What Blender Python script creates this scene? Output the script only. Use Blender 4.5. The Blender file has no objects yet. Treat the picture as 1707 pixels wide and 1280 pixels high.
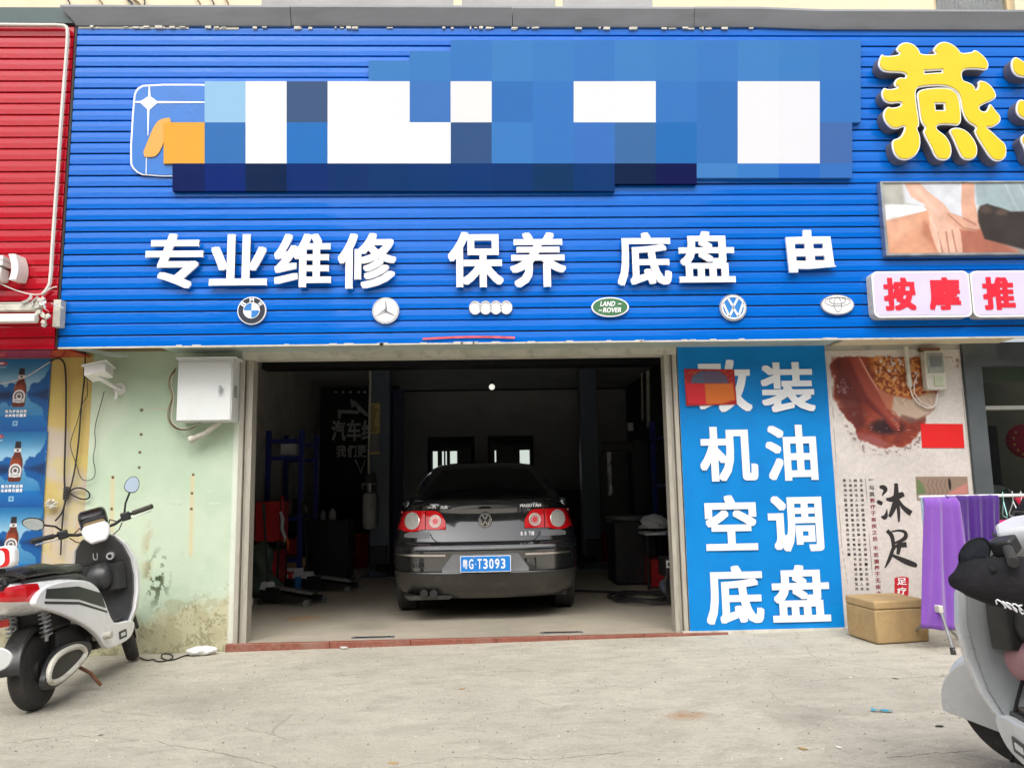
import bpy, bmesh, math, random
import numpy as np
from mathutils import Vector, Matrix
random.seed(7); rng = np.random.default_rng(7)
R = math.radians
C = bpy.context.scene.collection
scene = bpy.context.scene

# ------------------------------------------------------------------ camera
CAM_H = 1.17
FPX, PITCH, ROLL, YAW = 1282.0, R(7.666), R(-1.013), R(1.912)
def cam_axes():
    cp, sp, cy, sy, cr, sr = math.cos(PITCH), math.sin(PITCH), math.cos(YAW), math.sin(YAW), math.cos(ROLL), math.sin(ROLL)
    f = Vector((sy*cp, cy*cp, sp)); rt = Vector((cy, -sy, 0)); up = rt.cross(f)
    return cr*rt + sr*up, -sr*rt + cr*up, f
AX = cam_axes()
cam_d = bpy.data.cameras.new('camera'); cam = bpy.data.objects.new('camera', cam_d); C.objects.link(cam)
cam_d.sensor_width = 36; cam_d.lens = FPX*36/1707; cam_d.clip_start = .05; cam_d.clip_end = 400
cam.matrix_world = Matrix(((AX[0].x, AX[1].x, -AX[2].x, 0), (AX[0].y, AX[1].y, -AX[2].y, 0), (AX[0].z, AX[1].z, -AX[2].z, CAM_H), (0, 0, 0, 1)))
scene.camera = cam

# ------------------------------------------------------------------ world and sun
SUN_EL, SUN_AZ = R(52), R(205)
w = bpy.data.worlds.new('World'); scene.world = w; w.use_nodes = True
nt = w.node_tree; bg = nt.nodes['Background']
sky = nt.nodes.new('ShaderNodeTexSky'); sky.sky_type = 'NISHITA'; sky.sun_disc = False
sky.sun_elevation = SUN_EL; sky.sun_rotation = SUN_AZ; sky.dust_density = 6.0; sky.air_density = 1.0; sky.ozone_density = 1.0
hs = nt.nodes.new('ShaderNodeHueSaturation'); hs.inputs['Saturation'].default_value = .22   # overcast: cloud greys the sky
nt.links.new(sky.outputs[0], hs.inputs['Color']); nt.links.new(hs.outputs[0], bg.inputs[0]); bg.inputs[1].default_value = .15
sun_d = bpy.data.lights.new('sun', 'SUN'); sun_d.energy = 1.3; sun_d.angle = R(25); sun_d.color = (1, .97, .92)
sun = bpy.data.objects.new('sun', sun_d); C.objects.link(sun)
# the sun stands behind the camera's right shoulder, high
sd = Vector((math.sin(R(155))*math.cos(SUN_EL), math.cos(R(155))*math.cos(SUN_EL), math.sin(SUN_EL)))
sun.rotation_euler = (-sd).to_track_quat('-Z', 'Y').to_euler(); sun.location = sd*30
scene.view_settings.view_transform = 'Standard'; scene.view_settings.look = 'None'
scene.view_settings.gamma = 1; scene.view_settings.use_curve_mapping = False
scene.view_settings.exposure = 0.5
scene.render.engine = 'CYCLES'
scene.cycles.max_bounces = 6; scene.cycles.diffuse_bounces = 4

# ------------------------------------------------------------------ surveying helpers (a photo point to a point on a real plane)
def ray(px, py):
    return AX[0]*((px-853.5)/FPX) - AX[1]*((py-640)/FPX) + AX[2]
def at(px, py, Y):
    d = ray(px, py); k = Y/d.y
    return Vector((d.x*k, Y, CAM_H+d.z*k))
def gnd(px, py, z=0.0):
    d = ray(px, py); k = (z-CAM_H)/d.z
    return Vector((d.x*k, d.y*k, z))
D = gnd(760, 1063, 0).y            # facade plane
FY = D-.43                          # face of the sign fascia
GZ = -.055                          # the street
print('D', D, 'FY', FY)

# ------------------------------------------------------------------ object helpers
def tag(o, label=None, cat=None, group=None, kind=None):
    if label: o['label'] = label
    if cat: o['category'] = cat
    if group: o['group'] = group
    if kind: o['kind'] = kind
    return o
def empty(name, loc=(0, 0, 0), rot=(0, 0, 0), label=None, cat=None, group=None):
    o = bpy.data.objects.new(name, None); C.objects.link(o); o.location = loc; o.rotation_euler = rot
    o.empty_display_size = .1
    return tag(o, label, cat, group)
def srgb(r, g, b):
    f = lambda c: (c/255/12.92 if c/255 <= .04045 else ((c/255+.055)/1.055)**2.4)
    return (f(r), f(g), f(b))
class MB:
    def __init__(s): s.v = []; s.f = []; s.T = None
    def av(s, pts):
        n = len(s.v)
        for p in pts:
            p = Vector(p)
            if s.T is not None: p = s.T @ p
            s.v.append(tuple(p))
        return n
    def box(s, x0, x1, y0, y1, z0, z1, rot=None, c=None):
        pts = [(x, y, z) for z in (z0, z1) for y in (y0, y1) for x in (x0, x1)]
        if rot is not None:
            c = Vector(c) if c else Vector(((x0+x1)/2, (y0+y1)/2, (z0+z1)/2)); M = rot if isinstance(rot, Matrix) else Matrix.Rotation(rot[0], 3, rot[1])
            pts = [c+M@(Vector(p)-c) for p in pts]
        n = s.av(pts)
        for q in ((0, 2, 3, 1), (4, 5, 7, 6), (0, 1, 5, 4), (1, 3, 7, 5), (3, 2, 6, 7), (2, 0, 4, 6)): s.f.append([n+i for i in q])
        return s
    def loft(s, rings, cap=True, closed=True):
        k = len(rings[0]); n0 = s.av([p for r in rings for p in r])
        for i in range(len(rings)-1):
            for j in range(k if closed else k-1):
                a = n0+i*k+j; b = n0+i*k+(j+1) % k
                s.f.append([a, b, b+k, a+k])
        if cap and closed:
            s.f.append([n0+j for j in range(k)][::-1]); s.f.append([n0+(len(rings)-1)*k+j for j in range(k)])
        return s
    def tube(s, path, r, k=8, cap=True, flat=1.0):
        P = [Vector(p) for p in path]; rings = []; up = None
        for i, p in enumerate(P):
            t = (P[min(i+1, len(P)-1)]-P[max(i-1, 0)])
            if t.length < 1e-9: t = Vector((0, 0, 1))
            t.normalize()
            if up is None:
                up = Vector((0, 0, 1)) if abs(t.z) < .9 else Vector((1, 0, 0))
            u = (up-t*up.dot(t)); u.normalize(); v = t.cross(u); up = u
            rr = r[i] if isinstance(r, (list, tuple)) else r
            rings.append([p+(u*math.cos(a)*rr*flat+v*math.sin(a)*rr) for a in [2*math.pi*j/k for j in range(k)]])
        return s.loft(rings, cap)
    def cyl(s, a, b, r, k=16, r2=None): return s.tube([a, b], [r, r if r2 is None else r2], k)
    def lathe(s, prof, c=(0, 0, 0), axis='z', k=24):
        rings = []
        for (r, h) in prof:
            ring = []
            for j in range(k):
                a = 2*math.pi*j/k; x, y = r*math.cos(a), r*math.sin(a)
                ring.append(Vector(c)+Vector({'z': (x, y, h), 'y': (x, h, y), 'x': (h, x, y)}[axis]))
            rings.append(ring)
        return s.loft(rings, True)
    def prism(s, poly, y0, y1):     # poly in (x,z), extruded along y
        n = len(poly); a = s.av([(p[0], y0, p[1]) for p in poly]+[(p[0], y1, p[1]) for p in poly])
        s.f.append([a+i for i in range(n)]); s.f.append([a+n+i for i in range(n)][::-1])
        for i in range(n): j = (i+1) % n; s.f.append([a+i, a+n+i, a+n+j, a+j])
        return s
    def grid(s, P):                 # P: list of rows of points, open surface
        s.loft(P, False, False); return s
    def sphere(s, c, r, k=12, m=8):
        r = r if isinstance(r, (tuple, list)) else (r, r, r)
        rings = []
        for i in range(m+1):
            th = math.pi*i/m; th = min(max(th, .02), math.pi-.02)
            rings.append([(c[0]+r[0]*math.sin(th)*math.cos(2*math.pi*j/k), c[1]+r[1]*math.sin(th)*math.sin(2*math.pi*j/k), c[2]+r[2]*math.cos(th)) for j in range(k)])
        return s.loft(rings)
    def mesh(s, name, mat, smooth=False):
        me = bpy.data.meshes.new(name); me.from_pydata(s.v, [], s.f)
        bm = bmesh.new(); bm.from_mesh(me); bmesh.ops.recalc_face_normals(bm, faces=bm.faces); bm.to_mesh(me); bm.free()
        if mat: me.materials.append(mat)
        if smooth:
            me.polygons.foreach_set('use_smooth', [True]*len(me.polygons))
            try: me.set_sharp_from_angle(angle=R(smooth if smooth is not True else 40))
            except Exception: pass
        return me
    def build(s, name, mat, parent=None, smooth=False, bevel=0, loc=None, rot=None, label=None, cat=None, group=None, kind=None):
        o = bpy.data.objects.new(name, s.mesh(name, mat, smooth)); C.objects.link(o)
        if parent: o.parent = parent
        if loc is not None: o.location = loc
        if rot is not None: o.rotation_euler = rot
        if bevel:
            m = o.modifiers.new('bevel', 'BEVEL'); m.width = bevel; m.segments = 2; m.limit_method = 'ANGLE'; m.angle_limit = R(40)
            o.data.polygons.foreach_set('use_smooth', [True]*len(o.data.polygons))
            try: o.data.set_sharp_from_angle(angle=R(60))
            except Exception: pass
        return tag(o, label, cat, group, kind)
def dup(o, parent=None, loc=None):
    c = o.copy(); C.objects.link(c)
    if parent is not None: c.parent = parent
    if loc is not None: c.location = loc
    for ch in list(o.children): dup(ch, c)
    return c
def inst(me, name, loc, parent=None, rot=(0, 0, 0), scale=None):
    o = bpy.data.objects.new(name, me); C.objects.link(o); o.location = loc; o.rotation_euler = rot
    if scale: o.scale = scale
    if parent: o.parent = parent
    return o

# ------------------------------------------------------------------ materials
def mat(name, col, rough=.6, metal=0, var=.12, scale=6, bump=.0, bscale=40, stretch=(1, 1, 1), spec=.5, coat=0, cior=1.5, dirt=None, dscale=3, damt=.5, rvar=.1, emit=None, alpha=1, trans=0, attr=None, sheen=0, bdist=.01):
    m = bpy.data.materials.new(name); m.use_nodes = True; n = m.node_tree; b = n.nodes['Principled BSDF']; L = n.links.new
    tc = n.nodes.new('ShaderNodeTexCoord'); mp = n.nodes.new('ShaderNodeMapping'); mp.inputs['Scale'].default_value = stretch
    L(tc.outputs['Object'], mp.inputs[0])
    b.inputs['Roughness'].default_value = rough; b.inputs['Metallic'].default_value = metal
    b.inputs['Specular IOR Level'].default_value = spec
    if coat: b.inputs['Coat Weight'].default_value = coat; b.inputs['Coat Roughness'].default_value = .04; b.inputs['Coat IOR'].default_value = cior
    if trans: b.inputs['Transmission Weight'].default_value = trans
    if sheen: b.inputs['Sheen Weight'].default_value = sheen
    if emit: b.inputs['Emission Color'].default_value = (*emit[0], 1); b.inputs['Emission Strength'].default_value = emit[1]
    def noise(sc, det=6, ro=.6):
        t = n.nodes.new('ShaderNodeTexNoise'); t.inputs['Scale'].default_value = sc; t.inputs['Detail'].default_value = det; t.inputs['Roughness'].default_value = ro
        L(mp.outputs[0], t.inputs[0]); return t
    if attr:
        a = n.nodes.new('ShaderNodeVertexColor'); a.layer_name = 'paint'; src = a.outputs[0]
    else:
        a = n.nodes.new('ShaderNodeRGB'); a.outputs[0].default_value = (*col, 1); src = a.outputs[0]
    if var:
        t = noise(scale); r = n.nodes.new('ShaderNodeMapRange'); L(t.outputs[0], r.inputs[0]); r.inputs[1].default_value = .25; r.inputs[2].default_value = .75
        r.inputs[3].default_value = 1-var; r.inputs[4].default_value = 1+var
        v = n.nodes.new('ShaderNodeVectorMath'); v.operation = 'SCALE'; L(src, v.inputs[0]); L(r.outputs[0], v.inputs['Scale']); src = v.outputs[0]
        r2 = n.nodes.new('ShaderNodeMapRange'); L(t.outputs[0], r2.inputs[0]); r2.inputs[1].default_value = .25; r2.inputs[2].default_value = .75
        r2.inputs[3].default_value = max(rough-rvar, .02); r2.inputs[4].default_value = min(rough+rvar, 1); L(r2.outputs[0], b.inputs['Roughness'])
    if dirt:
        t = noise(dscale, 9, .7); r = n.nodes.new('ShaderNodeMapRange'); L(t.outputs[0], r.inputs[0]); r.inputs[1].default_value = .5; r.inputs[2].default_value = .72; r.inputs[4].default_value = damt
        mx = n.nodes.new('ShaderNodeMix'); mx.data_type = 'RGBA'; L(r.outputs[0], mx.inputs[0]); L(src, mx.inputs[6]); mx.inputs[7].default_value = (*dirt, 1); src = mx.outputs[2]
    L(src, b.inputs['Base Color'])
    if bump:
        t = noise(bscale, 5); bp = n.nodes.new('ShaderNodeBump'); bp.inputs['Strength'].default_value = bump; bp.inputs['Distance'].default_value = bdist
        L(t.outputs[0], bp.inputs['Height']); L(bp.outputs[0], b.inputs['Normal'])
    return m
M = {}
M['blue_clad'] = mat('blue cladding', (.0, .125, .56), .22, var=.05, scale=2, bump=.2, bscale=.8, stretch=(1.3, 1, 4), spec=.2, coat=.4, dirt=(.0, .10, .42), dscale=5, damt=.25, rvar=.05, bdist=.05)
M['red_clad'] = mat('red cladding', (.42, .002, .014), .24, var=.07, scale=2, bump=.2, bscale=.8, stretch=(1.3, 1, 4), spec=.25, coat=.4, dirt=(.3, .03, .03), dscale=5, damt=.3, rvar=.05, bdist=.05)
M['white_letter'] = mat('white acrylic', (.82, .82, .84), .35, var=.03, scale=9)
M['white'] = mat('white painted steel', (.66, .68, .68), .45, var=.06, scale=4, dirt=(.35, .33, .28), dscale=4, damt=.25)
M['white_plastic'] = mat('white plastic', (.74, .74, .72), .4, var=.05, dirt=(.35, .32, .27), dscale=6, damt=.3)
M['old_white'] = mat('yellowed plastic', (.55, .53, .46), .55, var=.15, dirt=(.2, .17, .12), dscale=9, damt=.6)
M['cream'] = mat('cream wall render', (.72, .64, .46), .8, var=.05, scale=1.5, bump=.1, bscale=60, dirt=(.5, .42, .3), dscale=2, damt=.25)
M['coping'] = mat('grey coping sheet', (.2, .21, .23), .55, var=.12, scale=2, dirt=(.1, .1, .1), dscale=3, damt=.4, stretch=(.6, 1, 3))
M['teal_dark'] = mat('dark teal sheet', (.05, .085, .085), .5, var=.2)
M['soffit'] = mat('sage soffit board', (.40, .47, .43), .6, var=.12, scale=2, dirt=(.25, .25, .2), dscale=3, damt=.5)
M['frame_metal'] = mat('beige door track', (.44, .41, .35), .45, metal=.25, var=.12, scale=5, dirt=(.2, .16, .11), dscale=8, damt=.5, stretch=(4, 4, .6))
M['wood_old'] = mat('old batten', (.2, .13, .06), .8, var=.3, bump=.3)
M['black_gap'] = mat('black rubber', (.012, .012, .013), .6, var=.1)
M['cable'] = mat('black cable', (.02, .019, .02), .5, var=.1)
M['cable_white'] = mat('white cable', (.62, .6, .56), .5, var=.1)
M['grey_metal'] = mat('galvanised steel', (.42, .43, .44), .38, metal=.8, var=.15, dirt=(.15, .12, .1), dscale=8, damt=.5)
M['chrome'] = mat('chrome', (.75, .75, .76), .15, metal=1, var=.04)
M['silver'] = mat('silver badge', (.62, .63, .65), .28, metal=.6, var=.05)
M['dark_metal'] = mat('dark greasy metal', (.03, .03, .032), .5, metal=.5, var=.3, dirt=(.09, .05, .03), dscale=8, damt=.5)
M['black_plastic'] = mat('black plastic', (.018, .018, .019), .42, var=.15, bump=.05, bscale=200)
M['black_gloss'] = mat('black gloss', (.01, .01, .011), .12, var=.05)
M['rubber'] = mat('tyre rubber', (.028, .027, .026), .8, var=.25, scale=9, dirt=(.11, .09, .07), dscale=7, damt=.6)
M['granite'] = mat('red granite', (.23, .075, .05), .45, var=.35, scale=50, dirt=(.3, .25, .2), dscale=3, damt=.45)
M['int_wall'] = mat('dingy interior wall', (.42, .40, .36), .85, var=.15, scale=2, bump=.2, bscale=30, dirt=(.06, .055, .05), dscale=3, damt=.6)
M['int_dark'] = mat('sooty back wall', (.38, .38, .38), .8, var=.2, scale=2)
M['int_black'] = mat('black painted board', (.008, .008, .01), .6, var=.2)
M['lift_blue'] = mat('lift column paint', (.10, .13, .18), .4, var=.15, dirt=(.03, .03, .03), dscale=6, damt=.5)
M['rack_blue'] = mat('rack blue paint', (.01, .025, .2), .4, var=.15, dirt=(.03, .03, .03), dscale=6, damt=.4)
M['tool_red'] = mat('tool trolley red', (.45, .012, .015), .4, var=.15, dirt=(.05, .02, .02), dscale=6, damt=.5)
M['card'] = mat('cardboard', (.42, .27, .14), .85, var=.12, dirt=(.25, .15, .08), dscale=5, damt=.4)
M['print_white'] = mat('printed carton white', (.6, .6, .62), .6, var=.06)
M['green_bag'] = mat('green tarpaulin', (.07, .11, .075), .6, var=.3, bump=.6, bscale=12, bdist=.03)
M['orange'] = mat('orange plastic', (.75, .13, .02), .5, var=.1)
M['pump_white'] = mat('cylinder white', (.5, .5, .48), .45, var=.15, dirt=(.15, .13, .1), dscale=7, damt=.6)
M['notice'] = mat('yellowed notice', (.5, .38, .15), .7, var=.15)
M['notice_ink'] = mat('notice ink', (.05, .04, .03), .7, var=.1)
M['foil'] = mat('crumpled plastic film', (.7, .7, .68), .3, var=.1, bump=.8, bscale=30, bdist=.02)
M['black_car'] = mat('black car paint', (.010, .011, .012), .16, var=.25, scale=2.5, coat=1, cior=1.95, dirt=(.05, .047, .04), dscale=3, damt=.3, rvar=.06, bump=.03, bscale=3, bdist=.02)
M['car_lower'] = mat('dusty bumper paint', (.022, .022, .02), .36, coat=.3, var=.2, scale=4, dirt=(.085, .078, .065), dscale=4, damt=.55)
M['car_glass'] = mat('dark car glass', (.006, .007, .008), .06, var=.05)
M['red_lens'] = mat('red lens', (.62, .008, .012), .1, var=.06, coat=.8)
M['clear_lens'] = mat('lamp reflector', (.7, .68, .64), .18, metal=.35, var=.3, scale=60, coat=.6)
M['pink_lens'] = mat('lamp reflector inner', (.55, .3, .27), .2, metal=.3, var=.4, scale=90, coat=.5)
M['recess_grey'] = mat('dusty plate recess', (.17, .175, .185), .4, var=.12, dirt=(.1, .1, .1), damt=.3)
M['plate_blue'] = mat('plate blue', (.008, .20, .62), .35, var=.06)
M['sc_white'] = mat('scooter white', (.84, .84, .86), .25, var=.04, scale=3, coat=.4, dirt=(.45, .42, .36), dscale=5, damt=.2)
M['sc_black'] = mat('scooter black trim', (.022, .023, .024), .38, var=.2, dirt=(.07, .065, .06), dscale=4, damt=.4)
M['seat_black'] = mat('seat vinyl', (.015, .015, .016), .3, var=.15, bump=.15, bscale=120)
M['sc_pearl'] = mat('scooter pearl', (.6, .62, .64), .3, metal=.1, var=.05, scale=3, coat=.3, dirt=(.35, .33, .3), dscale=4, damt=.25)
M['sc_silver'] = mat('scooter silver', (.30, .32, .33), .32, metal=.25, var=.05, scale=3, dirt=(.2, .19, .17), dscale=4, damt=.2)
M['mirror'] = mat('mirror glass', (.62, .72, .80), .03, metal=1, var=0)
M['screen_tan'] = mat('dusty display', (.33, .24, .11), .3, var=.2)
M['tail_red'] = mat('tail lens', (.6, .01, .015), .12, var=.15, coat=.8)
M['reflector'] = mat('red reflector', (.35, .02, .015), .4, var=.15)
M['rust'] = mat('rusty iron', (.16, .07, .035), .85, var=.35, bump=.3)
M['foam_tan'] = mat('tan box', (.38, .26, .12), .8, var=.18, scale=7, bump=.35, bscale=25, dirt=(.27, .15, .05), dscale=4, damt=.6)
M['purple_light'] = mat('lilac towel', (.20, .065, .40), .95, var=.12, scale=5, bump=.5, bscale=160, sheen=.4)
M['purple_dark'] = mat('violet towel', (.05, .006, .17), .95, var=.15, scale=5, bump=.5, bscale=160, sheen=.3)
M['pink_cloth'] = mat('pink cloth', (.75, .02, .2), .9, var=.12, sheen=.3)
M['crimson'] = mat('crimson cloth', (.42, .01, .04), .9, var=.12)
M['fabric_black'] = mat('black nylon', (.010, .009, .011), .75, var=.2, bump=.45, bscale=8, bdist=.04, spec=.3)
M['pink_bag'] = mat('dusty pink helmet', (.38, .20, .22), .5, var=.15)
M['gold'] = mat('gold print', (.6, .4, .05), .5, var=.2)
M['yellow_sign'] = mat('yellow acrylic', (.70, .50, .004), .4, var=.06, scale=3)
M['sign_side'] = mat('letter side', (.16, .15, .17), .5, metal=.3, var=.15)
M['pink_panel'] = mat('light box face', (.60, .54, .72), .45, var=.04)
M['red_print'] = mat('red print', (.68, .008, .03), .5, var=.06)
M['red_paper'] = mat('red paper', (.62, .002, .003), .6, var=.05, dirt=(.5, .0, .0), dscale=20, damt=.4)
M['ink'] = mat('black ink', (.015, .012, .012), .7, var=.1)
M['ink_red'] = mat('dark red ink', (.20, .02, .03), .7, var=.1)
M['banner_blue'] = mat('banner blue', (.0, .20, .56), .5, spec=.25, var=.12, scale=1.6, dirt=(.01, .12, .42), dscale=2, damt=.5, bump=.12, bscale=4, bdist=.03)
M['banner_white'] = mat('banner white print', (.78, .80, .83), .4, var=.04, dirt=(.6, .6, .55), dscale=8, damt=.3)
M['paint'] = mat('printed sheet', (1, 1, 1), .45, var=.02, attr=True)
M['plaster'] = mat('painted plaster', (1, 1, 1), .85, var=.05, scale=5, attr=True, bump=.25, bscale=50)
M['glass_dark'] = mat('shop glass', (.02, .024, .026), .06, var=.05)
M['win_frame'] = mat('grey aluminium', (.10, .115, .125), .4, metal=.3, var=.1)
M['blind'] = mat('greenish blind', (.33, .38, .27), .6, var=.1)
M['curtain'] = mat('grey curtain', (.52, .53, .52), .9, var=.12, scale=3, stretch=(6, 6, .3))
M['tan_frame'] = mat('tan window frame', (.6, .47, .28), .6, var=.1)
M['sky_lit'] = mat('daylit opening', (.8, .85, .8), .5, var=.0, emit=((.9, 1, .9), .5))
M['navy'] = mat('badge navy', (.03, .035, .05), .3, var=.05)
M['badge_green'] = mat('badge green', (.05, .17, .07), .35, var=.1)
M['badge_blue'] = mat('badge blue', (.03, .2, .55), .3, var=.05)
M['logo_blue'] = mat('logo blue', (.01, .14, .50), .3, var=.1)
M['amber'] = mat('amber acrylic', (.66, .31, .04), .4, var=.03)
M['blue_wrap'] = mat('blue wrapper', (.05, .3, .42), .4, var=.2)
M['leaf'] = mat('dry leaf', (.4, .27, .12), .8, var=.3)
M['street_bldg'] = mat('rendered block across the street', (.11, .115, .10), .8, var=.1, scale=.5)
M['street_glass'] = mat('window across the street', (.03, .035, .04), .15, var=.1)

# street concrete: worn, blotchy, cracked
def ground_mat(name, base, dark, rough=.85, k=1.0, spots=()):
    m = bpy.data.materials.new(name); m.use_nodes = True; n = m.node_tree; b = n.nodes['Principled BSDF']; L = n.links.new
    tc = n.nodes.new('ShaderNodeTexCoord')
    def noise(sc, det, ro, st=(1, 1, 1)):
        mp = n.nodes.new('ShaderNodeMapping'); mp.inputs['Scale'].default_value = st; L(tc.outputs['Object'], mp.inputs[0])
        t = n.nodes.new('ShaderNodeTexNoise'); t.inputs['Scale'].default_value = sc; t.inputs['Detail'].default_value = det; t.inputs['Roughness'].default_value = ro; t.inputs['Distortion'].default_value = .4
        L(mp.outputs[0], t.inputs[0]); return t.outputs[0]
    def rng_(x, a, c, lo, hi):
        r = n.nodes.new('ShaderNodeMapRange'); L(x, r.inputs[0]); r.inputs[1].default_value = a; r.inputs[2].default_value = c; r.inputs[3].default_value = lo; r.inputs[4].default_value = hi; return r.outputs[0]
    def mix(f, a, c, col=None):
        x = n.nodes.new('ShaderNodeMix'); x.data_type = 'RGBA'; L(f, x.inputs[0])
        if isinstance(a, tuple): x.inputs[6].default_value = (*a, 1)
        else: L(a, x.inputs[6])
        if isinstance(c, tuple): x.inputs[7].default_value = (*c, 1)
        else: L(c, x.inputs[7])
        return x.outputs[2]
    big = noise(.7, 8, .65); med = noise(4, 10, .75, (1, 1.6, 1)); fine = noise(45, 6, .8); streak = noise(2.2, 8, .7, (.5, 2.2, 1))
    c = mix(rng_(big, .38, .66, 0, 1), base, tuple(x*.82 for x in base))
    c = mix(rng_(med, .46, .64, 0, .7*k), c, dark)
    c = mix(rng_(streak, .52, .75, 0, .5*k), c, tuple(x*1.22 for x in base))
    c = mix(rng_(noise(13, 8, .75, (.7, 1.5, 1)), .5, .7, 0, .7*k), c, tuple(x*.72 for x in base))
    c = mix(rng_(fine, .55, .70, 0, .8*k), c, tuple(x*.42 for x in base)); c = mix(rng_(noise(70, 4, .7), .6, .75, 0, .7*k), c, tuple(min(x*1.7, .8) for x in base))
    c = mix(rng_(noise(1.6, 10, .8, (.45, 2.6, 1)), .55, .68, 0, .5*k), c, tuple(x*.66 for x in base))
    vo = n.nodes.new('ShaderNodeTexVoronoi'); vo.feature = 'DISTANCE_TO_EDGE'; vo.inputs['Scale'].default_value = .32
    mp = n.nodes.new('ShaderNodeMapping'); L(tc.outputs['Object'], mp.inputs[0])
    t = n.nodes.new('ShaderNodeTexNoise'); t.inputs['Scale'].default_value = 3; t.inputs['Detail'].default_value = 8; L(tc.outputs['Object'], t.inputs[0])
    ad = n.nodes.new('ShaderNodeMixRGB'); ad.blend_type = 'ADD'; ad.inputs[0].default_value = .22; L(mp.outputs[0], ad.inputs[1]); L(t.outputs['Color'], ad.inputs[2]); L(ad.outputs[0], vo.inputs['Vector'])
    crack = rng_(vo.outputs['Distance'], .0, .0035, .4*k, 0)
    gate = rng_(noise(.9, 3, .5), .48, .56, 0, 1)
    ml = n.nodes.new('ShaderNodeMath'); ml.operation = 'MULTIPLY'; L(crack, ml.inputs[0]); L(gate, ml.inputs[1])
    c = mix(ml.outputs[0], c, tuple(x*.35 for x in dark))
    for (px, py, r, col, am) in spots:      # rust and oil blots with ragged edges
        p = gnd(px, py, 0); vm = n.nodes.new('ShaderNodeVectorMath'); vm.operation = 'SUBTRACT'; L(tc.outputs['Object'], vm.inputs[0]); vm.inputs[1].default_value = (p.x, p.y, 0)
        v2 = n.nodes.new('ShaderNodeVectorMath'); v2.operation = 'MULTIPLY'; L(vm.outputs[0], v2.inputs[0]); v2.inputs[1].default_value = (1, 1.3, 0)
        ln = n.nodes.new('ShaderNodeVectorMath'); ln.operation = 'LENGTH'; L(v2.outputs[0], ln.inputs[0])
        ad2 = n.nodes.new('ShaderNodeMath'); ad2.operation = 'MULTIPLY_ADD'; L(noise(9/max(r, .1)*.3, 6, .75), ad2.inputs[0]); ad2.inputs[1].default_value = r*2.2; L(ln.outputs['Value'], ad2.inputs[2])
        c = mix(rng_(ad2.outputs[0], r*1.1, r*2.1, am, 0), c, col)
    L(c, b.inputs['Base Color']); b.inputs['Roughness'].default_value = rough
    bp = n.nodes.new('ShaderNodeBump'); bp.inputs['Strength'].default_value = .8*k; bp.inputs['Distance'].default_value = .02
    s = n.nodes.new('ShaderNodeMath'); s.operation = 'ADD'; L(med, s.inputs[0]); L(fine, s.inputs[1]); L(s.outputs[0], bp.inputs['Height']); L(bp.outputs[0], b.inputs['Normal'])
    return m
M['ground'] = ground_mat('worn street concrete', (.56, .52, .43), (.36, .33, .27), spots=((1140, 1184, .14, (.38, .2, .08), .8), (1340, 1190, .3, (.24, .22, .18), .5), (780, 1145, .12, (.5, .45, .36), .6), (640, 1240, .5, (.5, .46, .37), .5), (330, 1150, .6, (.26, .23, .19), .45)))
M['floor'] = ground_mat('workshop floor', (.44, .39, .31), (.26, .23, .185), .5, .45, spots=((505, 1030, .22, (.5, .24, .07), .75), (610, 1045, .3, (.2, .17, .13), .5), (830, 1060, .5, (.22, .19, .15), .4)))

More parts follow.
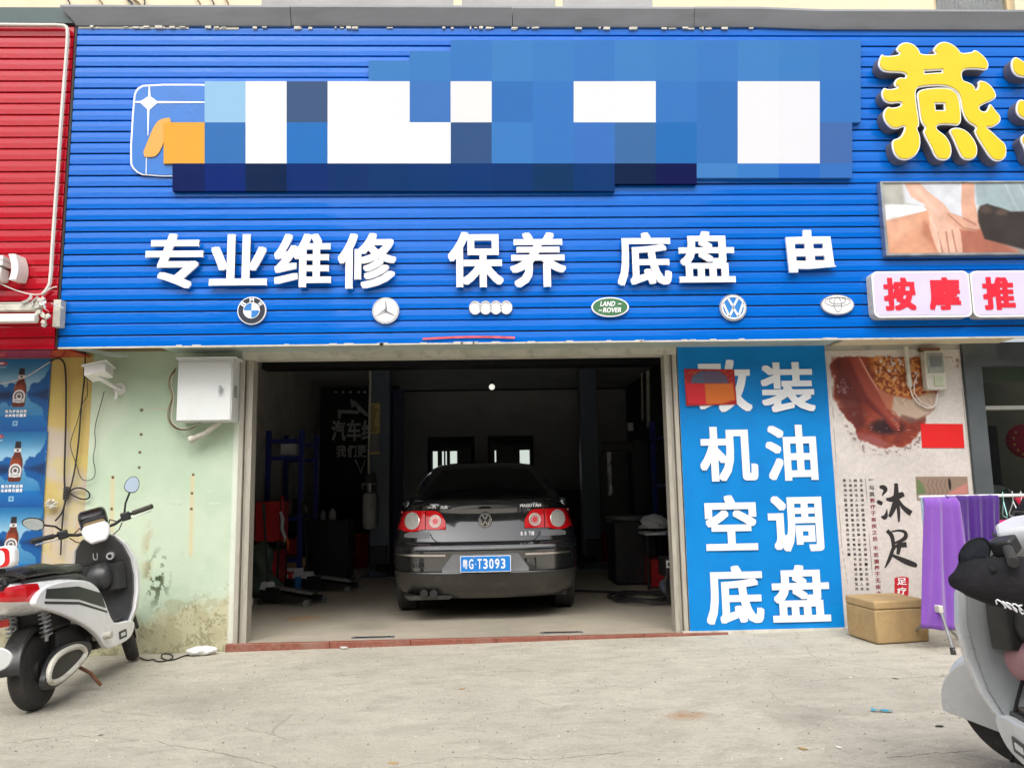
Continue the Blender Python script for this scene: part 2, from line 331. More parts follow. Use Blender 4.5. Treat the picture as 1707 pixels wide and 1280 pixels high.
# ------------------------------------------------------------------ print helper: colours worked out in numpy, held as point colours of a fine sheet
class Canvas:
    def __init__(s, w, h, nx, ny, bgc):
        s.w, s.h, s.nx, s.ny = w, h, nx, ny
        s.X, s.Y = np.meshgrid(np.linspace(0, w, nx), np.linspace(0, h, ny))
        s.a = np.ones((ny, nx, 3))*np.array(bgc, float)
    def blend(s, m, col):
        m = np.clip(m, 0, 1)[..., None]; s.a = s.a*(1-m)+np.asarray(col, float)*m
    def grad(s, c0, c1, y0=None, y1=None):
        y0 = 0 if y0 is None else y0; y1 = s.h if y1 is None else y1
        t = np.clip((s.Y-y0)/(y1-y0), 0, 1)[..., None]; m = ((s.Y >= y0) & (s.Y <= y1))[..., None]
        s.a = np.where(m, np.array(c0, float)*(1-t)+np.array(c1, float)*t, s.a)
    def noise(s, cell, amp, seed=0, ax=1.0):
        r = np.random.default_rng(seed); gw, gh = int(s.w/cell/ax)+3, int(s.h/cell)+3; g = r.random((gh, gw))
        x = s.X/cell/ax; y = s.Y/cell; i = x.astype(int); j = y.astype(int); u = x-i; v = y-j; u = u*u*(3-2*u); v = v*v*(3-2*v)
        return ((g[j, i]*(1-u)+g[j, i+1]*u)*(1-v)+(g[j+1, i]*(1-u)+g[j+1, i+1]*u)*v-.5)*2*amp
    def fbm(s, cell, seed=0, n=4, ax=1.0):
        return sum(s.noise(cell/2**k, .5**k, seed+k, ax) for k in range(n))
    def sdf(s, poly):
        P = np.array(poly, float); d = np.full(s.X.shape, 1e9); ins = np.zeros(s.X.shape, bool)
        for i in range(len(P)):
            a, b = P[i], P[(i+1) % len(P)]; e = b-a; L2 = max((e**2).sum(), 1e-9)
            t = np.clip(((s.X-a[0])*e[0]+(s.Y-a[1])*e[1])/L2, 0, 1)
            d = np.minimum(d, np.hypot(s.X-a[0]-t*e[0], s.Y-a[1]-t*e[1]))
            if a[1] != b[1]:
                c = ((a[1] > s.Y) != (b[1] > s.Y)) & (s.X < (b[0]-a[0])*(s.Y-a[1])/(b[1]-a[1])+a[0]); ins ^= c
        return np.where(ins, -d, d)
    def poly(s, pts, col, soft=2., alpha=1., jit=0, seed=3):
        d = s.sdf(pts)
        if jit: d = d+s.fbm(14, seed)*jit
        s.blend((.5-d/soft)*1.0*alpha if alpha == 1 else np.clip(.5-d/soft, 0, 1)*alpha, col); return d
    def ell(s, cx, cy, rx, ry, col, soft=.15, alpha=1., jit=0, seed=5):
        d = np.hypot((s.X-cx)/rx, (s.Y-cy)/ry)-1
        if jit: d = d+s.fbm(14, seed)*jit
        s.blend(np.clip(.5-d/soft, 0, 1)*alpha, col)
    def line(s, pts, wdt, col, alpha=1.):
        d = np.full(s.X.shape, 1e9)
        for a, b in zip(pts[:-1], pts[1:]):
            a = np.array(a, float); b = np.array(b, float); e = b-a; L2 = max((e**2).sum(), 1e-9); t = np.clip(((s.X-a[0])*e[0]+(s.Y-a[1])*e[1])/L2, 0, 1)
            d = np.minimum(d, np.hypot(s.X-a[0]-t*e[0], s.Y-a[1]-t*e[1]))
        s.blend(np.clip((wdt-d)/max(wdt*.5, 1e-4), 0, 1)*alpha, col)
    def build(s, name, quad, m, parent=None, gain=1.0, **kw):      # quad: world corners TL, TR, BR, BL
        TL, TR, BR, BL = [np.array(q, float) for q in quad]
        u = (s.X/s.w).ravel()[:, None]; v = (s.Y/s.h).ravel()[:, None]
        P = (TL*(1-u)+TR*u)*(1-v)+(BL*(1-u)+BR*u)*v
        me = bpy.data.meshes.new(name); nx, ny = s.nx, s.ny
        i = (np.arange(ny-1)[:, None]*nx+np.arange(nx-1)[None, :]).ravel()
        F = np.stack([i, i+nx, i+nx+1, i+1], 1)
        me.vertices.add(len(P)); me.vertices.foreach_set('co', P.astype(np.float32).ravel())
        me.loops.add(F.size); me.loops.foreach_set('vertex_index', F.astype(np.int32).ravel())
        me.polygons.add(len(F)); me.polygons.foreach_set('loop_start', np.arange(0, F.size, 4, dtype=np.int32)); 
        me.update(calc_edges=True); me.validate()
        ca = me.color_attributes.new('paint', 'FLOAT_COLOR', 'POINT'); c = np.clip(s.a/255, 0, 1); c = np.where(c <= .04045, c/12.92, ((c+.055)/1.055)**2.4)*gain
        ca.data.foreach_set('color', np.concatenate([c.reshape(-1, 3), np.ones((nx*ny, 1))], 1).astype(np.float32).ravel())
        me.materials.append(m)
        o = bpy.data.objects.new(name, me); C.objects.link(o)
        if parent: o.parent = parent
        return tag(o, **kw)
def rect(x0, x1, z0, z1, Y): return [(x0, Y, z1), (x1, Y, z1), (x1, Y, z0), (x0, Y, z0)]

# ------------------------------------------------------------------ lettering
_gc = {}
def glyph(body, off=.0, ext=.02):
    key = (body, off, ext)
    if key in _gc: return _gc[key]
    c = bpy.data.curves.new('lettering', 'FONT'); c.body = body; c.size = 1; c.resolution_u = 3; c.extrude = ext
    o = bpy.data.objects.new('lettering', c); C.objects.link(o); bpy.context.view_layer.update()
    me = bpy.data.meshes.new_from_object(o); bpy.data.objects.remove(o)
    v = np.empty(len(me.vertices)*3, np.float32); me.vertices.foreach_get('co', v); v = v.reshape(-1, 3)
    F = [list(p.vertices) for p in me.polygons]; bpy.data.meshes.remove(me)
    if off:     # a heavier weight: the thin glyph stepped round itself, each step a hair further out
        V, FF, n = [], [], len(v)
        for i, (a, b) in enumerate([(0, 0), (1, 0), (-1, 0), (0, 1), (0, -1), (1, 1), (-1, 1), (1, -1), (-1, -1)]):
            V.append(v+np.array([a*off, b*off*.8, i*.0008], np.float32)); FF += [[q+n*i for q in f] for f in F]
        v, F = np.concatenate(V), FF
    _gc[key] = (v, F)
    return _gc[key]
def curve_mesh(polys, off=0., ext=.01):     # polys closed lists of (x,y); inner ones cut holes
    c = bpy.data.curves.new('shape', 'CURVE'); c.dimensions = '2D'; c.fill_mode = 'BOTH'; c.extrude = ext; c.offset = off
    for pl in polys:
        s = c.splines.new('POLY'); s.points.add(len(pl)-1); s.use_cyclic_u = True
        for p, q in zip(s.points, pl): p.co = (q[0], q[1], 0, 1)
    o = bpy.data.objects.new('shape', c); C.objects.link(o); bpy.context.view_layer.update()
    me = bpy.data.meshes.new_from_object(o); bpy.data.objects.remove(o)
    v = np.empty(len(me.vertices)*3, np.float32); me.vertices.foreach_get('co', v); v = v.reshape(-1, 3)
    r = (v, [list(p.vertices) for p in me.polygons]); bpy.data.meshes.remove(me); return r
def put_text(name, body, x0, x1, z0, z1, Y, m, off=.0, thick=.004, parent=None, shape=None, rot=0, slant=0, xf=None, **kw):
    v, f = shape if shape else glyph(body, off)
    v = v.copy(); mn, mx_ = v.min(0), v.max(0); s = np.maximum(mx_-mn, 1e-6); t = (v-mn)/s
    X = x0+t[:, 0]*(x1-x0)+slant*t[:, 1]; Z = z0+t[:, 1]*(z1-z0); Yv = Y-t[:, 2]*thick
    if rot:
        cx, cz = (x0+x1)/2, (z0+z1)/2; ca, sa = math.cos(rot), math.sin(rot); X, Z = cx+(X-cx)*ca-(Z-cz)*sa, cz+(X-cx)*sa+(Z-cz)*ca
    P = np.stack([X, Yv, Z], 1)
    if xf: P = [xf(p) for p in P]
    me = bpy.data.meshes.new(name); me.from_pydata([tuple(map(float, p)) for p in P], [], f); me.materials.append(m)
    o = bpy.data.objects.new(name, me); C.objects.link(o)
    if parent: o.parent = parent
    return tag(o, **kw)
def pbox(px0, py0, px1, py1, Y):         # a photo box on the plane Y -> x0,x1,z0,z1
    a, b = at((px0+px1)/2, py0, Y), at((px0+px1)/2, py1, Y); c, d = at(px0, (py0+py1)/2, Y), at(px1, (py0+py1)/2, Y)
    return c.x, d.x, b.z, a.z
def chaikin(p, n=2):
    for _ in range(n):
        q = []
        for i in range(len(p)):
            a, b = p[i], p[(i+1) % len(p)]; q += [(a[0]*.75+b[0]*.25, a[1]*.75+b[1]*.25), (a[0]*.25+b[0]*.75, a[1]*.25+b[1]*.75)]
        p = q
    return p

# ================================================================== SETTING
def gz(x): return GZ+.0105*(x+1.9)
gb = MB(); s_ = .0105
gb.v = [(x, y, gz(x)) for y in (-60, D-.02) for x in (-60, 60)]; gb.f = [[0, 1, 3, 2]]
g = gb.build('ground', M['ground'], kind='structure')
XL, XR = at(417, 830, D).x, at(1133, 830, D).x
XB0, XB1 = at(1139, 820, D).x, at(1391, 820, D).x       # tall blue banner
YB = 13.5
ZS = at(760, 586, D).z                                   # soffit
ZCEIL = 2.9
print('XL', XL, 'XR', XR, 'ZS', ZS)
fl = MB(); fl.box(-4.2, 3.2, D+.195, YB+.6, -.25, 0); fl.box(XL-.1, XR+.055, D+.001, D+.194, -.25, 0); fl.build('floor', M['floor'], kind='structure')
MB().box(-4.2, 3.2, D+.2, YB, ZCEIL, ZCEIL+.1).build('ceiling', M['int_dark'], kind='structure')
XI = -2.78
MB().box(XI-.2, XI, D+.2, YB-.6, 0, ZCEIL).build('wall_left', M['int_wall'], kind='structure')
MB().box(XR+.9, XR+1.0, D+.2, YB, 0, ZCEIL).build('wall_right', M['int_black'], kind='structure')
# back wall with two window holes
bx0, bx1 = at(672, 760, YB).x, XR+.9
w1 = (at(712, 0, YB).x, at(792, 0, YB).x); w1 = (at(713, 740, YB).x, at(791, 740, YB).x); w2 = (at(813, 740, YB).x, at(889, 740, YB).x)
wz0, wz1 = 1.15, at(750, 728, YB).z
zt = at(760, 652, YB).z
bw = MB()
bw.box(bx0, w1[0], YB, YB+.12, 0, zt); bw.box(w1[1], w2[0], YB, YB+.12, 0, zt); bw.box(w2[1], bx1, YB, YB+.12, 0, zt)
for a in (w1, w2): bw.box(a[0], a[1], YB, YB+.12, 0, wz0); bw.box(a[0], a[1], YB, YB+.12, wz1, zt)
bw.build('wall_back', M['int_dark'], kind='structure')
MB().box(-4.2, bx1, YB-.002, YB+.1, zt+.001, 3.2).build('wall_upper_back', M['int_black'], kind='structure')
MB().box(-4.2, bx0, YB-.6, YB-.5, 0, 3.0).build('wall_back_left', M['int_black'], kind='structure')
for k, (a, lab) in enumerate(((w1, 'black-framed window in the back wall, left one of two'), (w2, 'black-framed window in the back wall, right one of two'))):
    t = empty('window', ((a[0]+a[1])/2, YB, wz0), label=lab, cat='window', group='windows in the back wall of the garage')
    fr = MB(); hw = (a[1]-a[0])/2; h = wz1-wz0
    for (x0, x1, z0, z1) in ((-hw, -hw+.06, 0, h), (hw-.06, hw, 0, h), (-hw+.06, hw-.06, h-.06, h), (-hw+.06, hw-.06, 0, .06)): fr.box(x0, x1, -.02, .1, z0, z1)
    fr.build('window_frame', M['int_black'], t)
    sl = [(-.32, -.24), (-.16, -.13), (-.1, -.08), (-.02, .1)] if k == 0 else [(-.28, -.255), (.16, .33)]
    pr = [(-.35, .35)]
    z0p, z1p = .06, h-.25
    for (x0, x1) in sl: MB().box(x0, x1, .03, .04, z0p, z1p).build('pane', M['sky_lit'], t)
    xs = [-hw+.06]+[v for p in sl for v in p]+[hw-.06]
    dk = MB()
    for i in range(0, len(xs), 2): dk.box(xs[i], xs[i+1], .035, .045, z0p, z1p)
    dk.box(-hw+.06, hw-.06, .035, .045, z1p, h-.06); dk.build('pane', M['car_glass'], t)

# facade wall: painted plaster sheets on solid walls
ZT = at(760, -60, D).z
walls = MB()
green = empty('shop_wall', (XL, D, 0), label='pale green plastered wall left of the open garage, mould stained along its foot', cat='wall')
xg0, xg1 = at(143, 830, D).x, at(398, 830, D).x
bm_ = MB(); bm_.box(xg0-XL, xg1-XL, .004, .2, gz(xg0)-.25, ZS+.5); bm_.build('masonry', M['int_wall'], green)
def P_(px, py): return at(px, py, D)
cv = Canvas(xg1-xg0, ZS-gz(xg0)+.12, 210, 330, (192, 211, 186))
def gc(px, py): p = P_(px, py); return (p.x-xg0, ZS+.06-p.z)
n1 = cv.fbm(.5, 2, 5); n2 = cv.fbm(.12, 9, 4)
cv.blend(np.clip(n1*.9, 0, .35), (216, 222, 200)); cv.blend(np.clip(-n1*.9, 0, .3), (182, 206, 176))
hgt = cv.h-.06-cv.Y        # height over ground
m = np.clip((.30-hgt+n1*.22)/.10, 0, 1); cv.blend(m*.75, (196, 186, 150))
m = np.clip((.24-hgt+n2*.22+n1*.12)/.06, 0, 1)*np.clip(.5+n2*1.6, 0, 1); cv.blend(m*.35, (160, 152, 116))
m = np.clip((.36-hgt+n1*.3)/.2, 0, 1)*np.clip((cv.fbm(.014, 31, 3)+cv.fbm(.09, 37, 3)*.8-.25)*3, 0, 1); cv.blend(m*.38, (104, 98, 64))
bx, by = gc(262, 965); d = np.hypot((cv.X-bx)/.10, (cv.Y-by)/.22); cv.blend(np.clip(1.2-d, 0, 1)*np.clip((cv.fbm(.035, 41, 3)-.18)*7, 0, 1), (70, 82, 56))
bx, by = gc(245, 925); d = np.hypot((cv.X-bx)/.05, (cv.Y-by)/.3); cv.blend(np.clip(1.2-d, 0, 1)*np.clip((n2+.1)*2, 0, .5), (170, 150, 110))
for (x, y0, y1, wd) in ((188, 796, 960, .022), (321, 792, 925, .020)):
    a, b = gc(x, y0), gc(x-3, y1); cv.line([a, b], wd, (222, 198, 146), .55)
    t_ = np.clip((cv.Y-a[1])/(b[1]-a[1]), 0, 1)
for (x, y) in ((188, 795), (186, 848), (322, 791), (320, 822), (319, 848), (236, 684), (235, 724), (233, 754), (232, 779)):
    a = gc(x, y); cv.ell(a[0], a[1], .013, .012, (70, 56, 40), .5, 1, .3)
a = gc(236, 683); cv.ell(a[0], a[1], .022, .018, (90, 84, 60), .8, .8, .6); cv.line([gc(242, 682), gc(288, 682)], .006, (222, 196, 176), .7)
a = gc(405, 1000); m = np.clip((cv.X-(cv.w-.06))/.01, 0, 1)*.8; cv.blend(m, (226, 230, 220))
for k in range(16):
    x, y = rng.random()*cv.w, rng.random()*cv.h; cv.line([(x, y), (x+rng.normal()*.07, y+rng.normal()*.03)], .004, (165, 185, 160) if k % 2 else (226, 230, 214), .5)
o = cv.build('painted_plaster', [(xg0-XL, 0, ZS+.06), (xg1-XL, 0, ZS+.06), (xg1-XL, 0, gz(xg0)-.06), (xg0-XL, 0, gz(xg0)-.06)], M['plaster'], green, gain=.86)
# yellow neighbour wall
yw = empty('neighbour_wall', (xg0, D, 0), label='faded yellow plaster wall behind the beer posters at far left', cat='wall')
MB().box(-1.6, 0, .004, .2, -.2, ZS+.5).build('masonry', M['int_wall'], yw)
cv = Canvas(1.6, ZS+.12+.1, 150, 260, (210, 184, 112))
n1 = cv.fbm(.4, 12, 5); n2 = cv.fbm(.1, 19, 4); hgt = cv.h-.1-cv.Y
m = np.clip((1.75-hgt+n1*.5)/.3, 0, 1)*np.clip(.55+n1*1.2, 0, 1); cv.blend(m, (204, 190, 172)); cv.blend(np.clip(n2, 0, .5)*.8, (214, 200, 108))
cv.blend(np.clip((.62-hgt+n2*.3)/.2, 0, 1)*.7, (150, 146, 122)); cv.blend(np.clip((.45-hgt+n2*.4)/.1, 0, 1)*np.clip(n2*3, 0, 1)*.4, (110, 106, 82))
for k in range(9):
    x, y = .9+rng.random()*.7, rng.random()*cv.h; cv.line([(x, y), (x+rng.normal()*.04, y+.1+rng.random()*.2)], .008, (196, 150, 96), .4)
cv.build('painted_plaster', [(-1.6, 0, ZS+.06), (0, 0, ZS+.06), (0, 0, -.16), (-1.6, 0, -.16)], M['plaster'], yw, gain=.8)
# right-hand wall behind the banners, lintel, upper storey
rw = empty('right_wall', (XR+.06, D, 0), label='wall carrying the blue banner and the foot bath poster', cat='wall')
XW = at(1612, 700, D).x
MB().box(0, XW-XR-.06, .004, .2, -.2, ZS+.5).build('masonry', M['int_wall'], rw)
MB().box(-.09, XW-XR-.06, -.03, .003, -.1, .012).build('skirting', M['old_white'], rw)
lintel = MB().box(XL-.1, XR+.06, .004+D, D+.2, ZS-.02, ZT).build('lintel', M['int_dark'], kind='structure')
# storey above
upper = empty('upper_storey', (0, D, ZS+1.2), label='cream rendered upper storey above the grey sheet coping', cat='building')
wins = [(436, 756), (770, 926), (938, 1088), (1557, 1692)]
zb = at(760, 70, D).z; z2 = zb+1.3
xs = [-6.5]
for a, b in wins: xs += [at(a, 10, D).x, at(b, 10, D).x]
xs.append(7)
for i in range(0, len(xs), 2): MB().box(xs[i], xs[i+1], 0, .2, zb-ZS-1.2, z2-ZS-1.2).build('wall_panel', M['cream'], upper)
MB().box(-6.5, 7, .0, .2, z2-ZS-1.2+.001, z2-ZS-.6).build('wall_panel', M['cream'], upper)
for i, lab in enumerate(('grey curtained window nearest the hanging cables', 'grey curtained window, middle of the row of three', 'grey curtained window at the right end of the row of three', 'grey curtained window above the massage shop sign')):
    x0, x1 = xs[2*i+1], xs[2*i+2]; zz0, zz1 = zb-ZS-1.2, z2-ZS-1.2
    wf = MB()
    for (a, b, c, d_) in ((x0, x0+.045, zz0, zz1), (x1-.045, x1, zz0, zz1), (x0+.045, x1-.045, zz0, zz0+.03)): wf.box(a, b, .04, .1, c, d_)
    wo = wf.build('window', M['tan_frame'], upper, label=lab)
    MB().box(x0+.045, x1-.045, .065, .07, zz0+.03, zz1).build('pane', mat('upper window glass', (.8, .82, .82), .05, var=0, trans=.9), wo)
    rows = []; n = 90
    for z in (zz0+.03, zz1): rows.append([(x0+.05+(x1-x0-.1)*j/n, .115+.016*math.sin(j*.9+3*math.sin(j*.13+i))+.01*math.sin(j*.31), z) for j in range(n+1)])
    MB().grid(rows).build('curtain', M['curtain'], wo, smooth=180)

# ------------------------------------------------------------------ coping
p0, p1 = at(128, 36, FY-.02), at(1760, 45, FY-.02)
cz0 = (p0.z+p1.z)/2
cop = empty('coping', (0, FY, cz0), label='grey sheet metal coping along the top of the blue sign', cat='coping')
X0, X1 = at(128, 36, FY).x, 5.5
prof = [(-.03, .0), (-.075, .105), (-.07, .125), (.45, .14), (.45, -.02), (-.02, -.02)]
for i, (a, b) in enumerate(((X0, -1.55), (-1.545, .25), (.255, 1.75), (1.755, 5.5))):
    cb = MB(); dz = [.0, .003, -.003, 0][i]
    rings = [[(x, y, z+dz+(-.02 if x > 2.6 else 0)) for (y, z) in prof] for x in np.linspace(a, b, 8)]
    if i == 0: rings[0] = [(a-(.1 if z > .09 and y < .1 else 0), y, z) for (y, z) in prof]
    cb.loft(rings).build('sheet', M['coping'], cop)
fb = MB()
for k in range(60):      # flaking sealant under the coping
    x = X0+rng.random()*5.6; wd = .01+rng.random()*.05; fb.box(x, x+wd, -.012-rng.random()*.01, 0, -.045+rng.random()*.012, -.028+rng.random()*.008)
fb.box(X0+.02, X0+.9, -.008, 0, -.04, -.022); fb.box(X0+1.1, X0+1.3, -.008, 0, -.045, -.025)
fb.build('flaking_sealant', M['old_white'], cop, kind='stuff')
MB().box(-6, X0-.005, FY-.02, FY+.4, cz0-.0, cz0+.135).build('coping', M['teal_dark'], label='dark teal flashing above the red cladding at far left', cat='coping')
# ------------------------------------------------------------------ cladding boards
def cladding(x0, x1, ztop, zbot, n, m, root, groove=.016):
    P = (ztop-zbot)/n
    prof = [(groove, 0), (.0, .0), (-.0015, P*.4), (0, P-.019), (.004, P-.0125), (groove, P-.0105), (groove, P)]
    mb = MB(); N = 24; rings = []
    for i in range(N+1):
        x = x0+(x1-x0)*i/N; rings.append([(x, y, z) for (y, z) in prof])
    mb.loft(rings, True)
    me = mb.mesh('board', m)
    for k in range(n):
        inst(me, 'board', (0, rng.normal()*.0006, zbot+P*k-root.location.z), root)
zt_b, zb_b = at(760, 40, FY).z, at(760, 571, FY).z
XF0 = at(114, 305, FY).x
fas = empty('sign_fascia', (0, FY, zb_b), label='blue ribbed metal cladding over the garage and massage shop fronts', cat='shop sign')
cladding(XF0, 5.5, zt_b-.005, zb_b, 29, M['blue_clad'], fas)
MB().box(XF0-.001, 5.5, .016, .05, 0, zt_b-zb_b).build('backing', M['black_gap'], fas)
MB().box(XF0-.02, XF0-.003, -.004, .42, -.004, zt_b-zb_b-.0).build('edge_trim', M['black_gap'], fas)
MB().box(XF0, 5.5, -.004, .012, -.014, -.002).build('bottom_trim', M['old_white'], fas)
red = empty('red_fascia', (XF0, FY, zb_b), label='red ribbed metal cladding of the shop at far left', cat='shop sign')
xr = XF0-.03
cladding(-3.2, -.03, zt_b-.02, at(60, 582, FY).z, 28, M['red_clad'], red, .014)
MB().box(-3.2, -.03, .015, .05, at(60, 582, FY).z-zb_b, zt_b-zb_b-.02).build('backing', M['red_clad'], red)
for k in range(5): MB().box(-3.2, .05, .02+k*.075, .085+k*.075, at(60, 582, FY).z-zb_b+.0, at(60, 582, FY).z-zb_b+.012).build('soffit_board', M['red_clad'], red)
# soffit under the blue sign
sf = empty('soffit', (XF0, FY, ZS), label='peeling sage soffit boards under the blue sign', cat='soffit')
xbrk = at(290, 590, D).x-XF0
for (a, b, m) in ((xbrk, 2.3, 'soffit'), (2.305, at(1375, 570, D).x-XF0, 'soffit'), (at(1385, 570, D).x-XF0, 7.6, 'cream')):
    MB().box(a, b, .02, .43, .012, .03).build('board', M[m], sf)
MB().box(0, xbrk-.01, .25, .42, .03, .05).build('batten', M['wood_old'], sf)
mb = MB(); mb.prism([(0.02, .0), (.18, .0), (.48, -.06), (.40, -.07)], .1, .12); mb.build('loose_strip', M['soffit'], sf)
mb = MB(); mb.prism([(xbrk-.1, .02), (xbrk+.4, .02), (xbrk+.38, -.004), (xbrk+.02, .0)], .012, .02); mb.build('loose_strip', M['soffit'], sf)
zf = MB()
for k in range(24):
    x = xbrk+rng.random()*5.5; zf.box(x, x+.02+rng.random()*.06, -.006, .0, -.02, -.004+rng.random()*.004)
zf.build('flaking_paint', M['old_white'], sf, kind='stuff')
# red-white tape under the fascia
tp = MB(); a, b = at(705, 563, FY), at(858, 566, FY)
tp.grid([[(a.x+(b.x-a.x)*t, FY-.012, a.z-.004+.012*math.sin(t*3)+(0 if j else -.016)) for t in np.linspace(0, 1, 14)] for j in (0, 1)])
tp.build('torn_tape', mat('torn red strip', (.7, .1, .1), .4, var=.5, scale=14), label='torn red and white strip on the bottom edge of the blue sign', cat='tape')

# ------------------------------------------------------------------ door frame, threshold
df = empty('door_frame', (XL, D, 0), label='grimy beige metal track frame round the open garage', cat='door frame')
zi = at(760, 596, D).z
for s, X in ((-1, XL), (1, XR-.08)):
    for k, (a, b, y) in enumerate(((0, .035, 0), (.04, .06, .02), (.066, .10, -.012))):
        x0, x1 = (X-XL+s*a, X-XL+s*b); MB().box(min(x0, x1), max(x0, x1), y-.005, .12, -.05 if s < 0 else -.01, zi).build('track', M['frame_metal'], df)
MB().box(-.1, XR-XL+.02, -.02, .12, zi+.001, ZS+.012).build('head_rail', M['old_white'], df)
th = empty('threshold', (XL, D, 0), label='red granite threshold strip across the garage entrance', cat='threshold')
xe = at(1212, 1065, D).x
xs_ = [at(378, 1083, D).x, -1.25, -.62, .05, .62, 1.22, xe]
for a, b in zip(xs_[:-1], xs_[1:]):
    MB().box(a-XL+.002, b-XL-.002, -.05+rng.normal()*.002, -.001, gz(a)-.03, .002+rng.normal()*.001).build('tile', M['granite'], th, bevel=.004)
for k, (px, py) in enumerate(((622, 1062), (936, 1054))):
    p = gnd(px, py, .002); mb = MB(); mb.box(-.17, .17, -.035, .035, 0, .004)
    t = mb.build('floor_plate', M['grey_metal'], label=('left' if k == 0 else 'right')+' metal latch plate let into the garage floor behind the threshold', cat='floor plate', group='latch plates in the garage floor'); t.location = (p.x, p.y, .001)
    MB().box(-.14, .14, -.016, .016, .004, .006).build('slot', M['dark_metal'], t)

# ================================================================== SIGN LETTERS
WL = M['white_letter']
LY = FY-.03
for ch, b, lab in (('专', (244, 391, 340, 482), 'white acrylic letter, the first and leftmost of the big row'), ('业', (351, 392, 447, 477), 'white acrylic letter with two tall uprights and a flat base'), ('维', (458, 391, 553, 480), 'white acrylic letter above the empty gap left of the three-pointed star emblem'),
        ('修', (564, 390, 661, 482), 'white acrylic letter with three slanting strokes, above the three-pointed star emblem'), ('保', (747, 388, 839, 480), 'white acrylic letter, the left one of the pair above the four rings emblem'), ('养', (850, 389, 943, 480), 'white acrylic letter, the right one of the pair above the four rings emblem'),
        ('底', (1028, 389, 1118, 477), 'white acrylic letter above the green oval emblem'), ('盘', (1130, 387, 1223, 472), 'white acrylic letter with a barred base just left of the round blue emblem')):
    x0, x1, z0, z1 = pbox(*b, LY)
    put_text('sign_letter', ch, x0, x1, z0, z1, LY, WL, off=.027, thick=.022, label=lab, cat='sign letter', group='white acrylic letters on the blue sign')
    lx0, lx1 = x0, x1
zc = [(130, 305), (247, 302), (247, 258), (300, 258), (300, 302), (425, 302), (438, 490), (452, 500), (270, 514), (196, 512), (196, 536), (140, 536)]
hol = [[(186, 348), (252, 348), (252, 382), (186, 382)], [(308, 348), (374, 348), (374, 381), (308, 381)], [(190, 430), (256, 430), (258, 462), (190, 460)], [(312, 428), (378, 428), (380, 459), (313, 458)]]
f_ = lambda pl, o=(1277, 320): [(o[0]+x/3.97, -(o[1]+y/3.97)) for x, y in pl]
x0, x1, z0, z1 = pbox(1277+130/3.97, 320+258/3.97, 1277+452/3.97, 320+536/3.97, LY)
put_text('sign_letter', '', x0, x1, z0, z1, LY, WL, thick=.022, shape=curve_mesh([f_(zc)]+[f_(h) for h in hol], 0, .02), label='white acrylic letter with four square holes and a broken lower leg, last of the row', cat='sign letter', group='white acrylic letters on the blue sign')
# yellow channel letter with white rim
main = [(775, 400), (795, 366), (812, 385), (925, 372), (885, 340), (920, 300), (965, 288), (1015, 305), (1045, 345), (1050, 372), (1160, 370), (1130, 345), (1165, 300), (1215, 283), (1265, 300), (1305, 335), (1315, 365), (1400, 355), (1410, 336), (1465, 375), (1497, 430), (1480, 480), (1425, 468), (1310, 470), (1308, 545), (1350, 555), (1385, 580), (1390, 610), (1412, 580), (1410, 543), (1465, 550), (1505, 590), (1524, 640), (1510, 670), (1400, 712), (1405, 742), (1435, 750), (1455, 735), (1475, 688), (1505, 740), (1538, 780), (1530, 820), (1470, 855), (1430, 850), (1470, 880), (1510, 925), (1552, 960), (1548, 1030), (1520, 1065), (1475, 1072), (1440, 1050), (1415, 1010), (1345, 875), (1375, 852), (1310, 815), (1283, 740), (1280, 640), (1250, 605), (1190, 577), (1050, 582), (992, 600), (992, 700), (1002, 840), (978, 855), (998, 900), (992, 980), (950, 1040), (890, 1064), (840, 1052), (812, 1010), (808, 930), (860, 920), (892, 880), (905, 838), (850, 864), (800, 850), (766, 790), (775, 740), (805, 713), (830, 725), (892, 710), (892, 685), (820, 697), (780, 677), (766, 630), (790, 586), (812, 605), (888, 590), (855, 578), (865, 540), (900, 522), (940, 530), (938, 490), (800, 492), (762, 450)]
mh = [(1065, 482), (1180, 475), (1180, 490), (1065, 497)]
mid = [(1000, 625), (1040, 598), (1190, 588), (1240, 605), (1278, 645), (1278, 810), (1250, 842), (1215, 833), (1120, 833), (1103, 860), (1160, 900), (1192, 960), (1192, 1020), (1165, 1062), (1110, 1062), (1080, 1040), (1060, 980), (1013, 880), (1040, 850), (1008, 820), (1003, 680)]
mih = [(1115, 697), (1172, 697), (1172, 738), (1115, 738)]
leg = [(1183, 865), (1240, 849), (1300, 868), (1342, 920), (1364, 980), (1352, 1040), (1310, 1064), (1256, 1055), (1233, 1000), (1208, 920)]
g_ = lambda pl, o=(1277, 0): [(o[0]+x/3.97, -(o[1]+y/3.97)) for x, y in pl]
def yellow(root, polys, bb, k=2, cat=None):
    Yy = FY-.10
    X = pbox(*bb, Yy)
    for nm, off, y, th, m in (('letter_side', 0, FY-.006, .088, 'sign_side'), ('rim', 0, Yy+.004, .012, 'white_letter'), ('face', -2.2, Yy-.009, .006, 'yellow_sign')):
        shp = curve_mesh([chaikin(p, k) if len(p) > 5 else p for p in polys], 0, .02)
        if off: shp = curve_mesh([chaikin(p, k) if len(p) > 5 else p for p in polys], off, .02)
        v, f = shp; base = curve_mesh([chaikin(p, k) if len(p) > 5 else p for p in polys], 0, .02)[0]
        mn, mx_ = base.min(0), base.max(0)
        a, b = v.min(0), v.max(0); sx, sz = (X[1]-X[0])/(mx_[0]-mn[0]), (X[3]-X[2])/(mx_[1]-mn[1])
        put_text(nm, '', X[0]+(a[0]-mn[0])*sx, X[1]+(b[0]-mx_[0])*sx, X[2]+(a[1]-mn[1])*sz, X[3]+(b[1]-mx_[1])*sz, y, M[m], thick=th, parent=root, shape=shp)
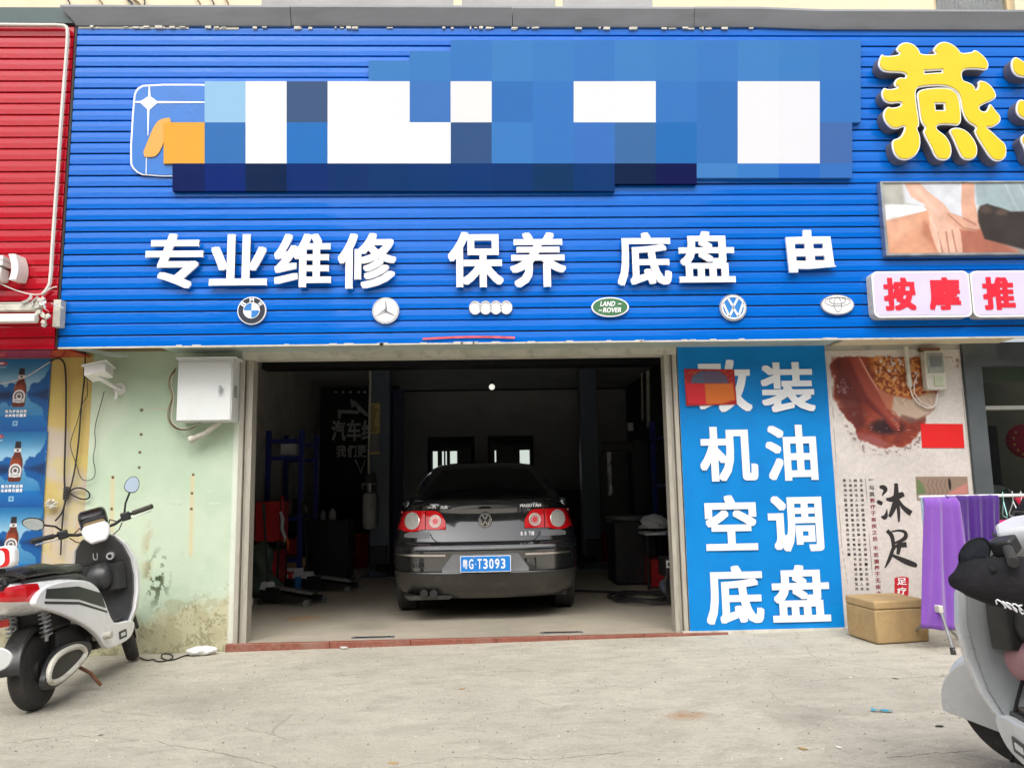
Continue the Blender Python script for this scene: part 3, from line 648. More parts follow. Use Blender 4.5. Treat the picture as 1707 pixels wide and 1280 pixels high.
ye = empty('channel_letter', (0, 0, 0), label='big yellow channel letter with a white rim, whole, above the massage picture', cat='sign letter', group='yellow channel letters')
yellow(ye, [g_(main), g_(mh), g_(mid), g_(mih), g_(leg)], (1277+762/3.97, 283/3.97, 1277+1552/3.97, 1072/3.97))
ye = empty('channel_letter', (0, 0, 0), label='big yellow channel letter with a white rim, cut by the right edge of the photo', cat='sign letter', group='yellow channel letters')
drops = [[(1650, 440), (1680, 385), (1740, 420), (1790, 470), (1800, 520), (1730, 530), (1665, 510)], [(1650, 730), (1680, 660), (1740, 690), (1790, 740), (1795, 800), (1720, 805), (1665, 780)], [(1655, 920), (1700, 880), (1760, 900), (1830, 860), (1800, 960), (1740, 1060), (1690, 1050), (1680, 980)],
         [(1850, 420), (2350, 420), (2360, 520), (2160, 530), (2150, 1000), (2050, 1060), (2040, 530), (1850, 520)], [(1860, 640), (1960, 620), (1980, 860), (1880, 960), (1840, 900)], [(2230, 620), (2330, 640), (2370, 900), (2290, 960), (2230, 820)]]
yellow(ye, [g_(p) for p in drops], (1277+1650/3.97, 385/3.97, 1277+2370/3.97, 1062/3.97))

# ------------------------------------------------------------------ logo plate and the shop name, hidden under pixelation blocks
lg = empty('logo_plate', (0, 0, 0), label='rounded square logo with a white star and an amber swoosh', cat='logo')
def rrect(x0, y0, x1, y1, r, n=6):
    pts = []
    for cx, cy, a0 in ((x1-r, y0+r, -90), (x1-r, y1-r, 0), (x0+r, y1-r, 90), (x0+r, y0+r, 180)):
        for i in range(n+1): a = R(a0+90*i/n); pts.append((cx+r*math.cos(a), cy+r*math.sin(a)))
    return pts
def plate(nm, poly, y, th, m, parent, o=None, sm=0, **kw):       # poly in photo px, laid on the sign plane
    p = chaikin(poly, sm) if sm else poly
    pts = []
    for (a, b) in p: q = at(a, b, y); pts.append((q.x, q.z))
    return MB().prism(pts, y-th, y).build(nm, M[m], parent, **kw)
ox = lambda pl: [(x/3.97, y/3.97) for x, y in pl]
outer = ox([(885, 640), (905, 590), (960, 560), (1440, 560), (1490, 590), (1520, 640), (1520, 1100), (1480, 1150), (1400, 1172), (960, 1170), (890, 1135), (858, 1075)])
inner = ox([(893, 645), (912, 598), (963, 569), (1437, 569), (1482, 597), (1510, 645), (1510, 1096), (1473, 1141), (1397, 1162), (962, 1160), (898, 1128), (868, 1072)])
plate('rim', outer, FY-.010, .008, 'white_letter', lg, sm=1); plate('panel', inner, FY-.0185, .003, 'logo_blue', lg, sm=1)
plate('star', ox([(985, 569), (993, 569), (997, 640), (1040, 672), (1450, 676), (1450, 682), (1040, 686), (990, 730), (982, 900), (978, 900), (975, 725), (930, 684), (890, 682), (890, 674), (935, 670), (982, 640)]), FY-.022, .003, 'white_letter', lg)
plate('star_tail', ox([(967, 1045), (972, 1045), (970, 1160), (965, 1160)]), FY-.022, .003, 'white_letter', lg)
plate('swoosh', ox([(938, 1038), (985, 920), (1020, 835), (1060, 790), (1143, 778), (1100, 880), (1080, 960), (1050, 1020), (1015, 1044)]), FY-.0255, .004, 'amber', lg, sm=1)
# added tiles: the pixelation hiding the shop name, built as flat squares
sb = empty('pixel_blocks', (0, 0, 0), label='board of flat white, blue and amber square blocks across the blue sign', cat='shop sign')
c_ = {}
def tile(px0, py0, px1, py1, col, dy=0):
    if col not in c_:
        c_[col] = mat('pixel block tile', tuple((.72 if min(col) > 200 else .64)*c for c in srgb(*col)), .6, var=.015, spec=.08)
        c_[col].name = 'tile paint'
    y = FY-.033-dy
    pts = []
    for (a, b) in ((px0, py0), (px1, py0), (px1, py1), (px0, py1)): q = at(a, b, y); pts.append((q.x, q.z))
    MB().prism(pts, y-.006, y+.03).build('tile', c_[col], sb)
G = 68.3
B1, B2, B3 = (62, 128, 208), (58, 122, 200), (66, 134, 212)
row1 = {5: (164, 212, 250), 6: (250, 250, 252), 7: (70, 96, 138), 8: (248, 249, 252), 9: (240, 241, 248), 10: (72, 128, 205), 11: (240, 240, 242), 12: B2, 13: B1, 14: (240, 241, 247), 15: (246, 250, 253), 16: B1, 17: B2, 18: (238, 239, 245), 19: (236, 237, 244), 20: B1}
row2 = {4: (255, 186, 76), 5: (62, 124, 198), 6: (248, 252, 252), 7: (46, 122, 205), 8: (248, 252, 250), 9: (250, 250, 253), 10: (246, 253, 253), 11: (56, 90, 142), 12: B3, 13: B1, 14: (66, 124, 208), 15: (66, 116, 176), 16: (42, 118, 198), 17: B2, 18: (238, 239, 245), 19: (236, 237, 244), 20: (74, 116, 186)}
row3 = {4: (8, 32, 96), 5: (0, 40, 122), 6: (0, 36, 80), 7: (0, 46, 118), 8: (0, 50, 112), 9: (0, 54, 114), 10: (0, 56, 118), 11: (0, 56, 122), 12: (0, 54, 120), 13: (0, 54, 104), 14: (0, 56, 120), 15: (0, 30, 74), 16: (2, 16, 84), 17: (72, 138, 212), 18: (62, 132, 214), 19: (44, 116, 214), 20: (60, 122, 206)}
rnd = lambda c: c
for i, c in row1.items(): tile(max(i*G, 0), 2*G, (i+1)*G, 3*G, c)
for i, c in row2.items(): tile(max(i*G, 273), 3*G, (i+1)*G if i < 20 else 1420, 4*G, c)
for i, c in row3.items(): tile(max(i*G, 288), 4*G, (i+1)*G if i < 20 else 1420, 4*G+(46 if i < 15 else 34 if i < 17 else 24), c, .0)
for i in range(9, 21): tile(i*G, G+(34 if i == 9 else 18 if i == 10 else 0), (i+1)*G, 2*G, ((70, 138, 210), (66, 134, 208), (64, 130, 208))[i % 3])  # pale blue row: the sky's glare on the sign, put into the tile colour

# ------------------------------------------------------------------ emblems
def emblem(px, py, rx, ry, lab):
    p = at(px, py, FY-.02); s = (FY-.02)/FPX*1.04
    e = empty('car_emblem', (p.x, FY-.006, p.z), label=lab, cat='emblem', group='car emblems in a row on the blue sign')
    return e, rx*s, ry*s
def disc(root, nm, rx, ry, y, th, m, cx=0, cz=0, k=40, a0=0, a1=360):
    pts = [(cx+rx*math.cos(R(a0+(a1-a0)*i/k)), cz+ry*math.sin(R(a0+(a1-a0)*i/k))) for i in range(k+(0 if a1-a0 == 360 else 1))]
    if a1-a0 != 360: pts = [(cx, cz)]+pts
    return MB().prism(pts, -y-th, -y).build(nm, M[m], root)
def ringm(root, nm, rx, ry, wd, y, th, m, cx=0, cz=0, k=40, a0=0, a1=360):
    mb = MB(); rings = []
    for i in range(k+1):
        a = R(a0+(a1-a0)*i/k); c, s = math.cos(a), math.sin(a)
        rings.append([(cx+rx*c, -y, cz+ry*s), (cx+(rx-wd)*c, -y, cz+(ry-wd)*s), (cx+(rx-wd)*c, -y-th, cz+(ry-wd)*s), (cx+rx*c, -y-th, cz+ry*s)])
    return mb.loft(rings, True).build(nm, M[m], root)
def arc_text(root, s, r, a0, a1, size, y, m):
    for i, ch in enumerate(s):
        a = R(a0+(a1-a0)*i/(len(s)-1)); cx, cz = r*math.cos(a), r*math.sin(a)
        put_text('lettering', ch, cx-size*.42, cx+size*.42, cz-size*.5, cz+size*.5, -y, M[m], off=.02, thick=.002, parent=root, rot=a-math.pi/2)
e, r, _ = emblem(420, 518, 23, 23, 'round emblem with a black ring and blue and white quarters, leftmost of the row')
disc(e, 'rim', r, r, 0, .02, 'white_letter'); disc(e, 'ring', r*.93, r*.93, .021, .002, 'navy'); disc(e, 'field', r*.58, r*.58, .024, .002, 'white_letter')
for a in (90, 270): disc(e, 'quarter', r*.53, r*.53, .027, .001, 'badge_blue', a0=a, a1=a+90, k=12)
arc_text(e, 'BMW', r*.75, 142, 38, r*.36, .024, 'white_letter')
e, r, _ = emblem(643, 518, 22, 22, 'round silver emblem with a three-pointed star')
disc(e, 'disc', r, r, 0, .018, 'silver'); disc(e, 'field', r*.86, r*.86, .019, .002, 'white_letter')
for a in (90, 210, 330):
    c, s = math.cos(R(a)), math.sin(R(a)); q = .11*r
    MB().prism([(c*r*.86, s*r*.86), (-s*q, c*q), (0, 0), ], -.026, -.0212).build('star_arm', M['silver'], e); MB().prism([(c*r*.86, s*r*.86), (0, 0), (s*q, -c*q)], -.026, -.0212).build('star_arm', M['sign_side'], e)
e, _, _ = emblem(818, 513, 1, 1, 'silver emblem of four linked rings'); k_ = (FY-.02)/FPX*1.04
for i in range(4):
    cx = (-25.5+17*i)*k_; disc(e, 'ring_back', 10*k_, 11.5*k_, 0, .012, 'white_letter', cx); ringm(e, 'ring', 10.2*k_, 11.8*k_, 1.6*k_, .0125, .004, 'sign_side', cx); ringm(e, 'ring', 9.6*k_, 11*k_, 1.2*k_, .017, .002, 'white_letter', cx)
e, rx, ry = emblem(1017, 512, 31, 16.5, 'green oval emblem with white lettering')
disc(e, 'rim', rx, ry, 0, .018, 'white_letter'); disc(e, 'field', rx*.92, ry*.87, .019, .002, 'badge_green')
for s, zz, xx in (('LAND', .32, -.12), ('ROVER', -.32, .12)):
    wd = .17*rx*len(s)*.62; put_text('lettering', s, xx*rx-wd, xx*rx+wd*.86, zz*ry-ry*.25, zz*ry+ry*.25, -.0215, WL, off=.03, thick=.002, parent=e, slant=.008)
put_text('lettering', '-', rx*.42, rx*.6, ry*.24, ry*.34, -.0215, WL, thick=.002, parent=e); put_text('lettering', '-', -rx*.62, -rx*.45, -ry*.4, -ry*.3, -.0215, WL, thick=.002, parent=e)
def vw(e, r, y, ms, mb_, wd=.12):
    ringm(e, 'ring', r*.93, r*.93, r*wd, y, .003, ms)
    def bar(p, q, w_):
        d = Vector((q[0]-p[0], q[1]-p[1])); n = Vector((-d.y, d.x)).normalized()*w_/2*r; P = Vector(p)*r; Q = Vector(q)*r
        MB().prism([tuple(P+n), tuple(Q+n), tuple(Q-n), tuple(P-n)], -y-.003, -y).build('bar', M[ms], e)
    for s in (-1, 1):
        bar((s*.40, .76), (s*.0, .06), .16); bar((s*.78, .36), (s*.36, -.72), .16); bar((s*.36, -.72), (0, -.06), .16)
e, r, _ = emblem(1222, 513, 22.5, 22.5, 'round blue and silver emblem with two letters inside a ring')
disc(e, 'rim', r, r, 0, .018, 'silver'); disc(e, 'field', r*.88, r*.88, .019, .002, 'badge_blue'); vw(e, r*.95, .0215, 'white_letter', 0)
e, rx, ry = emblem(1396, 508, 28, 17, 'silver oval emblem of crossed ellipses, rightmost of the row')
disc(e, 'disc', rx, ry, 0, .016, 'silver'); disc(e, 'field', rx*.93, ry*.9, .017, .001, 'white_letter')
ringm(e, 'ellipse', rx*.78, ry*.46, .003, .0185, .003, 'sign_side', 0, ry*.30); ringm(e, 'ellipse', rx*.24, ry*.74, .003, .0185, .003, 'sign_side', 0, 0); ringm(e, 'ellipse', rx*.5, ry*.36, .003, .0185, .003, 'sign_side', 0, ry*.40)

# ------------------------------------------------------------------ pink light boxes
for k, (b, chs, lab) in enumerate((((1455, 452, 1618, 529), '按摩', 'pale light box with red letters, left one under the massage picture'), ((1620, 451, 1783, 528), '推拿', 'pale light box with red letters, cut by the right edge of the photo'))):
    Yp = FY-.09; x0, x1, z0, z1 = pbox(*b, Yp)
    lb = empty('light_box', ((x0+x1)/2, FY, (z0+z1)/2), label=lab, cat='light box', group='pale light boxes with red letters')
    hw, hh = (x1-x0)/2, (z1-z0)/2
    MB().prism(rrect(-hw, -hh, hw, hh, .05), -.085, -.003).build('case', M['old_white'], lb)
    MB().prism(rrect(-hw, -hh, hw, hh, .05), -.09, -.0855).build('rim', M['white_letter'], lb)
    MB().prism(rrect(-hw+.012, -hh+.018, hw-.012, hh-.012, .045), -.093, -.0905).build('face', M['pink_panel'], lb)
    for i, ch in enumerate(chs):
        cx = (-.5+i)*hw*.92; sz = hh*.72
        put_text('lettering', ch, cx-sz*.95, cx+sz*.95, -sz*.98, sz*1.0, -.094, M['red_print'], off=.045, thick=.002, parent=lb)
# ------------------------------------------------------------------ massage picture
x0, x1, z0, z1 = pbox(1472, 302, 1800, 425, FY-.06)
mp_ = empty('picture_board', (x0, FY, z0), label='framed picture of hands massaging a back beside dark stones', cat='picture')
W_, H_ = x1-x0, z1-z0
MB().box(0, W_, -.05, -.004, 0, H_).build('case', M['grey_metal'], mp_)
for q in ((0, W_, 0, .018), (0, .022, .018, H_-.012), (0, W_, H_-.012, H_)): MB().box(q[0], q[1], -.062, -.051, q[2], q[3]).build('frame', M['grey_metal'], mp_)
# traced in zoom units, origin at picture top-left (zoomed 800,-80 of the region)
cv = Canvas(1260, 480, 330, 150, (150, 150, 145))
sx = lambda pl: [(x-800, y+85) for x, y in pl]
cv.grad((186, 186, 176), (176, 176, 170), 0, 200)
cv.poly(sx([(930, -90), (1500, -90), (1420, 40), (1400, 130), (1300, 150), (1100, 90), (935, 50)]), (222, 224, 232), 20)
cv.poly(sx([(1400, -90), (2060, -90), (2060, 130), (1560, 120), (1400, 60)]), (160, 178, 184), 26)
for (x, y) in ((1600, -60), (1690, -40)): cv.line(sx([(x, -80), (x+70, 110)]), 12, (196, 208, 214), .4)
cv.poly(sx([(800, 60), (935, 62), (1040, 75), (1090, 100), (960, 135), (800, 175)]), (238, 240, 244), 10)
cv.poly(sx([(800, 175), (960, 135), (1090, 100), (1210, 110), (1420, 230), (1440, 300), (1640, 380), (1640, 405), (800, 405)]), (222, 160, 128), 14)
cv.poly(sx([(1240, 240), (1420, 230), (1520, 300), (1640, 390), (1640, 405), (1260, 405)]), (168, 96, 78), 40, .8); cv.poly(sx([(1040, 150), (1100, 220), (1110, 380), (1030, 260)]), (168, 100, 76), 34, .6)
cv.poly(sx([(800, 175), (960, 140), (1060, 160), (960, 260), (820, 330)]), (236, 184, 156), 60, .6)
cv.poly(sx([(940, -90), (1040, -90), (1090, -30), (1190, 60), (1260, 180), (1280, 260), (1280, 400), (1250, 402), (1225, 390), (1205, 402), (1180, 402), (1165, 385), (1140, 402), (1115, 370), (1080, 220), (1085, 140), (1060, 60), (980, 10)]), (230, 184, 162), 8)
for a, b in (((1130, 250), (1150, 390)), ((1185, 250), (1192, 395)), ((1225, 240), (1240, 390))): cv.line(sx([a, b]), 7, (150, 92, 74), .6)
cv.line(sx([(1090, 150), (1135, 280), (1130, 380)]), 12, (246, 212, 196), .5); cv.line(sx([(1010, -60), (1090, 60), (1150, 130)]), 22, (240, 204, 186), .5)
cv.poly(sx([(1320, -90), (1400, -90), (1390, 40), (1400, 140), (1410, 220), (1385, 245), (1300, 235), (1200, 190), (1190, 110), (1300, 150), (1300, 60)]), (224, 172, 148), 8)
cv.line(sx([(1310, 160), (1380, 200), (1330, 170)]), 10, (160, 96, 78), .5); cv.line(sx([(1210, 130), (1300, 225), (1390, 240)]), 6, (140, 80, 64), .5)
cv.poly(sx([(1405, 110), (1425, 75), (1470, 60), (1510, 75), (1560, 90), (1620, 115), (2060, 110), (2060, 360), (1700, 380), (1500, 320), (1430, 300), (1400, 180)]), (52, 42, 38), 14)
cv.ell(1460-800, 100+85, 38, 26, (110, 88, 76), .8, .5); cv.ell(1560-800, 120+85, 40, 22, (120, 96, 84), .8, .5)
cv.a *= (1+.05*cv.fbm(60, 5, 4))[..., None]
cv.build('picture', rect(.022, W_, .018, H_-.012, -.0515), M['paint'], mp_, gain=.78)

# ================================================================== TALL BLUE BANNER
bn = empty('blue_banner', (XB0, D, 0), label='tall blue vinyl banner with white lettering right of the garage', cat='banner')
bz0, bz1 = at(1280, 1054, D).z, ZS+.02
BY = D-.012
rows = []
for z in np.linspace(bz0, bz1, 26):
    rows.append([(XB0+(XB1-XB0)*t-XB0, -.012-.004*math.sin(t*7+z*3)*(1 if 0 < t < 1 else 0)-.002*math.sin(z*9+t*3), z+(.012*math.sin(t*11)+.01*math.sin(t*5+1) if z == bz0 else 0)) for t in np.linspace(0, 1, 18)])
MB().grid(rows).build('vinyl', M['banner_blue'], bn, smooth=180)
MB().box(0, XB1-XB0, -.004, .003, bz0+.03, bz1-.01).build('board', M['old_white'], bn)
for ch, b in (('改', (1163, 600, 1252, 687)), ('装', (1268, 604, 1357, 687)), ('机', (1166, 711, 1262, 802)), ('油', (1276, 708, 1361, 801)), ('空', (1175, 825, 1261, 917)), ('调', (1280, 826, 1371, 919)), ('底', (1176, 942, 1272, 1040)), ('盘', (1286, 941, 1382, 1036))):
    x0, x1, z0, z1 = pbox(*b, BY); o = put_text('lettering', ch, x0, x1, z0, z1, BY-.0075, M['banner_white'], off=.029, thick=.0012); o.parent = bn; o.matrix_parent_inverse = Matrix.Translation(-Vector((XB0, D, 0)))
# red notice taped on the banner, its middle blocked out in flat colours
x0, x1, z0, z1 = pbox(1142, 614, 1226, 676, BY-.02)
cv = Canvas(84, 62, 84, 62, (176, 22, 30))
for k in range(60):
    x, y = rng.random()*84, rng.random()*26; cv.ell(x, y, 1.2, 1.2, (214, 150, 60), .6, .5)
cv.poly([(10, 24), (14, 12), (30, 3), (58, 3), (70, 12), (74, 26)], (98, 84, 112), 3); cv.poly([(10, 24), (14, 12), (30, 3), (34, 25)], (86, 96, 122), 3)
cv.poly([(0, 24), (33, 25), (33, 60), (4, 58)], (222, 34, 50), 2); cv.poly([(33, 25), (80, 25), (82, 54), (60, 60), (33, 60)], (226, 116, 40), 2)
nb = cv.build('red_notice', [(x0, BY-.013, z1), (x1, BY-.013, z1-.01), (x1+.005, BY-.016, z0+.008), (x0+.002, BY-.018, z0)], M['paint'], gain=.8, label='small red and orange notice taped over the top left letter of the blue banner', cat='notice')
# torn vinyl foot
tf = MB(); xa, xb = at(1290, 1058, D).x, at(1408, 1058, D).x

# ================================================================== FOOT BATH POSTER
px0, px1 = at(1376, 700, D).x+.0, at(1609, 700, D).x
PW = px1-px0
pz1, pz0 = at(1490, 584, D).z, at(1420, 1053, D).z
PH = pz1-pz0; PX, PY_ = PW, PH
cv = Canvas(PW, PH, 250, int(250*PH/PW), (212, 204, 198))
PO = D-.006
def pp(x, y, o=(1277, 580)): q = at(o[0]+x/3.97, o[1]+y/3.97, PO); return (q.x-px0, pz1-q.z)
pl = lambda pts: [pp(x, y) for x, y in pts]
cv.a *= (1+.035*cv.fbm(.25, 3, 5)+.03*cv.fbm(.02, 33, 3))[..., None]
u = .0025
d = cv.sdf(pl([(432, 66), (1010, 66), (1060, 130), (1130, 300), (1110, 400), (1050, 480), (1010, 600), (900, 650), (800, 655), (690, 640), (620, 590), (560, 500), (500, 420), (460, 340)]))+cv.fbm(.07, 51, 5)*.02
cv.blend(np.clip(.5-d/.02, 0, 1), (150, 62, 40))
ms = np.clip(.5-d/.02, 0, 1)
def clipd(fn):
    a0 = cv.a.copy(); fn(); cv.a = a0*(1-ms[..., None])+cv.a*ms[..., None]
def paint_foot():
    n1 = cv.fbm(.06, 61, 4); n2 = cv.fbm(.02, 65, 3)
    cv.blend(np.clip(.5+n1*.6, 0, 1)*.6, (104, 34, 26))
    cv.poly(pl([(660, 40), (1040, 40), (1090, 200), (960, 350), (840, 340), (730, 260)]), (186, 104, 52), .05)
    cv.blend(np.clip(n2*2.2, 0, .75)*(cv.X > pp(700, 0)[0])*(cv.Y < pp(0, 330)[1]), (232, 164, 92))
    cv.blend(np.clip(-n2*2.2, 0, .7)*(cv.X > pp(660, 0)[0])*(cv.Y < pp(0, 330)[1]), (120, 52, 26))
    for (x, y, n, sp) in ((850, 120, 46, 60), (520, 260, 30, 36), (960, 220, 10, 30)):
        for k in range(n):
            a = pp(x+rng.normal()*sp, y+rng.normal()*sp*.8); r_ = .005+.008*rng.random(); cv.ell(a[0], a[1], r_, r_*1.2, (232, 226, 228), .5, .4+.5*rng.random())
    for k in range(5): cv.line(pl([(470+rng.random()*20, 345+k*12), (600, 352+k*9)]), .003, (226, 190, 176), .6)
    cv.poly(pl([(440, 60), (560, 60), (640, 350), (660, 520), (600, 560), (470, 330)]), (74, 20, 20), .06, .6)
    cv.ell(*pp(800, 520), .17, .075, (44, 20, 26), .5, .95, .25)
    for k in range(60):
        a = pp(620+rng.random()*380, 470+rng.random()*150); cv.line([a, (a[0]+.015+.02*rng.random(), a[1]+.004*rng.normal())], .0014, (150, 96, 104) if k % 3 else (214, 190, 196), .5)
    for k in range(40):
        a = pp(620+rng.random()*380, 470+rng.random()*150); cv.line([a, (a[0]+.02, a[1]+.004)], .002, (26, 10, 16), .6)
    cv.poly(pl([(590, 560), (700, 575), (830, 640), (760, 665), (640, 630)]), (150, 84, 84), .03, .8)
    # leg and foot: dark far edge, red mid tone, bright ridge
    leg_ = [(470, 40), (615, 40), (690, 190), (745, 285), (800, 385), (860, 445), (888, 500), (886, 545), (862, 556), (830, 535), (770, 460), (690, 400), (620, 330), (540, 190)]
    cv.poly(pl(leg_), (112, 36, 30), .010); cv.poly(pl([(540, 40), (615, 40), (690, 190), (760, 300), (870, 440), (888, 520), (850, 520), (760, 420), (670, 320), (590, 160)]), (164, 74, 58), .03, .9)
    cv.line(pl([(602, 40), (680, 185), (745, 285), (810, 385), (868, 450)]), .011, (226, 150, 124), .6); cv.line(pl([(608, 40), (684, 180), (742, 275)]), .005, (248, 206, 184), .7)
    for k, (x, y) in enumerate(((838, 470), (852, 486), (864, 504), (872, 522), (876, 540))): a = pp(x, y); cv.ell(a[0], a[1], .012, .007, (206, 128, 108), .4, .8); cv.line([(a[0]-.008, a[1]+.006), (a[0]+.012, a[1]+.008)], .0018, (60, 18, 18), .8)
    # hand and rolled sleeve
    cv.poly(pl([(735, 255), (800, 300), (850, 318), (880, 380), (850, 420), (800, 396), (760, 330)]), (188, 112, 84), .014)
    cv.poly(pl([(845, 316), (960, 340), (1010, 320), (1110, 290), (1160, 330), (1120, 420), (1060, 455), (980, 482), (900, 470), (830, 430)]), (196, 172, 152), .02)
    for k in range(9): a = pp(850+k*30, 330+rng.random()*20); cv.line([a, (a[0]+.02*rng.normal(), a[1]+.05)], .006, (150, 122, 104) if k % 2 else (226, 208, 192), .5)
    cv.poly(pl([(900, 440), (1000, 470), (1090, 430), (1060, 470), (960, 500), (880, 470)]), (120, 78, 64), .02, .8)
    cv.line(pl([(790, 395), (850, 425), (880, 470)]), .010, (176, 100, 78), .8); cv.line(pl([(800, 410), (850, 445)]), .003, (70, 24, 22), .7)
clipd(paint_foot)
m = cv.fbm(.02, 91, 3); dd = cv.sdf(pl([(500, 430), (1040, 490), (1000, 640), (860, 700), (660, 680), (560, 560)]))
cv.blend(np.clip((m-.18)*8, 0, 1)*np.clip(1-np.abs(dd-.0)/.035, 0, 1)*.8, (110, 84, 82))
# thin frame, lower panel, bottom picture
cv.line(pl([(432, 120), (436, 66), (1000, 66)]), .0022, (110, 40, 36), .9); cv.line(pl([(1160, 62), (1230, 62), (1236, 90)]), .002, (110, 40, 36)); 
cv.line(pl([(1290, 120), (1300, 300), (1362, 960)]), .0018, (120, 104, 100), .8); cv.line(pl([(430, 120), (450, 560), (500, 1300), (540, 1560)]), .0018, (120, 104, 100), .8)
cv.line(pl([(657, 862), (706, 1560)]), .0016, (80, 70, 66), .8)
cv.poly(pl([(988, 850), (1332, 850), (1345, 1010), (998, 1010)]), (150, 128, 112), .004)
cv.ell(*pp(1215, 900), .012, .05, (36, 28, 28), .3); 
for k in range(5): cv.line(pl([(1080+28*k, 870), (1068+28*k, 910), (1090+28*k, 950), (1070+28*k, 985)]), .003, (90, 72, 64), .9)
cv.poly(pl([(995, 860), (1040, 900), (1060, 960), (998, 970)]), (106, 124, 84), .01); cv.poly(pl([(1180, 975), (1330, 890), (1335, 965)]), (196, 130, 120), .01)
cv.poly(pl([(850, 1520), (900, 1510), (945, 1518), (942, 1640), (850, 1640)]), (196, 24, 44), .003)
fp = empty('foot_poster', (px0, D, 0), label='tall pale poster with a foot bath picture and vertical black lettering', cat='poster')
cv.build('printed_sheet', [(0, -.006, pz1), (PW, -.006, pz1), (PW, -.006, pz0), (0, -.006, pz0)], M['paint'], fp, gain=.84)
MB().box(-.006, PW+.004, -.0045, .003, pz0, pz1+.004).build('backing', M['old_white'], fp)
def on_poster(x, y, o=(1277, 580)): q = at(o[0]+x/3.97, o[1]+y/3.97, PO); return q.x-px0, q.z
def ptext(ch, xa, ya, xb, yb, m, off=0, slant=0, rot=0, o=(1277, 760)):
    a, b = on_poster((xa+xb)/2, ya, o), on_poster((xa+xb)/2, yb, o); c, d_ = on_poster(xa, (ya+yb)/2, o), on_poster(xb, (ya+yb)/2, o)
    put_text('lettering', ch, c[0], d_[0], b[1], a[1], -.0068, M[m], off=off, thick=.0008, parent=fp, slant=slant, rot=rot)
# brush characters drawn as tapering strokes
def stroke(pts, y=-.0068):
    mb = MB(); L_, R_ = [], []
    P = [Vector((*on_poster(p[0], p[1], (1277, 760)), 0)) for p in pts]; W = [p[2]/3.97*PO/FPX for p in pts]
    Q = []; 
    for i in range(len(P)):
        t = (P[min(i+1, len(P)-1)]-P[max(i-1, 0)]).normalized(); n = Vector((-t.y, t.x, 0)); L_.append(P[i]+n*W[i]/2); R_.append(P[i]-n*W[i]/2)
    return [(p.x, p.y) for p in L_]+[(p.x, p.y) for p in R_[::-1]]
def brush(strokes):
    for i, st in enumerate(strokes):
        # smooth the centreline first
        for _ in range(2):
            q = [st[0]]
            for a, b in zip(st[:-1], st[1:]): q += [tuple(a[k]*.75+b[k]*.25 for k in range(3)), tuple(a[k]*.25+b[k]*.75 for k in range(3))]
            st = q+[st[-1]]
        mb = MB(); poly = stroke(st); n = len(poly)//2; v = [(x, -.0068-.0002*i, z) for x, z in poly]; mb.av(v)
        mb.f = [[j, j+1, 2*n-2-j, 2*n-1-j] for j in range(n-1)]; mb.build('brush_stroke', M['ink'], fp)
brush([[(750, 205, 16), (775, 205, 34), (795, 220, 30), (775, 250, 14), (768, 265, 4)], [(735, 298, 20), (752, 308, 30), (770, 316, 24)], [(762, 400, 10), (782, 408, 34), (795, 395, 26), (800, 350, 4)],
       [(795, 285, 18), (830, 290, 36), (880, 262, 42), (912, 250, 30)], [(860, 180, 24), (862, 230, 32), (858, 290, 40), (845, 350, 30), (822, 405, 8)], [(852, 290, 22), (835, 350, 22), (812, 400, 12)],
       [(868, 300, 22), (878, 370, 24), (878, 435, 12)], [(870, 285, 18), (905, 340, 28), (945, 370, 40), (960, 380, 34)]])
brush([[(800, 492, 26), (830, 520, 30), (840, 560, 26), (845, 620, 24)], [(830, 500, 10), (880, 490, 14), (925, 502, 24), (925, 540, 30), (890, 562, 22), (850, 575, 14)], [(845, 600, 14), (890, 588, 34), (930, 585, 36)],
       [(884, 560, 22), (880, 600, 30), (872, 650, 22)], [(840, 610, 22), (825, 660, 26), (805, 705, 20), (785, 740, 6)], [(835, 655, 18), (870, 672, 26), (930, 700, 40), (990, 722, 34), (1000, 724, 14)]])
red_line = '〔与其救疗于有疾之后不若摄养于无疾之先'
y = 150
for i, ch in enumerate(red_line):
    t = i/(len(red_line)-1); yy = 152+t*760+(22 if i > 9 else 0); xx = 695+(yy-150)/740*50
    if yy < 900: ptext(ch, xx-17, yy, xx+17, yy+(30 if i else 8), 'ink_red' if i > 2 else 'ink', off=.02)
bodytxt = '足疗是运用中医原理集检查治疗保健为一体的无创伤自然疗法人体五脏六腑在脚上都有相应投影脚是人体之根经常按摩足部能促进血液循环调节脏腑功能'
cols = [(628, 152, 40, 1.0), (592, 152, 36, .98), (556, 152, 20, .7), (520, 152, 24, .76)]
k = 0
for (x0c, y0c, n, _) in ((628, 152, 23, 0), (590, 152, 23, 0), (556, 152, 23, 0), (518, 152, 16, 0)):
    for i in range(n):
        yy = y0c+i*32.6; xx = x0c+(yy-150)*.062
        ptext(bodytxt[k % len(bodytxt)], xx-10, yy, xx+10, yy+19, 'ink', off=.015); k += 1
ptext('足', 866, 806, 930, 852, 'white_letter', off=.02); ptext('疗', 866, 868, 930, 915, 'white_letter', off=.02)
ptext('养', 1255, 68, 1275, 98, 'ink_red', o=(1277, 580)); ptext('生', 1255, 108, 1275, 130, 'ink_red', o=(1277, 580)); 
# plain red paper
a, b = at(1533, 707, D), at(1607, 746, D)
MB().box(a.x, b.x, D-.0105, D-.0085, b.z, a.z, rot=(R(1), 'Y')).build('red_paper', M['red_paper'], label='blank bright red paper pasted on the foot bath poster', cat='paper')
cv_paper = None
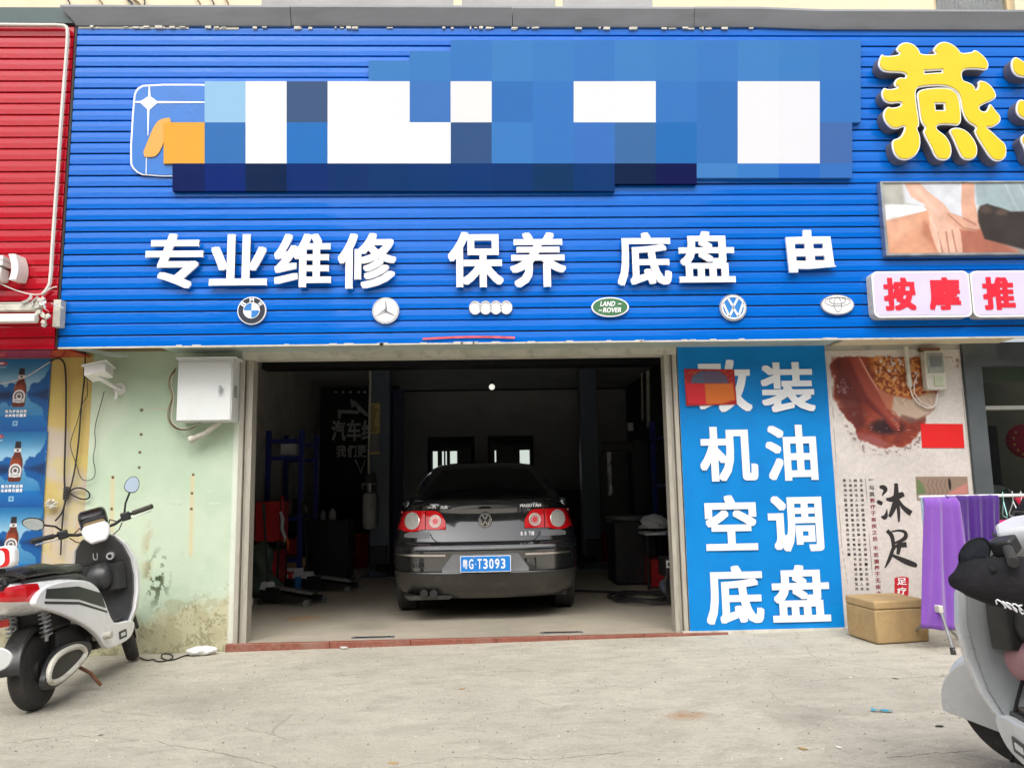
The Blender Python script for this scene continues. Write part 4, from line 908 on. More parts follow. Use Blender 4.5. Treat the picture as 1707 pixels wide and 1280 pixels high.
# pipe and meter box over the poster
pt = MB(); pts = [at(1510, 578, D-.06), at(1513, 610, D-.05), at(1517, 645, D-.045)]
pt.tube(pts, .018, 12); pt.build('drain_pipe', M['old_white'], smooth=True, label='short white plastic pipe hanging under the soffit beside the meter box', cat='pipe')
mbx = empty('meter_box', at(1554, 617, D-.03), label='dusty clear-fronted electric meter box above the foot bath poster', cat='meter box')
s_ = D/FPX
MB().box(-17*s_, 17*s_, -.05, .02, -35*s_, 32*s_).build('case', M['old_white'], mbx, bevel=.006)
MB().box(-14*s_, 14*s_, -.062, -.051, -6*s_, 28*s_).build('cover', mat('dusty clear plastic', (.3, .32, .29), .2, var=.3, scale=12), mbx, bevel=.004)
MB().box(-10*s_, 10*s_, -.068, -.063, 4*s_, 22*s_).build('dial', M['recess_grey'], mbx)
MB().box(-5*s_, 10*s_, -.062, -.051, -28*s_, -12*s_).build('breaker', mat('breaker face', (.45, .5, .35), .4), mbx)
MB().box(-20*s_, 12*s_, -.04, .02, 33*s_, 38*s_).build('bracket', M['rust'], mbx)
wr = MB(); wr.tube([at(x, y, D-.03) for x, y in ((1517, 645), (1521, 660), (1530, 672), (1545, 680), (1555, 679), (1561, 672), (1563, 655))], .006, 6)
wr.tube([at(x, y, D-.04) for x, y in ((1531, 622), (1524, 640), (1524, 655), (1535, 670), (1552, 677))], .004, 6)
wr.build('meter_cable', M['cable_white'], smooth=True, label='pale cable looping from the pipe to the meter box', cat='cable')

# ================================================================== MASSAGE SHOP WINDOW
sw = empty('shop_window', (XW, D, 0), label='grey framed shop window of the massage shop', cat='window')
x1 = at(1645, 700, D).x-XW
MB().prism([(0, -.02), (x1-.02, -.02), (x1-.02, ZS-.1), (0, ZS-.1)], -.03, .12).build('window_frame', M['win_frame'], sw)
MB().box(x1-.019, 2.6, -.03, .12, ZS-.18, ZS+.02).build('window_frame', M['win_frame'], sw)
MB().box(0, x1-.02, -.03, .12, ZS-.099, ZS+.02).build('window_frame', M['win_frame'], sw)
MB().box(x1-.018, 2.6, -.02, .12, .3, .42).build('window_frame', M['win_frame'], sw)
MB().box(x1-.018, 2.6, -.02, .12, -.05, .298).build('plinth', M['old_white'], sw)
zt_ = at(1680, 679, D).z
MB().box(x1-.018, 2.6, -.028, .11, zt_-.02, zt_+.012).build('transom', mat('pale transom', (.25, .25, .23), .4), sw)
MB().box(x1-.018, 2.6, .05, .058, .42, ZS-.18).build('pane', mat('shop window glass', (.55, .6, .6), .03, var=0, trans=1, spec=.5), sw)
zb0, zb1 = at(1680, 634, D).z, at(1680, 597, D).z
for k in range(7):
    z = zb0+(zb1-zb0)*k/7+.02; MB().box(x1+.0, 1.6, .09, .096, z-.026, z+.004).build('blind_slat', M['blind'], sw)
MB().box(-.0, 2.6, .9, .95, -.1, ZS+.1).build('inner_wall', mat('dim shop interior', (.10, .085, .06), .8, var=.3, scale=2), sw)
MB().box(-.06, -.001, .2, .95, -.1, ZS+.1).build('inner_wall', M['int_black'], sw)
MB().box(x1+.15, x1+.55, .7, .89, .42, at(1660, 700, D).z).build('cupboard', M['int_black'], sw)
lan = empty('festive_lantern', at(1708, 735, D+.3)+Vector((0, 0, 0)), label='red festive lantern with gold spots inside the massage shop window', cat='lantern')
MB().sphere((0, 0, 0), (.16, .10, .15), 20, 12).build('lantern_body', M['crimson'], lan, smooth=180)
for k in range(26):
    a = R(130+k*8); rr = .08+.05*(k % 3)/2; MB().sphere((rr*math.cos(a), -.085+rr*.28, rr*math.sin(a)), .012, 6, 4).build('gold_spot', M['gold'], lan)
# plant and pale sacks behind the glass
pl_ = empty('window_plant', at(1692, 838, D+.3), label='leafy plant and rumpled cloth just inside the massage shop window', cat='plant')
for k in range(16):
    a = rng.random()*6.28; l = .1+.15*rng.random(); mb = MB(); P = [Vector((t*l*math.cos(a), t*l*math.sin(a)*.4, .1*math.sin(t*3)*rng.random()+.05*t)) for t in np.linspace(0, 1, 5)]
    mb.grid([[p+Vector((0, 0, .012*math.sin(t*3.1))) for p, t in zip(P, np.linspace(0, 1, 5))], [p-Vector((0, 0, .012*math.sin(t*3.1))) for p, t in zip(P, np.linspace(0, 1, 5))]])
    mb.build('leaf', mat('dim leaf', (.05, .09, .05), .5), pl_) if k == 0 else mb.build('leaf', bpy.data.materials['dim leaf'], pl_)
MB().sphere((-.1, .15, .02), (.22, .12, .14), 14, 8).build('cloth_heap', mat('pale cloth heap', (.2, .2, .19), .9, var=.5, bump=1, bscale=9, bdist=.05), pl_, smooth=180)

# ================================================================== BEER POSTERS
def beer(name, tl, tr, br, bl, label, seed):
    cv = Canvas(760, 920, 190, 230, (70, 150, 200))
    cv.grad((14, 104, 166), (150, 196, 224), 0, 300); cv.grad((150, 196, 224), (146, 190, 216), 300, 470); cv.grad((92, 160, 204), (52, 130, 186), 470, 720); cv.grad((0, 112, 184), (0, 82, 156), 720, 920)
    cv.a *= (1+.04*cv.fbm(120, seed, 4, 2))[..., None]
    j = 10
    cv.poly([(130, 300), (180, 320), (230, 360), (290, 300), (350, 320), (420, 470), (350, 560), (290, 600), (235, 540), (180, 560), (130, 640), (40, 600), (0, 560), (0, 330), (60, 280)], (6, 92, 164), 10, 1, j, seed)
    cv.poly([(130, 420), (280, 410), (400, 465), (280, 510), (100, 520), (0, 470)], (2, 40, 84), 60, .9)
    cv.poly([(760, 60), (730, 150), (690, 240), (620, 310), (560, 300), (520, 370), (490, 440), (540, 540), (620, 580), (690, 620), (720, 760), (760, 820)], (4, 88, 158), 10, 1, j, seed+1)
    cv.poly([(760, 380), (640, 420), (520, 452), (640, 490), (760, 540)], (2, 46, 96), 50, .9)
    X = lambda p: [(x+130, y-0) for x, y in p]
    cv.poly(X([(255, 120), (318, 120), (322, 210), (325, 270), (350, 340), (356, 400), (345, 590), (330, 610), (205, 610), (190, 590), (200, 400), (212, 340), (245, 270), (250, 210)]), (104, 42, 26), 5)
    cv.poly(X([(215, 345), (300, 320), (330, 370), (325, 440), (225, 440)]), (168, 70, 34), 26, .7)
    cv.poly(X([(255, 120), (318, 120), (322, 200), (248, 200)]), (40, 34, 44), 4)
    cv.poly(X([(245, 205), (325, 205), (328, 250), (240, 250)]), (226, 226, 226), 4); cv.poly(X([(270, 215), (300, 215), (295, 240), (275, 240)]), (60, 50, 60), 4)
    cv.line(X([(228, 300), (212, 380), (206, 560)]), 7, (196, 120, 84), .6)
    cv.ell(270+130, 475, 76, 84, (228, 230, 232), .08); cv.ell(270+130, 475, 56, 60, (84, 60, 58), .12); cv.ell(270+130, 475, 40, 42, (226, 226, 228), .14); cv.ell(270+130, 475, 22, 22, (90, 72, 70), .2)
    cv.poly(X([(195, 510), (340, 510), (336, 552), (200, 552)]), (232, 234, 236), 4); cv.line(X([(215, 532), (320, 532)]), 6, (80, 60, 60), .9)
    cv.ell(160, 55, 80, 30, (196, 60, 60), .15, .8); cv.ell(150, 55, 50, 14, (232, 216, 216), .3); cv.line([(80, 105), (220, 105)], 8, (206, 220, 236), .8)
    cv.poly([(345, 785), (405, 785), (405, 845), (345, 845)], (150, 196, 222), 4); cv.poly([(358, 798), (392, 798), (392, 832), (358, 832)], (60, 130, 184), 4)
    r = empty(name, tuple(bl), label=label, cat='poster', group='beer posters on the yellow wall')
    q = [Vector(p)-Vector(bl) for p in (tl, tr, br, bl)]
    cv.build('printed_sheet', [tuple(p) for p in q], M['paint'], r, gain=.8)
    U = (q[1]-q[0]); V = (q[3]-q[0])
    for ln, s in enumerate(('敢为梦想启程', '冰爽畅饮一夏')):
        for i, ch in enumerate(s):
            x = (250+i*44)/760; y = (645+ln*52)/920; a = q[0]+U*x+V*y
            put_text('lettering', ch, a.x, a.x+U.x*36/760, a.z-.042*abs(V.z), a.z, q[0].y-.002, M['white_letter'], off=.03, thick=.0008, parent=r)
    mbk = MB(); mbk.box(-.0, U.x, .0015, .006, 0, -V.z); mbk.build('backing', M['banner_blue'], r)
X2 = [at(82, 597, D-.01), at(76, 720, D-.01), at(69, 850, D-.01)]
zz = [at(60, 598, D-.01).z, at(60, 719, D-.01).z, at(60, 845, D-.01).z, at(60, 965, D-.01).z]
wid = .50
for k in range(3):
    xr_ = at((82, 76, 70)[k], (650, 780, 900)[k], D-.01).x; Yk = D-.010-.002*k
    beer('beer_poster', (xr_-wid, Yk, zz[k]), (xr_, Yk, zz[k]), (xr_, Yk, zz[k+1]), (xr_-wid, Yk, zz[k+1]), ('topmost beer poster with a brown bottle, red soffit just above it', 'middle beer poster of the stack of three', 'lowest beer poster, partly behind the white scooter')[k], 5+k)

# ================================================================== CABINET, CAMERA, CABLES
cb = empty('electric_cabinet', at(341, 650, D-.19), label='pale grey steel electric cabinet on the green wall', cat='cabinet')
a, b = at(296, 600, D-.19), at(384, 702, D-.19); hw = (b.x-a.x)/2; hh = (a.z-b.z)/2
MB().box(-hw, hw, .006, .185, -hh, hh).build('case', M['white'], cb, bevel=.004)
MB().box(-hw+.004, hw-.008, -.004, .005, -hh+.006, hh-.02).build('door', M['white'], cb, bevel=.003)
MB().prism([(-hw-.012, hh+.0), (hw+.03, hh+.0), (hw+.03, hh+.016), (-hw-.012, hh+.016)], -.02, .185).build('rain_hood', M['white'], cb)
lk = MB(); lk.cyl((hw-.085, -.004, .0), (hw-.085, -.02, .0), .014, 12); lk.box(hw-.095, hw-.075, -.03, -.02, -.03, .03); lk.build('lock', M['grey_metal'], cb)
mb = MB(); 
for k in range(5): mb.box(hw+.0005, hw+.003, .05, .12, -.05+k*.02, -.043+k*.02)
mb.build('vent', M['dark_metal'], cb)
pi = MB(); pi.tube([at(367, 703, D-.09), at(342, 722, D-.09), at(318, 733, D-.1)], .022, 12); pi.tube([at(324, 730, D-.1), at(316, 733, D-.1)], .028, 12)
pi.build('conduit_stub', M['old_white'], smooth=True, label='cut pale plastic pipe sticking down from the electric cabinet', cat='pipe')
def smooth_path(P, n=2):
    P = [Vector(p) for p in P]
    for _ in range(n):
        q = [P[0]]
        for a, b in zip(P[:-1], P[1:]): q += [a*.75+b*.25, a*.25+b*.75]
        P = q+[P[-1]]
    return P
M['wire_tan'] = mat('tan wire', (.36, .27, .13), .6, var=.3, scale=3)
for k, (m, lab) in enumerate((('wire_tan', 'outermost tan wire bulging left of the electric cabinet'), ('cable', 'black wire in the bundle left of the electric cabinet'), ('wire_tan', 'inner tan wire looping under the electric cabinet'), ('cable_white', 'white wire looping low under the electric cabinet'))):
    o = 6-k*2.4; mb = MB(); mb.tube(smooth_path([at(x, y, D-.04-.012*k) for x, y in ((293, 612+3*k), (285-o*.4, 628), (283-o*.5+2*(k % 2), 645), (290-o*.2, 660), (286-o, 680), (284-o*.9, 700), (293-o*.4, 712+o*.5), (309, 716+o*.3), (326, 712-k), (336+4*k, 700))]), .0034, 6)
    mb.build('cabinet_wire', M[m], smooth=True, label=lab, cat='cable', group='wires looping beside the electric cabinet')
cc = empty('security_camera', at(160, 620, D-.2), label='boxy white security camera under the broken soffit at left', cat='camera')
T = Matrix.Rotation(R(-12), 4, 'Y') @ Matrix.Rotation(R(-18), 4, 'X')
mb = MB(); mb.T = T; mb.box(-.07, .10, -.05, .08, -.04, .045); mb.build('housing', M['white_plastic'], cc, bevel=.008)
mb = MB(); mb.T = T; mb.box(-.085, .115, -.065, .09, .046, .054); mb.build('sun_hood', M['white_plastic'], cc, bevel=.002)
mb = MB(); mb.T = T; mb.box(-.078, -.0705, -.04, .07, -.035, .04); mb.build('front_glass', M['black_gloss'], cc)
mb = MB(); mb.tube([(.01, .0, -.04), (.06, .05, -.075), (.10, .15, -.11), (.10, .2, -.11)], .017, 10); mb.build('arm', M['white_plastic'], cc, smooth=True)
mb = MB(); mb.lathe([(.0, .19), (.05, .19), (.05, .2)], (.10, 0, -.11), 'y', 16); mb.build('wall_plate', M['white_plastic'], cc)
mb = MB(); mb.cyl((.1, .15, -.14), (.09, .16, -.2), .012, 8); mb.build('cable_plug', M['white_plastic'], cc)
def cable(name, pts, r, m, label, cat='cable', Y=D-.03, sm=2, group=None):
    P = [at(p[0], p[1], Y-(p[2] if len(p) > 2 else 0)) for p in pts]
    for _ in range(sm):
        q = [P[0]]
        for a, b in zip(P[:-1], P[1:]): q += [a*.75+b*.25, a*.25+b*.75]
        P = q+[P[-1]]
    c = sum(P, Vector())/len(P); o = MB(); o.tube([p-c for p in P], r, 6)
    return o.build(name, M[m], smooth=True, loc=c, label=label, cat=cat, group=group)
cable('hanging_cable', [(82, 604), (92, 597), (103, 598), (110, 612), (110, 700), (107, 790), (108, 815), (110, 832), (104, 855), (92, 868)], .0075, 'cable', 'thick black cable looping down past the beer posters to a knot')
cable('hanging_cable', [(142, 592), (142, 620), (135, 680), (131, 740), (122, 800), (112, 828), (107, 840), (103, 880), (101, 925)], .0065, 'cable', 'black cable running from the security camera down to the knot')
cable('hanging_cable', [(146, 612), (145, 640), (147, 660), (136, 672), (130, 700), (117, 735), (118, 750), (128, 775), (134, 798), (146, 802), (158, 796), (159, 780), (154, 765), (160, 740), (157, 715), (165, 685), (174, 652)], .003, 'cable', 'thin black wire in a long loop under the security camera')
cable('hanging_cable', [(110, 832), (118, 815), (135, 812), (149, 820), (150, 830), (138, 833), (122, 826), (113, 820)], .006, 'cable', 'small black cable bow tied beside the knot')
mb = MB(); P = at(110, 822, D-.03)
for k in range(5): mb.tube([(.018*math.cos(a), .012*math.sin(a), -.04+.02*k+.006*math.sin(a)) for a in np.linspace(0, 6.3, 9)], .007, 6)
mb.build('cable_knot', M['cable'], smooth=True, loc=P, label='knot tying the two black cables together', cat='cable')
cable('hanging_cable', [(0, 640), (20, 636), (45, 628), (65, 615), (84, 603)], .0035, 'cable_white', 'thin pale wire sagging across the topmost beer poster', Y=D-.04)
cf = MB()
for k in range(7): a = k*.9; cf.tube([(0, 0, 0), (.03*math.cos(a), -.02, .03*math.sin(a)), (.05*math.cos(a+.4), -.01, .04*math.sin(a+.4))], [.004, .012, .006], 6)
cf.build('cloth_scrap', M['old_white'], smooth=True, loc=at(87, 840, D-.03), label='grey cloth scrap tied where the cable crosses the wall', cat='cloth')
# white conduit on the red cladding
o = FY-.035
cable('conduit', [(-40, 41), (60, 42), (104, 42), (112, 46), (113, 60), (110, 100), (102, 200), (96, 290), (88, 400), (84, 470), (80, 480), (70, 492)], .0145, 'cable_white', 'white plastic conduit bending down across the red cladding', 'conduit', Y=o, sm=1)
lp = empty('tube_light', at(76, 520, FY-.1), label='fluorescent tube fitting below the red shop sign, its end torn open', cat='lamp', group=None)
u = (FY-.1)/FPX
for (y0, y1, yy, m, xx) in ((507, 519, 0, 'old_white', 68), (527, 541, -.06, 'white_plastic', 70)):
    z0_, z1_ = (520-y1)*u, (520-y0)*u; MB().box(-1.6, (xx-76)*u, yy-.03, yy+.03, z0_, z1_).build('tube_housing', M[m], lp, bevel=.008)
MB().box(-1.6, -.05, -.028, .05, 14*u, 15.5*u).build('rail', M['cable_white'], lp)
MB().box(10*u, 22*u, .02, .09, -24*u, 22*u).build('end_bracket', M['old_white'], lp)
mb = MB()
for k in range(14): c = Vector((rng.random()*.1-.05, -.02-.03*rng.random(), rng.random()*.2-.11)); mb.box(c.x-.016, c.x+.016, c.y-.01, c.y+.01, c.z-.014, c.z+.014, rot=(rng.random()*3, 'Y'))
mb.build('broken_end', M['old_white'], lp, bevel=.003, kind='stuff')
for k in range(6):
    x, z = -.12+rng.random()*.18, .05+rng.random()*.08; mb = MB(); P = [Vector((x, -.03, z))+Vector((.02*i*math.cos(k*2)+.012*math.sin(i*2+k), -.004*i, -.022*i*(1 if k % 2 else .4))) for i in range(6)]; mb.tube(P, [.014, .02, .016, .02, .012, .005], 5, flat=.3); mb.build('torn_wrap', M['white_plastic'], lp, smooth=True)
cable('sign_wire', [(-10, 468), (20, 482), (45, 490), (68, 492), (85, 480), (95, 478)], .005, 'cable_white', 'pale wire drooping across the red cladding to the tube fitting', Y=FY-.06)
hb = empty('sign_bracket', at(20, 446, FY-.1), label='white curved letter fragment on the red cladding cut by the left edge', cat='sign letter')
MB().loft([[(.0+.03*math.sin(t*2.6)+dx, y, .10-.20*t) for dx, y in ((-.022, -.02), (.03, -.02), (.042, .09), (-.01, .09))] for t in np.linspace(0, 1, 9)]).build('stroke', M['white_plastic'], hb)
for k in range(2): MB().box(-.25, -.06, -.02, .09, .09-.04*k-.035, .09-.04*k).build('stroke', M['white_plastic'], hb)
MB().box(-.25, -.07, -.02, .09, -.10, .0).build('stroke', M['white_plastic'], hb, bevel=.01)
# cables over the coping
CL = ('short black cable at the far left over the coping', 'brown cable drooping just right of the red and blue joint', 'thick black cable of the close pair above the logo', 'thick brown cable of the close pair above the logo', 'thin black cable right of the close pair above the logo',
      'brown cable left of the two that hang beside the first window', 'thin black cable between two brown ones left of the first window', 'brown cable nearest the first curtained window')
for k, (x0c, x1c) in enumerate(((112, 116), (164, 172), (212, 222), (222, 236), (240, 238), (328, 334), (352, 356), (376, 380))):
    cable('wall_cable', [(x0c-8, -30), (x0c, 0), ((x0c+x1c)/2+3, 5), (x1c, 16)], .010 if k in (2, 3) else .006, 'wood_old' if k % 2 else 'cable', CL[k], Y=D-.02, group='drooping cables over the coping')

# ================================================================== ACROSS THE STREET (it shows as reflections in the cladding and the car)
for k, (x0, x1, y, h) in enumerate(((-40, -19, -17, 10), (-18.5, -6, -16, 9.5), (-5.5, 9, -16.5, 7.5), (9.5, 22, -16, 10.5), (22.5, 42, -17, 11))):
    b_ = empty('apartment_block', ((x0+x1)/2, y, 0), label=('low', 'taller pale', 'middle', 'tallest', 'far')[k]+' plain block across the street, behind the viewer', cat='building')
    hw = (x1-x0)/2; MB().box(-hw, hw, -8, 0, -.5, h).build('wall', M['street_bldg'], b_)
    MB().box(-hw-.2, hw+.2, -8.2, .25, h+.001, h+.4).build('roof', M['int_wall'], b_)
    me = MB().box(-.7, .7, .0, .03, 0, 1.5).mesh('window', M['street_glass'])
    for i in range(int(hw*2/2.6)):
        for j in range(1, int(h/3)): inst(me, 'window', (-hw+1.3+i*2.6, .002, j*3+.9), b_)

# ================================================================== THE CAR
car_y = 6.3098*0+gnd(810, 1012, 0).y-.95
cx_ = at(809, 905, car_y).x
car = empty('parked_car', (cx_, car_y, 0), label='black saloon car seen from behind inside the garage', cat='car')
def interp(tab, v): return float(np.interp(v, [t[0] for t in tab], [t[1] for t in tab]))
BW = [(.20, .80), (.26, .86), (.34, .895), (.5, .91), (.62, .912), (.70, .905), (.82, .885), (.93, .85), (1.0, .80), (1.04, .755), (1.06, .72)]
BR = [(.20, .16), (.25, .09), (.30, .045), (.40, .012), (.435, .0), (.45, .012), (.58, .012), (.62, .0), (.66, .01), (.685, .06), (.70, .10), (.80, .125), (.93, .15), (.985, .145), (1.02, .115), (1.035, .115), (1.06, .16)]
def S(x, z, off=0.):       # depth of the car's tail at side x and height z
    wd = interp(BW, z); u = min(abs(x)/wd, .99999)
    return interp(BR, z)+.09*u*u+.62*(1-(1-u**4.2)**(1/4.2))-off
def plan(z, L=4.77, n=26):
    wd = interp(BW, z); pts = []
    us = [math.sin(math.pi/2*i/n)**.9 for i in range(n+1)]
    rear = [(u*wd, interp(BR, z)+.09*u*u+.62*(1-(1-min(u, 1)**4.2)**(1/4.2))) for u in us]
    y1 = rear[-1][1]
    side = [(wd*(1+.0*t), y1+(3.9-y1)*t) for t in (.2, .4, .6, .8, 1)]
    fr = [(wd*math.cos(a)**.5 if math.cos(a) > 0 else 0, 3.9+(L-3.9-.02-max(0, z-.7)*.5)*math.sin(a)) for a in [math.pi/2*i/8 for i in range(1, 9)]]
    h = rear+side+fr
    full = [(x, y, z) for x, y in h]+[(-x, y, z) for x, y in h[::-1][1:-1]]
    return full
def sub(z0, z1, n): return [z0+(z1-z0)*i/n for i in range(n+1)]
zs = sorted(set([.20, .25, .30, .35, .40, .435, .45, .5, .55, .58, .62, .64, .66, .67, .685, .70, .74, .80, .86, .93, .96, .985, 1.0, 1.02, 1.035, 1.05, 1.06]))
rings = [plan(z) for z in zs]
lo = MB(); lo.loft([plan(z) for z in zs if z <= .436], True); lo.build('lower_bumper', M['car_lower'], car, smooth=35)
top = [[(x*k, 2.2+(y-2.2)*k, 1.06+h) for (x, y, z) in rings[-1]] for k, h in ((.97, .006), (.8, .02), (.5, .03))]
up = MB(); up.loft([plan(z) for z in zs if z >= .436]+top, True); up.build('body', M['black_car'], car, smooth=35)
# cabin
CWd = [(1.03, .80), (1.10, .775), (1.2, .74), (1.32, .68), (1.40, .625), (1.44, .56), (1.465, .42), (1.475, .2)]
CRr = [(1.03, .50), (1.07, .58), (1.15, .80), (1.25, 1.10), (1.34, 1.42), (1.40, 1.68), (1.43, 1.85), (1.45, 2.0), (1.465, 2.2), (1.475, 2.4)]
CFr = [(1.03, 3.7), (1.2, 3.25), (1.35, 2.9), (1.42, 2.75), (1.475, 2.6)]
def cab(z, n=16):
    wd, r, f = interp(CWd, z), interp(CRr, z), interp(CFr, z); h = []
    for i in range(n+1):
        u = math.sin(math.pi/2*i/n); h.append((u*wd, r+.10*u*u+.35*(1-(1-min(u, .99999)**4)**.25)))
    y1 = h[-1][1]; h += [(wd, y1+(f-.3-y1)*t) for t in (.25, .5, .75, 1)]
    for i in range(1, 9): a = math.pi/2*i/8; h.append((wd*math.cos(a)**.5 if i < 8 else 0, f-.3+.3*math.sin(a)))
    return [(x, y, z) for x, y in h]+[(-x, y, z) for x, y in h[::-1][1:-1]]
def CS(x, z, off=0.):
    wd, r = interp(CWd, z), interp(CRr, z); u = min(abs(x)/wd, .99999); return r+.10*u*u+.35*(1-(1-u**4)**.25)-off
cbm = MB(); cbm.loft([cab(z) for z in (1.03, 1.05, 1.07, 1.1, 1.15, 1.2, 1.25, 1.3, 1.34, 1.37, 1.4, 1.42, 1.44, 1.455, 1.465, 1.475)]); cbm.build('roof', M['black_car'], car, smooth=40)
def patch(nm, xs, zlo, zhi, m, off=.004, n=8, surf=S, parent=car, th=None, **kw):
    rows = []
    for i in range(n+1):
        t = i/n; rows.append([(x, surf(x, zlo(x)+(zhi(x)-zlo(x))*t, off), zlo(x)+(zhi(x)-zlo(x))*t) for x in xs])
    return MB().grid(rows).build(nm, M[m], parent, smooth=60, **kw)
ls = lambda a, b, n: list(np.linspace(a, b, n))
patch('rear_window', ls(-.66, .66, 25), lambda x: 1.085+.012*(x/.66)**2, lambda x: 1.385-.03*(x/.66)**2-max(0, abs(x)-.50)*1.5, 'car_glass', .006, 14, CS)
# shut lines
def seam(pts, wd=.006, nm='panel_gap', m='black_gap', off=.003, surf=S):
    mb = MB(); L_ = []
    P = []
    for a, b in zip(pts[:-1], pts[1:]):
        for t in np.linspace(0, 1, 9)[:-1]: P.append((a[0]+(b[0]-a[0])*t, a[1]+(b[1]-a[1])*t))
    P.append(pts[-1]); r0, r1 = [], []
    for i, p in enumerate(P):
        a, b = P[max(i-1, 0)], P[min(i+1, len(P)-1)]; d = Vector((b[0]-a[0], b[1]-a[1])).normalized(); n = Vector((-d.y, d.x))*wd/2
        for r, s in ((r0, 1), (r1, -1)): x, z = p[0]+n.x*s, p[1]+n.y*s; r.append((x, surf(x, z, off), z))
    return MB().grid([r0, r1]).build(nm, M[m], car)
for s in (-1, 1):
    seam([(s*.60, 1.03), (s*.565, .985), (s*.50, .955)], .006)
seam([(-.52, .77), (-.50, .73), (-.46, .70), (-.38, .688), (0, .682), (.38, .688), (.46, .70), (.50, .73), (.52, .77)], .009)
seam([(-.905, .635), (-.5, .655), (0, .662), (.5, .655), (.905, .635)], .005, off=.004)
seam([(-.9, .437), (-.4, .437), (.4, .437), (.9, .437)], .012, 'bumper_crease', 'car_lower', .006)
# tail lamps
for s in (-1, 1):
    tl = empty('tail_lamp', (0, 0, 0)); tl.parent = car; tag(tl, ('left', 'right')[s > 0]+' rear lamp cluster of the car')
    def fl_(f): return (lambda x: f(abs(x)))
    zhi = fl_(lambda x: .965+.012*math.sin(min(max((x-.36)/.5, 0), 1)*3.1)-.09*max(0, 1-(x-.375)/.10)**2.2 if x < .5 else .975-.018*max(0, x-.7)/.18)
    zlo = fl_(lambda x: .808+.0*x if x < .60 else .808-.020*math.sin((x-.60)/.26*3.14) if x < .80 else .806)
    xs = ls(.375, .565, 12); xs2 = ls(.572, .868, 18)
    for nm, q in (('inner_lens', xs), ('outer_lens', xs2)): patch(nm, [s*x for x in q], zlo, zhi, 'red_lens', .012, 8, parent=tl)
    seam_x = .5685
    for (cx, cz, r, m) in ((.705, .885, .078, 0), (.475, .882, .058, 1)):
        for nm, r0, r1, mm, off in (('reflector_rim', r*.80, r, 'clear_lens', .016), ('reflector_bowl', r*.42, r*.80, 'pink_lens' if m else 'clear_lens', .0155), ('bulb', 0, r*.42, 'red_lens' if m else 'clear_lens', .018)):
            rows = []
            for rr in np.linspace(max(r0, 1e-4), r1, 4): rows.append([(s*cx+rr*math.cos(a), S(s*cx+rr*math.cos(a), cz+rr*math.sin(a), off+(.004 if nm == 'reflector_rim' and rr < r1 and rr > r0 else 0)), cz+rr*math.sin(a)) for a in ls(0, 2*math.pi, 29)])
            MB().grid(rows).build(nm, M[mm], tl, smooth=60)
    patch('lamp_garnish', [s*x for x in ls(.53, .78, 12)], lambda x: .735+.0*x, lambda x: .787-.02*max(0, abs(x)-.72)/.06, 'recess_grey', .004)
# bumper ledge highlight is painted on as a paler grey strip; chrome strips and number plate
for s in (-1, 1): patch('chrome_strip', [s*x for x in ls(.37, .895, 30)], lambda x: .580, lambda x: .598, 'chrome', .012, 3)
patch('ledge_highlight', ls(-.66, .66, 40), lambda x: .648+.0*x, lambda x: .672-.012*(abs(x)/.66)**6, 'recess_grey', .006, 3)
patch('plate_recess', ls(-.30, .30, 24), lambda x: .445, lambda x: .60 if abs(x) < .325 else .6, 'recess_grey', .004, 6)
for s in (-1, 1): patch('recess_edge', [s*x for x in ls(.30, .40, 8)], lambda x: .445, lambda x: .60-(abs(x)-.30)*1.25, 'recess_grey', .0035, 6)
npl = empty('number_plate', (0, -.022, .515)); npl.parent = car
MB().prism(rrect(-.222, -.070, .222, .070, .008), -.002, .01).build('plate_edge', M['white_letter'], npl)
MB().prism(rrect(-.216, -.064, .216, .064, .006), -.004, -.0022).build('plate_face', M['plate_blue'], npl)
xs = -.200
for ch, wd in (('粤', .044), ('G', .042), ('·', .016), ('T', .042), ('3', .042), ('0', .042), ('9', .042), ('3', .042)):
    if ch == '·': put_text('lettering', '.', xs+.004, xs+.012, -.006, .006, -.0042, M['white_letter'], thick=.001, parent=npl); xs += .022; continue
    if ch == '粤':
        put_text('lettering', ch, xs, xs+wd, -.040, .042, -.0042, M['white_letter'], off=.018, thick=.001, parent=npl)
    else: put_text('lettering', ch, xs+.002, xs+wd-.002, -.043, .043, -.0042, M['white_letter'], off=.02, thick=.001, parent=npl)
    xs += wd+.0095
for x in (-.1, .12): MB().cyl((x, -.008, .055), (x, -.002, .055), .006, 8).build('plate_screw', M['silver'], npl)
# maker's badge, lettering
bd = empty('badge', (0, S(0, .885, .012), .885)); bd.parent = car
r = .068; disc(bd, 'disc', r, r, 0, .006, 'black_gloss'); disc(bd, 'field', r*.92, r*.92, .0062, .001, 'dark_metal'); vw(bd, r*.99, .0075, 'chrome', 0, .14)
def car_text(s, x0, x1, z0, z1):
    n = len(s)
    for i, ch in enumerate(s):
        if ch == ' ': continue
        a, b = x0+(x1-x0)*i/n, x0+(x1-x0)*(i+.9)/n; c = (a+b)/2
        if ch in '-.': put_text('badge_letter', '-' if ch == '-' else '.', a, (b if ch == '-' else a+.006), z0+(.01 if ch == '-' else 0), z0+(.014 if ch == '-' else .006), S(c, z0, .004), M['chrome'], thick=.004, parent=car); continue
        put_text('badge_letter', ch, a, b, z0 if ch != '一' else z0+.010, z1 if ch != '一' else z0+.015, S(c, (z0+z1)/2, .005), M['white_letter'], off=.03, thick=.003, parent=car)
car_text('一汽-大众', -.54, -.35, .992, 1.024); car_text('MAGOTAN', .335, .54, .994, 1.024); car_text('1.8 TSI', .335, .465, .744, .778)
